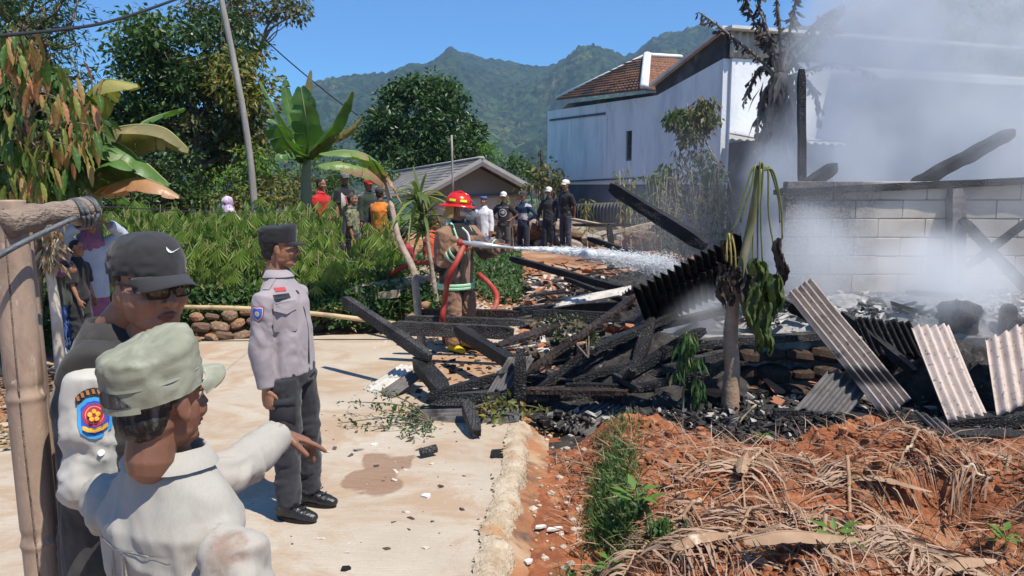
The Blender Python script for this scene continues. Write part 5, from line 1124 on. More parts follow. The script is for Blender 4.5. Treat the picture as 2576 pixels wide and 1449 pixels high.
# understory and bushes
def bush(label, items, size, per=30, clump=.35, tmpl=LEAF, name='bush', group=None, cat='bush', droop=.3):
    c0 = gz(items[0][0]); e = empty(name, tuple(c0), label, cat, group); mw = Matrix.Translation(-Vector(tuple(c0))); cr = {}
    mb = MB()
    for (c, r, mk, nc) in items:
        C = crown_pts(c, r, nc, .0); V, F = clump_leaves(C, per, clump, size, tmpl, droop); cr.setdefault(mk, MB()).add(V, F)
        for q in C[:6]: limbs(mb, gz(A(*c)+rng.normal(size=3)*.15), q, .02, .006, 4, .05, 5)
    obj('stem', mb.mesh('stem', M['bark']), e, mw=mw, kind='stuff')
    for mk, m_ in cr.items(): obj('foliage', m_.mesh('foliage', LM[mk], False), e, mw=mw, kind='stuff')
    return e
bush('dark undergrowth bank behind the banana leaves', [(W(300, 440, 15), (1.6, .7, .9), 'dark', 40), (W(420, 470, 15.5), (1.1, .7, .6), 'dark', 26), (W(120, 460, 12.5), (1.5, .6, .9), 'dark', 34), (W(100, 560, 11.8), (1.2, .5, .6), 'dark', 24), (W(60, 700, 9.8), (.9, .4, .8), 'dark', 30), (W(120, 800, 9.4), (.7, .4, .5), 'weed', 22), (W(20, 860, 8.6), (.7, .5, .5), 'dark', 20), (W(200, 500, 14), (1.2, .6, .5), 'dark', 26), (W(330, 510, 16), (1.4, .6, .5), 'mid', 30), (W(480, 505, 16), (1.2, .6, .45), 'mid', 24)], .12, 34, .34)
bush('bright green bushes right of the utility pole', [(W(650, 440, 16), (.7, .6, .5), 'bright', 14), (W(700, 450, 16.5), (1.0, .6, .55), 'mid', 22), (W(740, 480, 16), (.7, .6, .4), 'olive', 16), (W(560, 470, 16), (.6, .5, .4), 'bright', 10), (W(680, 500, 15.5), (1.2, .5, .35), 'yellow', 18), (W(830, 460, 18), (.9, .6, .6), 'mid', 16)], .11, 34, .3)
bush('leafy green bushes behind the grey house roof', [(W(1230, 385, 33), (.5, .5, .5), 'bright', 8), (W(1310, 425, 28), (.8, .6, .5), 'mid', 16), (W(1350, 440, 26), (.7, .5, .4), 'mid', 12), (W(1390, 450, 25), (.5, .5, .3), 'olive', 8), (W(900, 430, 30), (2.2, 1, .8), 'mid', 30), (W(860, 350, 40), (1.6, 1, .8), 'mid', 14)], .16, 32, .35)
bush('pale leaved branch hanging beside the grey gable', [(W(1380, 440, 22), (.45, .3, .25), 'olive', 8), (W(1350, 465, 21.8), (.3, .3, .2), 'olive', 5), (W(1290, 500, 20.8), (.3, .2, .25), 'yellow', 4)], .15, 16, .26, droop=.7)
# ---- cassava crop and weeds, nobody could count them
n = 350; pu = rng.random(n); xs = 285+pu*730; Ys = 9.9+rng.random(n)**1.2*4.6; P0 = np.array([gz(W(x, 600, Y)) for x, Y in zip(xs, Ys)])
keep = (P0[:, 1] > 9.8)*(np.abs(P0[:, 0]-W(560, 600, 12.6)[0]) > .0)
sb = MB(); LP, LD, LU, LS = [], [], [], []
for i, p in enumerate(P0):
    px_ = xs[i]
    if px_ > 835 and (random.random() < .55 or (842 < px_ < 920)): continue
    hh = (.62+.66*random.random()**1.3)*np.interp(px_, [280, 420, 560, 650, 760, 850, 1010], [1.25, 1.12, .98, .98, .9, .78, .72])*np.interp(p[1], [9.8, 10.6, 14.5], [.62, 1, 1.12])
    tp = p+A(random.gauss(0, .08), random.gauss(0, .06), hh); sb.add(*loft([p, (p+tp)/2+A(random.gauss(0, .03), 0, 0), tp], [.011, .009, .006], n=5))
    for q in range(19):
        t = .35+.70*random.random(); a = random.uniform(0, 6.28); r = .10+.16*random.random(); c = p+(tp-p)*t+A(math.cos(a)*r, math.sin(a)*r, .06-.08*random.random())
        if q % 3 == 0: sb.add(*loft([p+(tp-p)*t, c], [.004, .003], n=3))
        LP.append(c); LD.append((math.cos(a)*.22, math.sin(a)*.22, -1)); LU.append((math.cos(a), math.sin(a), .35)); LS.append(.14+.11*random.random())
V, F = scatter(PALMATE, LP, np.array(LD), np.array(LU), LS)
obj('cassava_crop', mesh('cassava_crop', V, F, LM['crop'], False), kind='stuff', label='dense bank of drooping cassava plants')
obj('cassava_stems', sb.mesh('cassava_stems', pm('crop_stem', (.13, .13, .06), (.2, .16, .09), 5)), kind='stuff', label='thin stems of the cassava plants')
n = 15000; xs = -5.2+rng.random(n)*4.6; ys = 9.55+rng.random(n)**1.5*1.8; zs = terrain(xs, ys)+rng.random(n)*np.where(ys < 10.1, .28, .5)
V, F = scatter(LEAF, np.c_[xs, ys, zs], rdir(n)+A(0, -.2, .3), rdir(n)*.5+A(0, -.3, .8), .05+.06*rng.random(n))
obj('weeds', mesh('weeds', V, F, LM['weed'], False), kind='stuff', label='low green weeds along the foot of the crop')
n = 9000; xs = -1.8+rng.random(n)*2.0; ys = 12+rng.random(n)*6; zs = terrain(xs, ys)+rng.random(n)*.25
V, F = scatter(LEAF, np.c_[xs, ys, zs], rdir(n)+A(0, -.2, .3), rdir(n)*.5+A(0, -.3, .8), .06+.06*rng.random(n)); obj('weeds', mesh('weeds', V, F, LM['weed'], False), kind='stuff', label='low weeds behind the firefighter')
# ---- banana leaves
def banana_leaf(pts, w, mat_, hang=.5, side=None, tear=.35, n=36, seed=0, hangr=None):
    R_ = random.Random(seed); P = curve(pts, n); n = len(P); T = np.gradient(P, axis=0); mb = MB(); t = np.linspace(0, 1, n)
    prof = np.clip(np.sin(np.pi*np.clip(t*.93+.05, 0, 1)**.85), 0, 1)**.55*w
    mr = MB().add(*loft(P, np.interp(t, [0, 1], [w*.085, w*.02]), n=6))
    for s in (-1, 1):
        hg = hang if s < 0 else (hangr if hangr is not None else hang)
        i = 0
        while i < n-1:
            k = min(n-1, i+R_.randint(1, 5) if R_.random() < tear+.15 else i+R_.randint(4, 10)); rows = []; tw = R_.uniform(-.12, .12); hh = hg+R_.uniform(-.18, .18); sh = 1-R_.random()*.12
            for j in range(i, k+1):
                tt = nrm(T[j]); sd = np.cross(tt, A(0, 0, 1)) if side is None else np.asarray(side)-tt*np.dot(side, tt); sd = nrm(sd)*s
                dn_ = nrm(-(A(0, 0, 1)-tt*tt[2])) if abs(tt[2]) < .95 else nrm(np.cross(sd, tt)); ed = (j-i)/(k-i); pin = 1-.10*(abs(ed-.5)*2)**2
                r = []
                for q in (0, .33, .66, 1.):
                    an_ = hh*(.35+.65*q)+tw*q; d = sd*math.cos(an_)+dn_*math.sin(an_)
                    r.append(P[j]+d*prof[j]*q*sh*pin+tt*.10*w*q)
                rows.append(r)
            V = np.array(rows).reshape(-1, 3); F_ = gridF(k-i+1, 4); mb.add(V, F_); i = k
    return mb, mr
rib_m = pm('leaf_midrib', (.2, .25, .08), (.3, .28, .12), 4, .5)
def band_leaf(name, c1, c2, c3, t3=(.55, .65), t=.3):   # veins across, patches of another colour
    m, t_, b, o = _nt(name); N = NB(t_); v = N.coord(); col = N.mix(N.ramp(N.noise(v, 3, 5), .35, .65), c1, c2); col = N.mix(N.ramp(N.noise(v, 2.2, 5, .6), *t3), col, c3)
    N.l(col, b.inputs['Base Color']); b.inputs['Roughness'].default_value = .42; N.l(N.bump(N.noise(N.coord((1, 1, 1)), 40, 2), .3, .01), b.inputs['Normal'])
    tr = N.n('BsdfTranslucent'); N.l(N.mix(1., col, (1.3, 1.4, .5), 'MULTIPLY'), tr.inputs['Color']); mx = N.n('MixShader'); mx.inputs[0].default_value = t; N.l(b.outputs[0], mx.inputs[1]); N.l(tr.outputs[0], mx.inputs[2]); N.l(mx.outputs[0], o.inputs[0]); return m
BG = band_leaf('banana_green', (.06, .14, .03), (.10, .21, .045), (.17, .24, .07)); BO = band_leaf('banana_olive', (.17, .16, .06), (.26, .22, .10), (.36, .29, .16)); BY = band_leaf('banana_yellow', (.3, .3, .08), (.42, .36, .12), (.45, .3, .14)); BB = band_leaf('banana_brown', (.38, .2, .10), (.5, .3, .17), (.25, .13, .07), t=.2); BX = band_leaf('banana_green_brown', (.12, .22, .05), (.2, .27, .07), (.36, .2, .12), (.5, .56))
BD = band_leaf('banana_burnt', (.085, .065, .06), (.14, .11, .1), (.26, .23, .2), (.58, .66), .08)
def banana(label, base, trunk, leaves, r=.10, name='banana_plant', stalk=True, bark=None):
    e = empty(name, tuple(base), label, 'banana plant'); mw = Matrix.Translation(-Vector(tuple(base)))
    if trunk: obj('trunk', MB().add(*tube(trunk, [r, r*.55], 12, 18)).mesh('trunk', bark or pm('banana_trunk', (.2, .22, .1), (.28, .22, .12), 5, .6, .3, 20)), e, mw=mw)
    for i, (pts, w, mt, hg, kw) in enumerate(leaves):
        P_ = [W(*p) for p in pts]; mb, mr = banana_leaf(P_, w, mt, hg, seed=i*7+len(label), **kw); lo = obj('leaf', mb.mesh('leaf', mt), e, mw=mw); obj('midrib', mr.mesh('midrib', rib_m), lo)
    return e
Y = 8.9; b = gz(W(232, 600, Y))
banana('banana plant at left with arching olive and green leaves and a brown one', b, [b, W(235, 480, Y), W(225, 420, Y)],
  [([(225, 400, Y), (205, 300, Y-.2), (240, 225, Y-.4), (270, 200, Y-.5), (345, 212, Y-.5)], .26, BY, .9, dict(tear=.5)),
   ([(300, 360, Y+.3), (360, 308, Y+.5), (415, 285, Y+.6), (462, 272, Y+.6)], .16, BG, .3, {}),
   ([(200, 420, Y), (230, 350, Y-.3), (320, 318, Y-.6), (410, 322, Y-.7), (475, 375, Y-.7)], .34, BO, 1.15, dict(tear=.25, hangr=.5)),
   ([(205, 430, Y), (200, 390, Y-.4), (260, 352, Y-.7), (330, 380, Y-.8), (360, 425, Y-.8)], .32, BG, .8, {}),
   ([(240, 440, Y), (285, 402, Y-.6), (350, 400, Y-.8), (425, 462, Y-.8)], .30, BG, 1.0, dict(hangr=.4)),
   ([(215, 450, Y), (180, 400, Y-.5), (120, 400, Y-.7), (70, 440, Y-.8)], .28, BG, .8, {}),
   ([(230, 470, Y), (260, 425, Y-.7), (300, 400, Y-.9), (335, 425, Y-1)], .24, BG, .6, {}),
   ([(240, 480, Y), (285, 462, Y-.7), (350, 448, Y-.9), (400, 462, Y-1), (450, 492, Y-1)], .22, BB, .75, dict(tear=.6))])
Y = 14.2; b = gz(W(770, 600, Y))
banana('upright green banana plant standing behind the crops right of the pole', b, [b, W(770, 470, Y), W(772, 400, Y)],
  [([(768, 400, Y), (735, 350, Y-.1), (690, 270, Y-.2), (655, 205, Y-.2)], .24, BG, .25, {}), ([(768, 400, Y), (730, 370, Y-.5), (700, 320, Y-.8), (683, 300, Y-.8)], .30, BG, .35, {}),
   ([(770, 400, Y), (745, 330, Y), (722, 250, Y), (718, 195, Y)], .13, BG, .9, {}), ([(770, 400, Y), (775, 340, Y-.3), (765, 270, Y-.5), (757, 220, Y-.5)], .30, BG, .2, dict(side=A(1, 0, 0))),
   ([(772, 400, Y), (778, 300, Y), (776, 230, Y), (782, 178, Y)], .09, BO, .9, {}), ([(774, 400, Y), (800, 360, Y-.3), (845, 300, Y-.5), (882, 232, Y-.6)], .27, BG, .6, {}),
   ([(774, 400, Y), (815, 350, Y-.2), (865, 330, Y-.4), (908, 296, Y-.5)], .16, BO, 1.0, dict(tear=.7)), ([(770, 405, Y), (740, 380, Y-.5), (705, 385, Y-.8), (690, 400, Y-.9)], .2, BG, .8, {})], r=.13)
# broken banana leaves over the crooked stick
Y = 9.6
stk = [W(962, 440, Y), W(985, 520, 9.4), W(1003, 600, 9.2), W(1040, 680, 9.0), W(1047, 740, 8.9), W(1062, 815, 8.8)]; b = gz(stk[-1]); stk[-1] = b-A(0, 0, .05)
banana('crooked bare stick holding two broken banana leaves, brown and green', b, None,
  [([(968, 450, Y), (930, 395, Y-.3), (870, 378, Y-.5), (805, 386, Y-.6)], .17, BX, .5, dict(tear=.7)), ([(972, 470, Y), (925, 425, Y-.4), (860, 408, Y-.6), (802, 414, Y-.7)], .18, BX, 1.0, dict(tear=.5, hangr=.2)),
   ([(962, 432, Y), (985, 460, Y-.2), (1000, 490, Y-.2), (1016, 520, Y-.2)], .035, BB, .5, {})], name='leaning_banana_leaves')
obj('stick', MB().add(*tube(stk, [.028, .05], 9, 30)).mesh('stick', M['bark_pale']), bpy.data.objects['leaning_banana_leaves'], mw=Matrix.Translation(-Vector(tuple(b))))
# ---- spiky plant beside the firefighter
Y = 9.7; b = gz(W(1103, 775, Y)); e = empty('dracaena_plant', tuple(b), 'spiky strap leaved plant on a thin bare stem beside the firefighter', 'plant'); mw = Matrix.Translation(-Vector(tuple(b)))
obj('stem', MB().add(*tube([b, W(1088, 690, Y), W(1078, 620, Y), W(1060, 500, Y)], [.035, .022], 8, 20)).mesh('stem', M['bark_pale']), e, mw=mw)
def strap(p, d, L, w, sag, mt):
    n_ = 9; t = np.linspace(0, 1, n_)[:, None]; d = nrm(d); C = p+d*L*t+A(0, 0, -1)*sag*L*t**2.2; T = np.gradient(C, axis=0); mb = MB(); V = []
    for j in range(n_):
        s_ = nrm(np.cross(T[j], A(.01, 0, 1))); u_ = nrm(np.cross(s_, T[j])); ww = w*math.sin(math.pi*min(1, .12+.88*t[j, 0]))**.7
        V += [C[j]-s_*ww+u_*ww*.35, C[j], C[j]+s_*ww+u_*ww*.35]
    return mesh('leaf', V, gridF(n_, 3), mt)
dm = [leafmat('strap_green', (.07, .12, .03), (.13, .17, .05), None, .3), leafmat('strap_lime', (.2, .26, .05), (.3, .32, .1), None, .4)]
for (cx_, cy_, nn2, Lm) in ((1055, 500, 34, .62), (1062, 545, 30, .55), (1068, 590, 26, .5)):
    for i in range(nn2):
        a = random.uniform(0, 6.28); el_ = random.uniform(-.35, 1.35); d = A(math.cos(a)*math.cos(el_), math.sin(a)*math.cos(el_), math.sin(el_))
        obj('leaf', strap(W(cx_, cy_, Y)+A(0, 0, random.uniform(-.04, .04)), d, Lm*random.uniform(.7, 1.1), .024, random.uniform(.15, .75), dm[random.random() < .28]), e, mw=mw)
# ---- tree with big hanging green and orange leaves at the left edge
def cocoa_leaf(c1, c2, nm): return leafmat(nm, c1, c2, None, .35, .42)
cm = [cocoa_leaf((.05, .12, .025), (.09, .17, .035), 'cocoa_green'), cocoa_leaf((.36, .15, .07), (.46, .24, .12), 'cocoa_orange'), cocoa_leaf((.16, .2, .04), (.25, .26, .06), 'cocoa_lime'), cocoa_leaf((.35, .27, .08), (.3, .15, .07), 'cocoa_mottled')]
def big_leaf(mt):
    t = np.linspace(0, 1, 12); V = []
    for q in t:
        w = .145*math.sin(math.pi*min(1, q*.9+.06))**.75*(1-.25*q); z = -.22*q**2; r_ = .022*math.sin(q*44); V += [(-w, q, z+.05+r_), (-w*.5, q, z+.02+r_*.6), (0, q, z), (w*.5, q, z+.02+r_*.6), (w, q, z+.05+r_)]
    return mesh('leaf', V, gridF(12, 5), mt)
cml = [big_leaf(m_) for m_ in cm]
b = gz(W(60, 640, 7.4)); e = empty('cocoa_tree', tuple(b), 'tree at the left edge with big hanging leaves, orange and green', 'tree'); mwT = Matrix.Translation(-Vector(tuple(b)))
V, F = clump_leaves(np.concatenate([crown_pts(W(x, y, 7.9), (rx_, .35, rz_), nc, 0) for x, y, rx_, rz_, nc in ((60, 230, .45, .4, 16), (150, 330, .4, .45, 16), (60, 400, .5, .4, 20), (20, 300, .3, .4, 10), (130, 450, .35, .2, 10))]), 26, .22, .17, LEAF, .9); obj('foliage', mesh('foliage', V, F, LM['mid'], False), e, mw=mwT, kind='stuff')
mb = MB(); trk = [b, W(90, 450, 7.3), W(60, 250, 7.2), W(20, 120, 7.0)]; mb.add(*tube(trk, [.07, .03], 9, 20))
spots_ = [(random.gauss(m_[0], m_[2]), random.gauss(m_[1], m_[3]), random.gauss(6.9, .3), m_[5]) for m_ in ((40, 150, 40, 45, 0, .75), (110, 190, 45, 45, 0, .7), (190, 290, 38, 50, 0, .75), (60, 300, 55, 50, 0, .3), (60, 390, 50, 40, 0, .15), (130, 380, 45, 45, 0, .3), (20, 120, 25, 25, 0, .7), (215, 330, 22, 35, 0, .8), (30, 450, 40, 40, 0, .1), (100, 430, 25, 30, 0, .7)) for _ in range(30)]
for i, (x, y, Yk, po) in enumerate(spots_):
    x = min(x, 262); y = min(max(y, 85), 505)
    if y < 140 and x > 90: y += 60
    p = W(x, y-18, Yk)
    if i % 9 == 0: mb.add(*tube([W(60+random.uniform(-20, 20), min(max(y+30, 120), 440), 7.2), (p+W(60, y, 7.1))/2+A(0, 0, .06), p], [.014, .005], 6, 8))
    k_ = 1 if random.random() < po*.45 else random.choice((0, 0, 2, 3)); a = random.uniform(0, 6.28); d = Vector((math.cos(a)*.55, math.sin(a)*.55, -1)).normalized()
    up2 = Vector((math.cos(a), math.sin(a), .6)); X = d.cross(up2).normalized(); Z = X.cross(d)
    R_ = Matrix((X, d, Z)).transposed().to_4x4(); sc_ = random.uniform(.15, .25); mm = Matrix.Translation(Vector(tuple(p))-Vector(tuple(b)))@R_@Matrix.Scale(sc_, 4)
    obj('leaf', cml[k_], e, mw=mm)
obj('trunk', mb.mesh('trunk', M['bark']), e, mw=mwT)
# shrub climbing in front of the white house, singed on one side
def vine():
    Yk = 14.5; b = gz(W(1745, 600, Yk)); e = empty('climbing_shrub', tuple(b), 'tall leafy shrub with drooping singed leaves before the white wall', 'shrub'); mw = Matrix.Translation(-Vector(tuple(b)))
    mb = MB(); 
    for (x, y) in ((1730, 260), (1765, 245), (1700, 300), (1760, 350), (1700, 430), (1660, 440), (1800, 470)): limbs(mb, b+rng.normal(size=3)*A(.15, .1, 0), W(x, y, Yk), .03, .008, 7, .05, 5)
    obj('stem', mb.mesh('stem', M['bark_pale']), e, mw=mw, kind='stuff')
    for mk, L in (('olive', [(1745, 290, .32, .3, 14), (1715, 300, .2, .2, 7), (1770, 300, .22, .35, 9), (1735, 340, .3, .25, 10), (1765, 265, .12, .2, 4)]), ('mid', [(1705, 290, .2, .2, 5), (1660, 440, .3, .3, 8), (1780, 430, .3, .35, 8), (1640, 500, .3, .3, 6)]), ('singed', [(1740, 420, .45, .4, 14), (1760, 480, .5, .4, 16), (1700, 500, .5, .35, 12), (1810, 500, .4, .3, 10)])):
        m_ = MB()
        for (x, y, rx_, rz_, nc) in L: m_.add(*clump_leaves(crown_pts(W(x, y, Yk), (rx_, .3, rz_), nc, 0), 24, .2, .12, NARROW if mk == 'singed' else LEAF, 1.2, .3))
        obj('foliage', m_.mesh('foliage', LM[mk], False), e, mw=mw, kind='stuff')
vine()
# dry reeds and twigs before the white house
mb = MB(); lf = MB()
for i in range(95):
    x = random.gauss(1775, 45) if i % 4 else random.uniform(1600, 1700); Yk = random.uniform(12.2, 14.2); b = gz(W(x, 600, Yk)); tp = W(x+random.gauss(0, 40), random.uniform(400, 540), Yk)
    mb.add(*tube([b, (b+tp)/2+A(random.gauss(0, .06), 0, 0), tp], [.008, .002], 4, 6))
    if 1:
        for q in range(16): lf.add(*scatter(NARROW, [b+(tp-b)*random.uniform(.3, 1)], rdir(1)-A(0, 0, .6), rdir(1), [.13]))
obj('dry_reeds', mb.mesh('dry_reeds', pm('grey_reed', (.34, .3, .24), (.2, .18, .15), 5)), kind='stuff', label='dry grey reeds and twigs before the white house'); obj('dry_reed_leaves', lf.mesh('dry_reed_leaves', LM['singed'], False), kind='stuff', label='shrivelled leaves on the reeds')
for (x, yb_, yt_) in ((1480, 600, 505), (1565, 590, 430), (1590, 560, 450)):   # thin green stems near the fence
    Yk = 17; b = gz(W(x, yb_, Yk)); e = empty('sapling', tuple(b), {1480: 'small yellowing sapling right of the tallest onlooker', 1565: 'thin sapling just left of the raised charred beam', 1590: 'thin sapling right above the raised charred beam'}[x], 'sapling'); mw = Matrix.Translation(-Vector(tuple(b)))
    tp = W(x-6, yt_, Yk); obj('stem', MB().add(*tube([b, (b+tp)/2, tp], [.015, .006], 5, 6)).mesh('stem', M['bamboo_dry']), e, mw=mw)
    C = np.array([b+(tp-b)*t for t in (.55, .7, .8, .9, 1.)]); V, F = clump_leaves(C, 14, .16, .16, NARROW, 1.1, .3); obj('foliage', mesh('foliage', V, F, LM['yellow'], False), e, mw=mw, kind='stuff')
# ---- scorched banana before the white house
Y = 13.2; b = gz(W(1958, 640, Y))
L = []
for pts, w, hg in (([(1955, 190), (1900, 140), (1850, 100), (1800, 60), (1757, 30)], .10, 1.3), ([(1958, 190), (1925, 110), (1890, 40), (1868, -20)], .13, 1.3), ([(1960, 180), (1935, 90), (1910, 20), (1900, -40)], .13, 1.3), ([(1965, 180), (1962, 80), (1955, 0), (1950, -70)], .10, 1.4),
     ([(1968, 180), (1985, 90), (2000, 10), (2020, -60)], .12, 1.3), ([(1972, 185), (2010, 110), (2060, 50), (2118, 12)], .17, 1.2), ([(1970, 190), (2020, 140), (2060, 90), (2090, 60)], .14, 1.3), ([(1955, 200), (1915, 170), (1890, 210), (1870, 260)], .10, 1.2), ([(1965, 200), (2010, 190), (2050, 230), (2060, 300)], .12, 1.2),
     ([(1950, 230), (1915, 260), (1905, 330), (1900, 400)], .13, 1.1), ([(1970, 240), (1995, 270), (2000, 340), (1990, 410)], .12, 1.1), ([(1960, 230), (1950, 290), (1945, 360), (1950, 430)], .14, 1.1), ([(1945, 210), (1925, 240), (1930, 300), (1920, 360)], .10, 1.2), ([(1965, 200), (2100, 160), (2200, 190)], .07, 1.2)):
    L.append(([(x, y, Y+random.uniform(-.35, .35)*(i > 0)) for i, (x, y) in enumerate(pts)], w))
e = empty('scorched_banana_plant', tuple(b), 'tall scorched banana plant with shrivelled grey leaves before the white house', 'banana plant'); mw = Matrix.Translation(-Vector(tuple(b)))
sct = pm('scorched_trunk', (.13, .11, .10), (.25, .22, .18), 5, .85, .7, 20, stretch=(3, 3, .6))
obj('trunk', MB().add(*tube([b, W(1955, 400, Y), W(1958, 280, Y), W(1962, 185, Y)], [.24, .13], 14, 20)).mesh('trunk', sct), e, mw=mw)
RAG = (A(0, 0, 0, -.12, .3, .10, .10, .22, -.08, -.14, .8, -.14, .12, .55, .14, .05, 1, .05).reshape(-1, 3), [np.array([[0, 2, 4, 3], [0, 3, 1, 0]][:1]), np.array([[0, 3, 1], [3, 4, 5]])])
for pts, w in L:
    C = curve([W(*p) for p in pts], 60); mr = MB().add(*loft(C, np.linspace(.035, .012, len(C)), n=6)); m_ = MB(); k_ = 85; ix = rng.integers(int(len(C)*.15), len(C), k_); T = np.gradient(C, axis=0)[ix]; T /= np.linalg.norm(T, axis=1, keepdims=True)
    D_ = rdir(k_)*.55+A(0, 0, -1)*.8+T*.35; m_.add(*scatter(RAG, C[ix]+rng.normal(size=(k_, 3))*.02, D_, rdir(k_)+A(0, -.6, 0), (w*.9+.22*w/.12*rng.random(k_)**2)*.72))
    lo = obj('leaf', m_.mesh('leaf', LM['burnt'], False), e, mw=mw); obj('midrib', mr.mesh('midrib', sct), lo)
k_ = 250; z_k = rng.random(k_); base_ = np.array([W(1958, 190+300*q, Y) for q in z_k]); a_ = rng.random(k_)*6.28; base_ = base_+np.c_[np.cos(a_)*(.16+.16*rng.random(k_)), np.sin(a_)*.25, 0*a_]
V, F = scatter(NARROW, base_, np.c_[np.cos(a_)*.3, np.sin(a_)*.3, -1+0*a_]+rdir(k_)*.25, np.c_[np.cos(a_), np.sin(a_), 0*a_], .25+.35*rng.random(k_)); obj('dead_foliage', mesh('dead_foliage', V, F, LM['burnt'], False), e, mw=mw, kind='stuff')
# trees behind the smoke
b = gz(W(2160, 560, 24)); tree('thin leaved tree fading into the smoke right of the scorched banana', b, W(2170, 150, 24), .16, [(W(2170, 60, 24), (.7, .7, .8), 'dark', 14), (W(2150, 130, 24), (.5, .6, .4), 'dark', 6), (W(2215, 20, 24), (.8, .6, .6), 'dark', 10), (W(2230, 130, 24), (.8, .6, .6), 'olive', 10)], None, .17, 28, .35, NARROW)
b = gz(W(2500, 560, 22)); tree('large dim tree behind the smoke at the top right corner', b, W(2500, 150, 22), .22, [(W(2500, 60, 22), (1.2, 1, .9), 'olive', 22), (W(2420, 100, 22), (.8, .8, .7), 'dark', 12), (W(2580, 150, 22), (1.0, .8, .9), 'olive', 16), (W(2350, 30, 22), (.9, .8, .6), 'dark', 12), (W(2560, -20, 22), (1, 1, .7), 'olive', 12), (W(2520, 300, 22), (1, .8, .8), 'olive', 12)], None, .17, 28, .38)
# ---------------- the burnt house and its wreckage ----------------
def stone_mesh(seed, mt, r=(1, .8, .7)):
    V, F = ell((0, 0, 0), (1, 1, 1), n=10); V = np.sign(V)*np.abs(V)**.75; V = V*(1+.22*fbm(V*1.4+seed*3.1, 3, seed))[:, None]*A(*r); return mesh('stone', V, F, mt, False)
def put_stones(parent, mw, pts, mats, label=None, name='stone'):
    shapes = [[stone_mesh(k, m_) for k in range(4)] for m_ in mats]
    for i, (p, s_, rz) in enumerate(pts):
        me = shapes[i % len(mats)][random.randrange(4)]; obj(name, me, parent, mw=mw@Matrix.Translation(Vector(tuple(p)))@Euler((random.uniform(-.3, .3), random.uniform(-.3, .3), rz)).to_matrix().to_4x4()@Matrix.Diagonal((s_[0], s_[1], s_[2], 1)))
# ---- low stone wall beside the road
b = gz(G(620, 850, 0)); e = empty('stone_wall', tuple(b), 'low rough stone wall of orange brown stones along the road behind the policeman', 'wall'); mw = Matrix.Translation(-Vector(tuple(b)))
P_ = []
p0, p1 = G(478, 862, 0), G(1010, 806, 0)
L = np.linalg.norm(p1-p0); nst = int(L/.19)
for row in range(3):
    for i in range(nst):
        q = p0+(p1-p0)*((i+random.uniform(-.25, .25)+.5*(row % 2))/nst); s_ = random.uniform(.085, .125); P_.append((A(q[0], q[1]+.05+row*.05, .02+row*.125+random.uniform(-.015, .02)), (s_, s_*.8, s_*random.uniform(.6, .8)), random.uniform(-.5, .5)))
M['stone2'] = pm('orange_stone', (.46, .25, .13), (.3, .16, .09), 7, .85, .8, 30, c3=(.5, .4, .3), s3=4); M['stone3'] = pm('brown_stone', (.25, .16, .11), (.16, .1, .07), 7, .85, .8, 30)
put_stones(e, mw, P_, [M['stone'], M['stone2'], M['stone3']])
# logs, planks and the bamboo rail on it
def thing_mesh(name, mb, mat_, label, cat, group=None, smooth=True, kind=None): return obj(name, mb.mesh(name, mat_, smooth), label=label, cat=cat, group=group, kind=kind)
thing_mesh('bamboo_pole', MB().add(*tube([W(450, 772, 9.0), W(620, 776, 9.0), W(800, 790, 9.1), W(1000, 815, 9.15)], [.026, .03], 8, 20)), M['bamboo_dry'], 'long pale bamboo pole lying along the low stone wall', 'pole')
thing_mesh('bamboo_pole', MB().add(*tube([W(560, 768, 9.7), W(720, 772, 9.7), W(880, 778, 9.7)], [.018, .02], 7, 16)), M['bamboo_dry'], 'thin bamboo pole behind the long one at the crop edge', 'pole')
def plank(name, a, b_, w, h, mt, label, cat, group=None, roll=0, rag=.0, kids=None, seg=14, seed=0, parent=None):
    a, b_ = A(*a), A(*b_); d = b_-a; L = np.linalg.norm(d); t = nrm(d); s_, u_, _ = frame(t, A(0, 0, 1) if abs(t[2]) < .9 else A(1, 0, 0)); # s_ ~ up, u_ ~ side
    up3, sd3 = s_, u_; c_, sn = math.cos(roll), math.sin(roll); up3, sd3 = up3*c_+sd3*sn, sd3*c_-up3*sn
    ring = []; m_ = 5
    for (x, z) in [(-1, -1), (-.33, -1), (.33, -1), (1, -1), (1, -.33), (1, .33), (1, 1), (.33, 1), (-.33, 1), (-1, 1), (-1, .33), (-1, -.33)]: ring.append((x*w/2, z*h/2))
    ring = np.array(ring); k = len(ring); V = []
    seg = max(6, int(L/.07)) if rag else seg
    for i in range(seg+1):
        q = i/seg; c0_ = a+d*q; r = ring.copy()
        if rag:
            er = 1-.35*max(0, 1-q*L/.10)-.35*max(0, 1-(1-q)*L/.10); nz = fbm(np.c_[np.full(k, q*L*4+seed), ring*14], 3, seed)
            r = r*(er*(1+rag*nz))[:, None]; off = t*(rag*.25*vnoise(np.c_[ring*40, np.full(k, seed+q*3)], seed)[:, None]*w*(2.2 if i in (0, seg) else .0))
        else: off = 0
        V.append(c0_+r[:, :1]*sd3+r[:, 1:]*up3+off)
    V = np.concatenate(V); i = np.arange(seg)[:, None]*k; j = np.arange(k)[None]; jj = (j+1) % k
    F = [np.stack([i+j, i+jj, i+k+jj, i+k+j], -1).reshape(-1, 4), np.arange(k)[::-1].reshape(1, -1), (seg*k+np.arange(k)).reshape(1, -1)]
    return obj(name, mesh(name, V, F, mt, False), parent, label, cat, group)
plank('plank', W(832, 760, 10.0), W(1010, 736, 9.7), .25, .09, M['plank'], 'sunlit pale plank on the stone wall, left of the leaning stick', 'plank')
plank('plank', W(990, 728, 9.9), W(1085, 692, 10.2), .22, .08, M['plank'], 'short pale plank sloping up behind the leaning stick', 'plank')
plank('plank', W(885, 728, 9.9), W(1050, 700, 10.3), .20, .07, M['plank'], 'long pale plank above the stone wall ending at the leaning stick', 'plank')
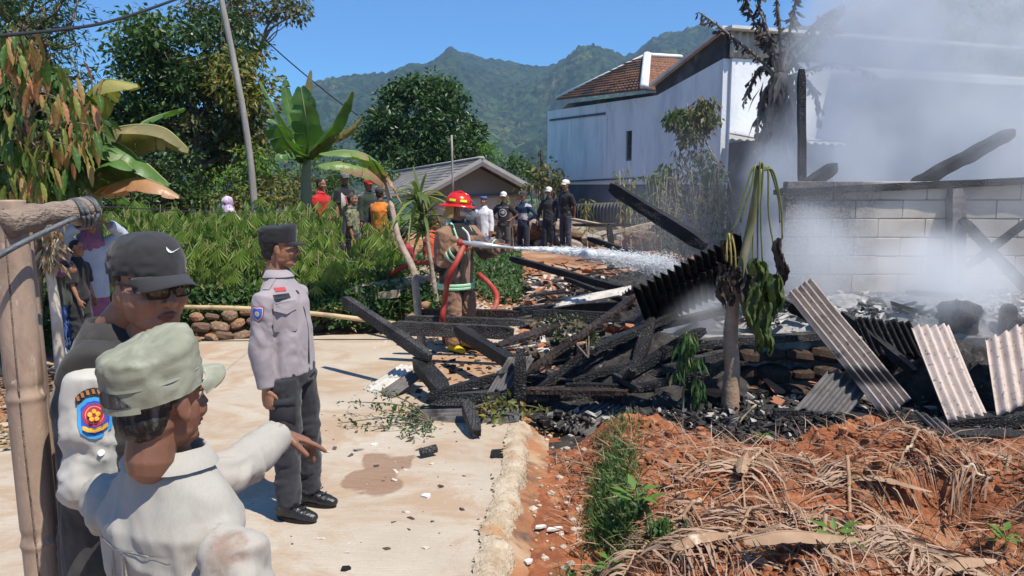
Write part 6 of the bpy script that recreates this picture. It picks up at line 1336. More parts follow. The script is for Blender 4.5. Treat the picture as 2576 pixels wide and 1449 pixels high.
for i, (x, y, Yk, r) in enumerate(((1050, 790, 9.35, .055), (1075, 796, 9.3, .05), (1098, 792, 9.35, .048), (1030, 800, 9.3, .05), (1063, 770, 9.5, .05))):
    p = W(x, y, Yk); V, F = loft([p, p+A(random.uniform(.1, .3), .7, 0)], r, n=12)
    obj('log', mesh('log', V, F, M['log']), label=['cut log end showing at the wall, leftmost but one of the pile', 'middle cut log end at the foot of the spiky plant stem', 'cut log end nearest the firefighter leg', 'leftmost cut log end of the pile by the wall', 'cut log lying on top of the small pile by the wall'][i], cat='log', group='cut logs in the stone wall')
thing_mesh('stone_heap', MB(), None, '', '') if False else None
e = empty('boulder', tuple(gz(W(1085, 700, 10.6))), 'pale rounded boulder just left of the firefighter', 'rock'); mwb = Matrix.Translation(-Vector(e.location))
for (x, y, Yk, s_) in ((1075, 715, 10.4, .26), (1050, 745, 10.2, .2), (1095, 745, 10.1, .18)): obj('stone', stone_mesh(int(x), pm('pale_boulder', (.5, .4, .28), (.4, .3, .2), 4, .9, .5, 20), (1, .8, 1)), e, mw=mwb@Matrix.Translation(Vector(tuple(W(x, y, Yk))))@Matrix.Scale(s_, 4))
# gravel
n = 5200; xs = np.r_[W(1240, 760, 9.8)[0]+rng.normal(size=n)*.45]; ys = 9.9+rng.normal(size=n)*.8; ys = np.abs(ys-8.7)+8.7
V0, F0 = ell((0, 0, 0), (1, 1, .6), n=5); q = .012+.02*rng.random(n); c_ = np.c_[xs, ys, terrain(xs, ys)+.02]; V = (V0[None]*q[:, None, None]*(.7+.6*rng.random((n, 1, 3))))+c_[:, None]; m_ = len(V0)
obj('gravel', mesh('gravel', V.reshape(-1, 3), [(f[None]+(np.arange(n)*m_)[:, None, None]).reshape(-1, f.shape[1]) for f in F0], M['gravel'], False), kind='stuff', label='heap of pale gravel behind the firefighter')
# ---- stone platform of the house
ZP = .50; FY = 6.75; WY = 8.35
def PX(x, Y): return (x-1288)/F_PX*Y*1.0/.98
plat_x0 = W(1690, 850, 6.8)[0]
V, F = poly_prism([(plat_x0, FY+.05), (9, FY+.05), (9, 15.5), (5.2, 15.5), (plat_x0+1.1, 9.6)], -.2, ZP)
flr = obj('house_platform', mesh('house_platform', V, F, pm('burnt_floor', (.07, .065, .06), (.2, .19, .18), 2.4, .95, .5, 20, c3=(.36, .35, .34), s3=3, thr=(.5, .62)), False), kind='structure', label='ash covered floor of the burnt house')
P_ = []
for row in range(3):
    x = plat_x0-.1
    while x < 6.4:
        s_ = random.uniform(.10, .17); P_.append((A(x+s_, FY-.0+random.uniform(-.03, .05)-(.1 if row == 0 else 0), .03+row*.165), (s_, s_*.8, s_*random.uniform(.6, .75)), random.uniform(-.4, .4))); x += s_*1.75
e = empty('stone_foundation', (plat_x0, FY, 0), 'stone foundation of the burnt house behind the leaning sheets, coloured dark for shade', 'foundation'); put_stones(e, Matrix.Translation((-plat_x0, -FY, 0)), P_, [M['stone_dark'], M['stone_dark']])
P_ = [(gz(A(x, y, 0), .03), (s_, s_*.8, s_*.6), r_) for x, y, s_, r_ in [(W(random.uniform(1500, 1900), 900, 6.9)[0], random.uniform(6.2, 6.7), random.uniform(.07, .14), random.uniform(0, 3)) for _ in range(16)]]
for i, p in enumerate(P_): pass
e2 = empty('fallen_stones', (2.0, 6.5, 0), 'dark and brown stones fallen beside the papaya stump', 'rock'); put_stones(e2, Matrix.Translation((-2.0, -6.5, 0)), P_, [M['stone_dark'], M['stone3']])
# ---- block wall
def block_mat():
    m, t, b, o = _nt('cement_block'); N = NB(t); v = N.coord(); oi = N.n('ObjectInfo')
    col = N.mix(N.ramp(N.noise(v, 3, 6, .6), .35, .65), (.52, .45, .36), (.43, .37, .30)); col = N.mix(N.math('MULTIPLY', oi.outputs['Random'], .5), col, (.42, .37, .33))
    sx = N.n('SeparateXYZ'); g2 = N.n('NewGeometry'); N.l(g2.outputs['Position'], sx.inputs[0])
    xw = W(2145, 600, WY)[0]; q = N.math('ADD', N.math('SUBTRACT', xw, sx.outputs[0]), N.math('MULTIPLY', N.noise(g2.outputs['Position'], 2.2, 5, .6), .8)); soot = N.ramp(q, .12, .5)
    s2 = N.ramp(N.noise(g2.outputs['Position'], 34, 4, .7), .40, .56)
    col = N.mix(N.math('MULTIPLY', soot, N.math('ADD', .55, N.math('MULTIPLY', s2, .42))), col, (.035, .03, .03)); col = N.mix(N.math('MULTIPLY', N.ramp(N.noise(g2.outputs['Position'], 1.4, 6, .65), .48, .66), .6), col, (.16, .14, .13))
    N.l(col, b.inputs['Base Color']); b.inputs['Roughness'].default_value = .92; N.l(N.bump(N.noise(v, 40, 5, .7), .5, .01), b.inputs['Normal']); return m
M['block'] = block_mat(); mortar = pm('mortar', (.3, .26, .22), (.22, .2, .17), 6, .95, .5, 30)
wx0 = W(1968, 600, WY)[0]; bw, bh = .50, .20; zt = 1.83
e = empty('block_wall', (wx0, WY, ZP), 'grey cement block wall of the burnt house, sooty on its left end', 'wall'); mwW = Matrix.Translation((-wx0, -WY, -ZP))
V, F = boxVF((wx0+3.2, WY+.075, (ZP+zt)/2), (6.4, .10, zt-ZP)); obj('mortar_core', mesh('mortar_core', V, F, mortar, False), e, mw=mwW)
def rbox(w, d, h, r=.008):
    V = []; 
    for z, q in ((-h/2, r), (-h/2+r, 0), (h/2-r, 0), (h/2, r)):
        for (x, y) in ((-1, -1), (1, -1), (1, 1), (-1, 1)): V.append((x*(w/2-q), y*(d/2-q), z))
    F = [np.array([[i*4+j, i*4+(j+1) % 4, i*4+4+(j+1) % 4, i*4+4+j] for i in range(3) for j in range(4)]+[[3, 2, 1, 0], [12, 13, 14, 15]])]; return mesh('block', V, F, M['block'], False)
fullb, halfb = rbox(bw-.009, .12, bh-.008), rbox(bw/2-.009, .12, bh-.008)
row = 0; z = ZP+bh/2
while z < zt-.02:
    x = wx0; first = row % 2
    while x < wx0+6.2:
        w_ = bw/2 if first else bw; first = False
        obj('block', halfb if w_ < bw else fullb, e, mw=mwW@Matrix.Translation((x+w_/2, WY+random.uniform(-.007, .007), z+random.uniform(-.002, .002)))@Euler((0, random.gauss(0, .004), random.gauss(0, .006))).to_matrix().to_4x4()); x += w_
    row += 1; z += bh
# concrete pillar in the wall with ragged edge
plank('pillar', W(2402, 720, WY-.12), W(2402, 475, WY-.12), .17, .14, pm('grey_pillar', (.22, .2, .19), (.12, .11, .11), 4, .9, .5, 20), None, None, rag=.12, seed=5, parent=e).matrix_basis = mwW
G_BEAM = 'charred roof beams'
_seen = {}
def lath_label(mk, p, q, what):
    L = np.linalg.norm(q-p); w = 'short' if L < .55 else 'long' if L > .9 else 'medium'; c = {'char': 'black', 'char_brown': 'brownish', 'char_ash': 'ashy grey'}[mk]; a = math.degrees(math.atan2(q[1]-p[1], q[0]-p[0])); t_ = 'lying level' if abs(a) < 15 else 'slanting away' if a > 0 else 'slanting nearer'; t_ += ', raised end' if q[2]-p[2] > .08 else ''
    x = (p[0]+q[0])/2/p[1]*F_PX+1288; lm = [(1240, 'by the firefighter boots'), (1330, 'by the stubby burnt post'), (1420, 'under the slanting plank'), (1520, 'under the middle of the dark roof piece'), (1600, 'below the water jet end'), (1700, 'left of the limp shrub'), (1850, 'next to the papaya trunk'), (9999, 'right of the papaya trunk')] if what == 'charred lath' else [(1400, 'just right of the firefighter'), (1480, 'under the start of the jet'), (1560, 'under the middle of the jet'), (1640, 'under the spray end'), (9999, 'behind the raised thick beam')]
    s = '%s %s %s %s %s' % (w, c, what, t_, next(n for k, n in lm if x < k)); _seen[s] = _seen.get(s, 0)+1
    if _seen[s] > 1: s += ', '+('nearer', 'farther', 'lower', 'upper', 'deeper')[min(4, _seen[s]-2)]+' one'
    return ' '.join(s.replace('medium ', '').split()[:16])
def beam(x0, y0, Y0, x1, y1, Y1, w, h, label, mt='char', roll=0, rag=.22, seed=None, cat='charred beam', group=G_BEAM, name='charred_beam'):
    return plank(name, W(x0, y0, Y0), W(x1, y1, Y1), w, h, M[mt], label, cat, group, roll, rag, seed=seed if seed is not None else int(x0+y0))
beam(1950, 484, WY, 2680, 450, WY-.1, .16, .075, 'long charred beam lying along the top of the block wall', 'char')
beam(2018, 472, WY+.25, 2016, 174, WY+.25, .075, .075, 'thin scorched post standing upright behind the left end of the block wall', 'char', cat='charred post', name='charred_post')
beam(2022, 474, WY-.02, 2100, 418, WY+.5, .12, .12, 'short charred stub leaning at the foot of the thin post', 'char')
beam(2300, 466, WY+.0, 2546, 332, WY+.9, .13, .12, 'thick charred beam rising to the right above the block wall', 'char')
beam(2418, 550, WY-.22, 2600, 745, WY-.4, .07, .10, 'dark brace crossing the wall down to the right', 'char')
beam(2432, 672, WY-.32, 2600, 545, WY-.34, .06, .07, 'thinner brace crossing the other one up to the right', 'char')
beam(2300, 660, WY-.35, 2440, 480, WY-.2, .045, .06, 'thin slat leaning against the wall left of the grey pillar', 'char') if False else None
# front heap beams
beam(864, 752, 7.55, 1082, 900, 6.75, .085, .10, 'long charred beam on the road side, its left end raised in the air', 'char_ash')
beam(1050, 905, 6.9, 1118, 990, 6.35, .15, .10, 'short thick charred beam dropping towards the front from the raised beam', 'char')
beam(985, 822, 8.05, 1292, 838, 7.8, .10, .13, 'scaly charred beam lying level below the firefighter', 'char_ash')
beam(1020, 802, 8.3, 1320, 812, 8.2, .08, .08, 'thinner charred beam right behind the scaly level one', 'char_ash')
beam(1150, 828, 7.8, 1296, 918, 6.7, .11, .11, 'charred beam slanting down right from the level one over the yellow boots', 'char')
beam(1074, 1004, 6.15, 1530, 985, 6.3, .13, .10, 'front charred beam lying level, deeply cracked like scales', 'char_ash')
beam(1500, 985, 6.45, 1960, 995, 6.6, .12, .10, 'sooty beam continuing the front one towards the papaya stump', 'char')
beam(1048, 786, 8.9, 1300, 790, 8.8, .09, .09, 'grey scorched beam lying behind the firefighter legs, left part', 'char_brown')
beam(1290, 782, 8.9, 1590, 770, 8.7, .11, .10, 'grey blue scorched beam lying level right of the firefighter', 'char')
beam(1322, 940, 6.3, 1610, 738, 6.9, .09, .035, 'long thin plank slanting up right in front of the dark corrugated roof', 'char_brown')
beam(1310, 880, 6.2, 1308, 1022, 6.15, .16, .10, 'stubby burnt post standing on the front beam', 'char')
beam(1538, 470, 8.3, 1775, 620, 7.6, .12, .12, 'thick charred beam rising to the left behind the dark corrugated roof', 'char')
beam(1285, 650, 10.6, 1600, 738, 9.0, .08, .08, 'charred rafter lying on the rubble under the water jet', 'char')
beam(1480, 600, 12.5, 1660, 660, 11.5, .08, .08, 'smouldering rafter on the rubble far behind the jet', 'char')
beam(1172, 1012, 5.95, 1200, 1090, 5.5, .09, .08, 'short burnt beam end pointing out of the front heap', 'char_ash')
beam(1340, 790, 7.1, 1560, 800, 7.3, .05, .10, 'charred batten behind the slanting plank', 'char')
beam(1255, 870, 6.4, 1420, 812, 6.9, .14, .03, 'broken board lying across the heap, brown and scorched', 'char_brown')
beam(1390, 900, 6.5, 1640, 830, 6.8, .06, .06, 'charred rafter under the slanting plank', 'char')
beam(1330, 1000, 6.2, 1480, 880, 6.5, .05, .05, 'thin charred rafter leaning behind the stubby post', 'char')
beam(1440, 960, 6.3, 1740, 870, 6.6, .07, .05, 'charred rafter running towards the papaya stump', 'char')
beam(1610, 945, 6.4, 1830, 885, 6.5, .10, .05, 'grey lit board left of the papaya stump', 'char_ash')
beam(1730, 975, 6.1, 1835, 905, 6.3, .06, .06, 'brown branch like board touching the papaya stump', 'char_brown')
beam(1660, 868, 6.75, 2160, 838, 6.8, .12, .06, 'grey ashy sill beam along the front edge of the house floor', 'char_ash')
beam(1868, 700, 6.9, 2060, 815, 6.6, .06, .07, 'dark rafter crossing behind the large leaning sheet', 'char')
beam(2120, 788, 6.9, 2300, 935, 6.3, .09, .07, 'charred rafter slanting down right of the large leaning sheet', 'char')
beam(1945, 1040, 5.85, 2380, 1072, 5.75, .10, .09, 'charred beam under the foot of the leaning sheets', 'char')
beam(1880, 1085, 5.75, 2390, 1090, 5.6, .05, .06, 'thin charred lath in front of the other beams at the garden edge', 'char')
beam(2370, 1075, 5.65, 2660, 1048, 5.75, .16, .14, 'broad black beam at the right edge below the sheets', 'char')
beam(2360, 1098, 5.45, 2650, 1110, 5.35, .18, .10, 'lowest black beam at the right edge against the red soil', 'char')
beam(1420, 700, 9.5, 1600, 770, 8.6, .05, .05, 'thin rafter lying on the yard rubble', 'char')
beam(2280, 735, 7.6, 2420, 745, 7.5, .08, .05, 'small charred board lying in the ash before the wall', 'char')
for i in range(26):
    x, y = random.gauss(1500, 170), random.uniform(840, 1000); Yk = 6.1+(1000-y)/160*1.0; a = random.gauss(.15, .55); L = random.uniform(.35, 1.1); p = W(x, y, Yk); q = p+A(math.cos(a)*L, math.sin(a)*L*.8, random.uniform(-.12, .22)); q[2] = max(q[2], .03); p[2] = max(p[2], .02)
    if q[0] > 2.3: continue
    plank('charred_lath', p, q, random.uniform(.05, .11), random.uniform(.03, .06), M[mk_ := random.choice(('char', 'char', 'char_brown', 'char_ash'))], lath_label(mk_, p, q, 'charred lath'), 'lath', 'charred laths tumbled in the heap', rag=.22, seed=i+50)
beam(1480, 885, 6.5, 1700, 790, 6.9, .11, .06, 'thick charred rafter leaning under the dark roof piece, left one', 'char')
beam(1560, 950, 6.3, 1770, 830, 6.7, .10, .07, 'thick charred rafter leaning under the dark roof piece, right one', 'char')
beam(1590, 835, 6.9, 1850, 775, 7.0, .14, .05, 'broad black board lying beneath the dark roof piece', 'char')
beam(1640, 800, 6.8, 1600, 925, 6.4, .10, .05, 'upright leaning black board between the slanting plank and papaya', 'char')
# rafters and laths scattered over the fallen roof behind (each small)
grp = 'burnt battens scattered on the fallen roof'
for i in range(34):
    x, y = random.uniform(1330, 1700), random.uniform(655, 775); Yk = 1946*1.7/(y-465)*.985; a = random.uniform(-.5, .7); L = random.uniform(.4, 1.3); p = W(x, y, Yk); q = p+A(math.cos(a)*L, math.sin(a)*L*1.0, random.uniform(-.03, .12))
    plank('burnt_batten', p+A(0, 0, .03), q+A(0, 0, .03), random.uniform(.035, .07), .03, M[mk_ := random.choice(('char', 'char_brown', 'char'))], lath_label(mk_, p, q, 'burnt batten'), 'batten', grp, rag=.2, seed=i)
# ---- corrugated sheets
def sheet_mat(name, c1, c2, dark=(.03, .028, .027), s3=1.6, thr=(.52, .6), bands=()):
    m, t, b, o = _nt(name); N = NB(t); v = N.coord(); col = N.mix(N.ramp(N.noise(v, 6, 6, .6), .35, .65), c1, c2)
    col = N.mix(N.math('MULTIPLY', N.ramp(N.noise(v, 28, 4, .6), .58, .66), .8), col, (.12, .09, .07)); col = N.mix(N.ramp(N.noise(v, s3, 6, .65, .5), *thr), col, dark)
    for zb in bands:
        sx = N.n('SeparateXYZ'); N.l(v, sx.inputs[0]); q = N.math('ABSOLUTE', N.math('SUBTRACT', N.math('ADD', sx.outputs[2], N.math('MULTIPLY', N.noise(v, 9, 4), .05)), zb+.025)); col = N.mix(N.math('MULTIPLY', N.ramp(q, .03, .075, (1, 1, 1), (0, 0, 0)), .9), col, (.035, .03, .03))
    N.l(col, b.inputs['Base Color']); b.inputs['Roughness'].default_value = .85; b.inputs['Specular IOR Level'].default_value = .15; N.l(N.bump(N.noise(v, 70, 4), .4, .006), b.inputs['Normal']); return m
SA = sheet_mat('fibre_cement', (.46, .39, .33), (.34, .28, .235), thr=(.60, .68), bands=(.36, .10)); SB = sheet_mat('fibre_cement_pinkish', (.56, .47, .42), (.45, .38, .33), thr=(.64, .72)); SD = sheet_mat('burnt_sheet', (.022, .02, .02), (.014, .013, .013), (.008, .008, .008), thr=(.5, .6)); SG = sheet_mat('sooty_sheet', (.16, .15, .145), (.1, .095, .09), thr=(.55, .65)); SW = sheet_mat('whitish_sheet', (.58, .55, .5), (.42, .4, .36), thr=(.62, .7))
G_SH = 'corrugated roof sheets fallen from the burnt house'
def csheet(c00, c10, c01, nw, mt, label, amp=.022, th=.008, rag=.03, seed=0, noise=.003):
    O, U, Vv = W(*c00), W(*c10), W(*c01); V, F = corrugated(O, U-O, Vv-O, nw, amp, th, 16, 8, rag, seed, noise)
    return obj('corrugated_sheet', mesh('corrugated_sheet', V, F, mt), label=label, cat='roof sheet', group=G_SH)
csheet((1978, 742, 6.55), (2042, 704, 6.65), (2222, 1052, 5.72), 5.0, SA, 'large grey corrugated sheet leaning steeply with black scorched bands near its foot', seed=3, rag=.02)
csheet((2292, 822, 6.3), (2386, 818, 6.35), (2384, 1064, 5.62), 4.5, SB, 'pale pinkish corrugated sheet standing right of the large leaning one', .024, rag=.025, seed=8)
csheet((2478, 852, 6.1), (2600, 800, 6.2), (2508, 1050, 5.62), 4.5, SB, 'pale corrugated sheet cut off by the right edge of the picture', .03, rag=.05, seed=12)
csheet((2085, 930, 6.15), (2200, 960, 6.1), (1998, 1030, 5.8), 5.0, SG, 'sooty corrugated sheet lying low beneath the large leaning one, pale broken edge', seed=5, rag=.06)
csheet((2150, 800, 6.75), (2290, 812, 6.7), (2190, 890, 6.5), 8, SD, 'small black jagged corrugated sheet on the house floor', seed=6, rag=.12)
csheet((1592, 728, 6.55), (1862, 588, 6.85), (1628, 822, 7.05), 16, SD, 'big black burnt corrugated roof piece propped up in the middle of the heap', .028, rag=.05, seed=7)
csheet((1655, 742, 6.75), (1872, 632, 6.95), (1668, 812, 7.1), 13, SD, 'second black burnt roof piece hanging just below the big propped one', .026, rag=.08, seed=27)
csheet((2430, 1118, 5.3), (2352, 1090, 5.4), (2370, 1062, 5.5), 3, SG, 'small sooty sheet corner sticking out over the red soil', seed=9)
csheet((912, 984, 6.9), (945, 992, 6.75), (1010, 918, 7.2), 3, SW, 'small whitish corrugated scrap lying on the road left of the heap', .018, rag=.06, seed=10)
csheet((955, 992, 6.7), (985, 1000, 6.6), (1050, 925, 7.05), 3, SG, 'darker corrugated scrap overlapping the small whitish one', .018, rag=.06, seed=11)
csheet((1010, 1065, 5.95), (1050, 1026, 6.2), (1190, 1062, 5.9), 4, SG, 'scorched corrugated sheet lying flat under the front beam', .02, rag=.04, seed=13)
csheet((1190, 1076, 5.85), (1215, 1040, 6.1), (1300, 1062, 5.9), 3, SG, 'brownish corrugated scrap right of the flat scorched sheet', .02, rag=.08, seed=14)
csheet((1395, 772, 8.5), (1430, 752, 8.8), (1560, 742, 8.6), 4, SW, 'whitish ribbed sheet lying on the yard right of the firefighter', .018, rag=.04, seed=15)
csheet((1395, 1078, 5.95), (1480, 1095, 5.8), (1500, 1010, 6.2), 6, SG, 'dark bluish corrugated sheet lying flat beside the end of the road', .02, rag=.03, seed=16)
csheet((1225, 985, 6.15), (1300, 975, 6.15), (1275, 905, 6.35), 4, SG, 'brown grey triangular sheet piece behind the stubby post', .015, rag=.2, seed=17)
csheet((2270, 800, 6.95), (2160, 850, 6.6), (2230, 790, 7.2), 5, SD, 'black curled sheet scrap behind the two pale ones', seed=21, rag=.1) if False else None
# ---- rubble: heaps of char, ash, tile shards
def heap(name, label, cx_, cy_, rx_, ry_, h, z0, mt, seed, amp=.06, n_=70):
    a = np.linspace(-1, 1, n_); XX, YY = np.meshgrid(a, a); x, y = XX.ravel(), YY.ravel(); p = np.c_[x*rx_, y*ry_, 0*x]; r = np.sqrt(x*x+y*y)+.15*fbm(p*1.5, 3, seed)
    z = h*np.clip(1-r, 0, 1)**.7*(1+.4*fbm(p*2.2, 3, seed+1))+amp*np.abs(fbm(p*7, 4, seed+2))*sm(1.05, .6, r)-.06*sm(.7, 1.0, r)
    return obj(name, mesh(name, np.c_[cx_+x*rx_, cy_+y*ry_, z0+z], gridF(n_, n_), mt, False), kind='stuff', label=label)
heap('ash_heap', 'pale wet ash heap before the block wall', W(2250, 780, 7.5)[0], 7.55, 2.2, .75, .26, ZP, M['ash'], 3, .10)
heap('ash_heap', 'pale ash left of the wall', W(1880, 800, 7.6)[0], 7.7, .9, .7, .14, ZP, M['ash'], 13, .08)
heap('rubble_heap', 'black rubble under the dark roof piece', W(1640, 880, 6.9)[0], 6.85, 1.05, .8, .52, -.03, M['rubble'], 4, .12)
heap('rubble_heap', 'black rubble below the slanting plank', W(1420, 900, 6.9)[0], 6.75, .85, .75, .26, -.03, M['rubble'], 14, .12)
heap('rubble_heap', 'black rubble along the garden edge', 3.0, 6.15, 3.0, .85, .10, -.06, M['rubble'], 5, .09, 110)
heap('rubble_heap', 'black rubble behind the right hand sheets', W(2500, 950, 6.2)[0], 6.5, .9, .6, .55, 0, M['rubble'], 6, .14)
heap('rubble_heap', 'grey roof rubble on the yard under the jet', W(1560, 690, 10)[0], 10.4, 1.5, 1.6, .22, .02, M['rubble'], 7, .16, 110)
heap('rubble_heap', 'burnt rubble left of the house floor', W(1790, 700, 10)[0]-.1, 9.9, 1.2, 2.2, .42, .02, M['rubble'], 28, .16, 100)
heap('rubble_heap', 'burnt rubble before the reeds', W(1700, 640, 12)[0], 12.6, 1.6, 1.2, .35, .05, M['rubble'], 8, .16, 90)
# loose debris scattered over heap and road
def chips(name, label, n, fx, fy, zf, s0, s1, mt, flat_=.3, seed=0):
    V0 = A(-1, -1, -1, 1, -1, -1, 1, 1, -1, -1, 1, -1, -1, -1, 1, 1, -1, 1, 1, 1, 1, -1, 1, 1).reshape(-1, 3); F0 = np.array([[0, 3, 2, 1], [4, 5, 6, 7], [0, 1, 5, 4], [1, 2, 6, 5], [2, 3, 7, 6], [3, 0, 4, 7]])
    xs, ys = fx(n), fy(n); s_ = s0+(s1-s0)*rng.random(n)**2.5; VV = []
    sc3 = s_[:, None]*np.c_[.5+rng.random(n), .3+.5*rng.random(n), flat_*(.3+.7*rng.random(n))]; a = rng.random(n)*6.28; ti = rng.normal(size=n)*.35
    V = V0[None]*sc3[:, None]*(1+.3*rng.normal(size=(n, 8, 3))); c_, s2 = np.cos(a)[:, None], np.sin(a)[:, None]; z2 = V[..., 2]+V[..., 0]*ti[:, None]
    V = np.stack([V[..., 0]*c_-V[..., 1]*s2, V[..., 0]*s2+V[..., 1]*c_, z2], -1)+np.c_[xs, ys, zf(xs, ys)+s_*flat_*.5][:, None]
    return obj(name, mesh(name, V.reshape(-1, 3), (F0[None]+(np.arange(n)*8)[:, None, None]).reshape(-1, 4), mt, False), kind='stuff', label=label)
M['chips'] = pm('char_chips', (.02, .019, .018), (.06, .055, .05), 20, .7, island='c3', c3=(.35, .33, .3), thr=(.86, .88)); M['chips2'] = pm('mixed_chips', (.1, .08, .06), (.05, .04, .035), 20, .8, island='c3', c3=(.5, .45, .4), thr=(.7, .72)); M['shard'] = pm('clay_shards', (.42, .17, .08), (.28, .12, .07), 12, .85, island=True)
fz = lambda x, y: np.maximum(terrain(x, y), -.02)
chips('debris', 'charcoal crumbs over the muddy road end', 1500, lambda n: -.9+1.6*rng.random(n), lambda n: 6.0+2.6*rng.random(n), fz, .006, .06, M['chips'])
chips('debris', 'charcoal crumbs along the burnt heap', 3200, lambda n: .2+3.2*rng.random(n), lambda n: 5.85+.9*rng.random(n), lambda x, y: fz(x, y)+.07*rng.random(len(x)), .006, .042, M['chips'], .6)
chips('debris', 'burnt litter before the foundation at right', 3600, lambda n: 1.0+4.4*rng.random(n), lambda n: 5.45+1.0*rng.random(n), lambda x, y: fz(x, y)+.1*rng.random(len(x)), .006, .038, M['chips'], .6)
chips('debris', 'ash and tile litter over the burnt yard', 5200, lambda n: .2+3.8*rng.random(n), lambda n: 7.9+6*rng.random(n), lambda x, y: fz(x, y)+.16*rng.random(len(x)), .015, .11, M['chips2'])
chips('tile_shards', 'broken orange roof tiles over the yard', 700, lambda n: .1+3.6*rng.random(n), lambda n: 7.8+8*rng.random(n), lambda x, y: fz(x, y)+.18*rng.random(len(x)), .03, .12, M['shard'])
chips('tile_shards', 'orange shards in the heap', 60, lambda n: .2+2.8*rng.random(n), lambda n: 6.1+1.2*rng.random(n), lambda x, y: fz(x, y)+.2*rng.random(len(x)), .03, .08, M['shard'])
chips('ash_flakes', 'pale flakes on the wet ash', 2600, lambda n: 1.9+4.4*rng.random(n), lambda n: 6.95+1.2*rng.random(n), lambda x, y: ZP+.08+.16*rng.random(len(x)), .01, .06, pm('ash_flakes', (.55, .53, .5), (.2, .19, .18), 20, .9, island='c3', c3=(.03, .03, .03), thr=(.55, .57)))
chips('debris', 'small pale and dark chips fallen on the road', 160, lambda n: -1.6+1.6*rng.random(n), lambda n: 3.7+3.0*rng.random(n), lambda x, y: 0*x, .004, .022, M['chips2'])
# a few pieces lying on the road that can be told apart
def shard(x, y, L, w, mt, label, a=.4, z=0., cat='shard'):
    p = G(x, y, z+.006); d = A(math.cos(a), math.sin(a), 0); s_ = A(-d[1], d[0], 0); pts = [p-d*L/2-s_*w*.3, p-d*L*.1-s_*w*.5, p+d*L/2-s_*w*.15, p+d*L*.35+s_*w*.4, p-d*L*.3+s_*w*.5]; V, F = slab(pts, .012); return obj('fragment', mesh('fragment', V, F, mt, False), label=label, cat=cat)
wm = pm('white_plaster_bit', (.72, .70, .66), (.6, .57, .52), 20, .8)
shard(1073, 1247, .055, .06, wm, 'white plaster fragment on the road in front of the policeman boots', 1.2); shard(942, 1118, .05, .035, wm, 'small white fragment near the top of the brown stain', .4); shard(1395, 1330, .10, .03, wm, 'pale fragment on the red soil strip, left one of a pair', .3, -.1); shard(1360, 1325, .07, .03, wm, 'pale fragment on the red soil strip, right one of a pair', .3, -.1)
shard(870, 1430, .05, .04, M['black'], 'black lump of charcoal near the bottom edge of the road', .3); shard(1330, 1412, .05, .04, wm, 'white pebble like piece low on the red soil strip', .8, -.1); shard(1270, 1140, .24, .17, M['char'], 'black charcoal patch of crumbs on the road edge', .3)
p = G(1078, 1142, .02); V, F = loft([p+A(-.05, -.03, .02), p+A(.05, .03, .03)], .03, n=10); obj('charcoal_lump', mesh('charcoal_lump', V, F, M['char_ash']), label='grey charcoal lump lying on the road below the twigs', cat='charcoal')
# bottles / drum and burnt bucket shapes behind the right sheets
def lathe(c, prof, n=16): return loft([A(c[0], c[1], c[2]+z) for r, z in prof], [r for r, z in prof], n=n)
p = W(2533, 830, 6.9); obj('burnt_canister', MB().add(*lathe(p-A(0, 0, .12), [(.06, 0), (.075, .03), (.075, .30), (.06, .34), (.03, .36)])).mesh('burnt_canister', M['char_ash']), label='scorched upright canister standing behind the right edge sheets', cat='canister')
for (x, y, r, lb) in ((2415, 800, .17, 'round charred bundle left of the scorched canister'), (2560, 830, .14, 'charred round lump right of the canister')):
    p = W(x, y, 6.9); V, F = ell((0, 0, 0), (r, r, r*.95), n=22); V = V*(1+.55*fbm(V*9+x, 3, 2))[:, None]+p; obj('charred_bundle', mesh('charred_bundle', V, F, M['char']), label=lb, cat='bundle')
# small debris posts behind the jet and low block wall remains
beam(1532, 566, 12.5, 1540, 636, 12.4, .09, .09, 'short upright burnt stub standing in the far rubble', 'char')
beam(1440, 566, 15, 1600, 566, 14.5, .08, .06, 'pale scorched rail lying level behind the far stub', 'char_brown')
plank('board', W(1440, 552, 16), W(1560, 575, 15), .12, .05, M['plank'], 'grey board sloping down right beside the tallest onlooker', 'board')
plank('board', W(1540, 585, 12.5), W(1650, 560, 12.8), .05, .05, M['plank'], 'thin pale board raised over the far rubble', 'board')
# rubble bank behind the four men
b = gz(W(1330, 560, 21.5)); P_ = []
for i in range(60):
    x = random.uniform(1150, 1660); Yk = 21.6+random.uniform(-.3, .3)-(x-1150)*.003; p = gz(W(x, 600, Yk)); p[2] += random.uniform(0, .6); s_ = random.uniform(.13, .28); P_.append((p, (s_*1.3, s_, s_*.8), random.uniform(-.6, .6)))
e = empty('rubble_wall', tuple(b), 'rough terrace wall of grey stones behind the onlookers by the grey house', 'wall'); put_stones(e, Matrix.Translation(-Vector(tuple(b))), P_, [pm('grey_stone', (.34, .3, .26), (.24, .21, .18), 5, .9), M['stone3']])
V, F = slab([W(1330, 640, 22.3)-A(0, 0, .3), W(1700, 640, 20.8)-A(0, 0, .3), W(1700, 560, 20.8), W(1470, 562, 21.8), W(1330, 540, 22.3)], .3); obj('terrace_bank', mesh('terrace_bank', V, F, pm('dusty_bank', (.36, .31, .24), (.25, .2, .15), 2, .95, .6, 10), False), kind='structure')
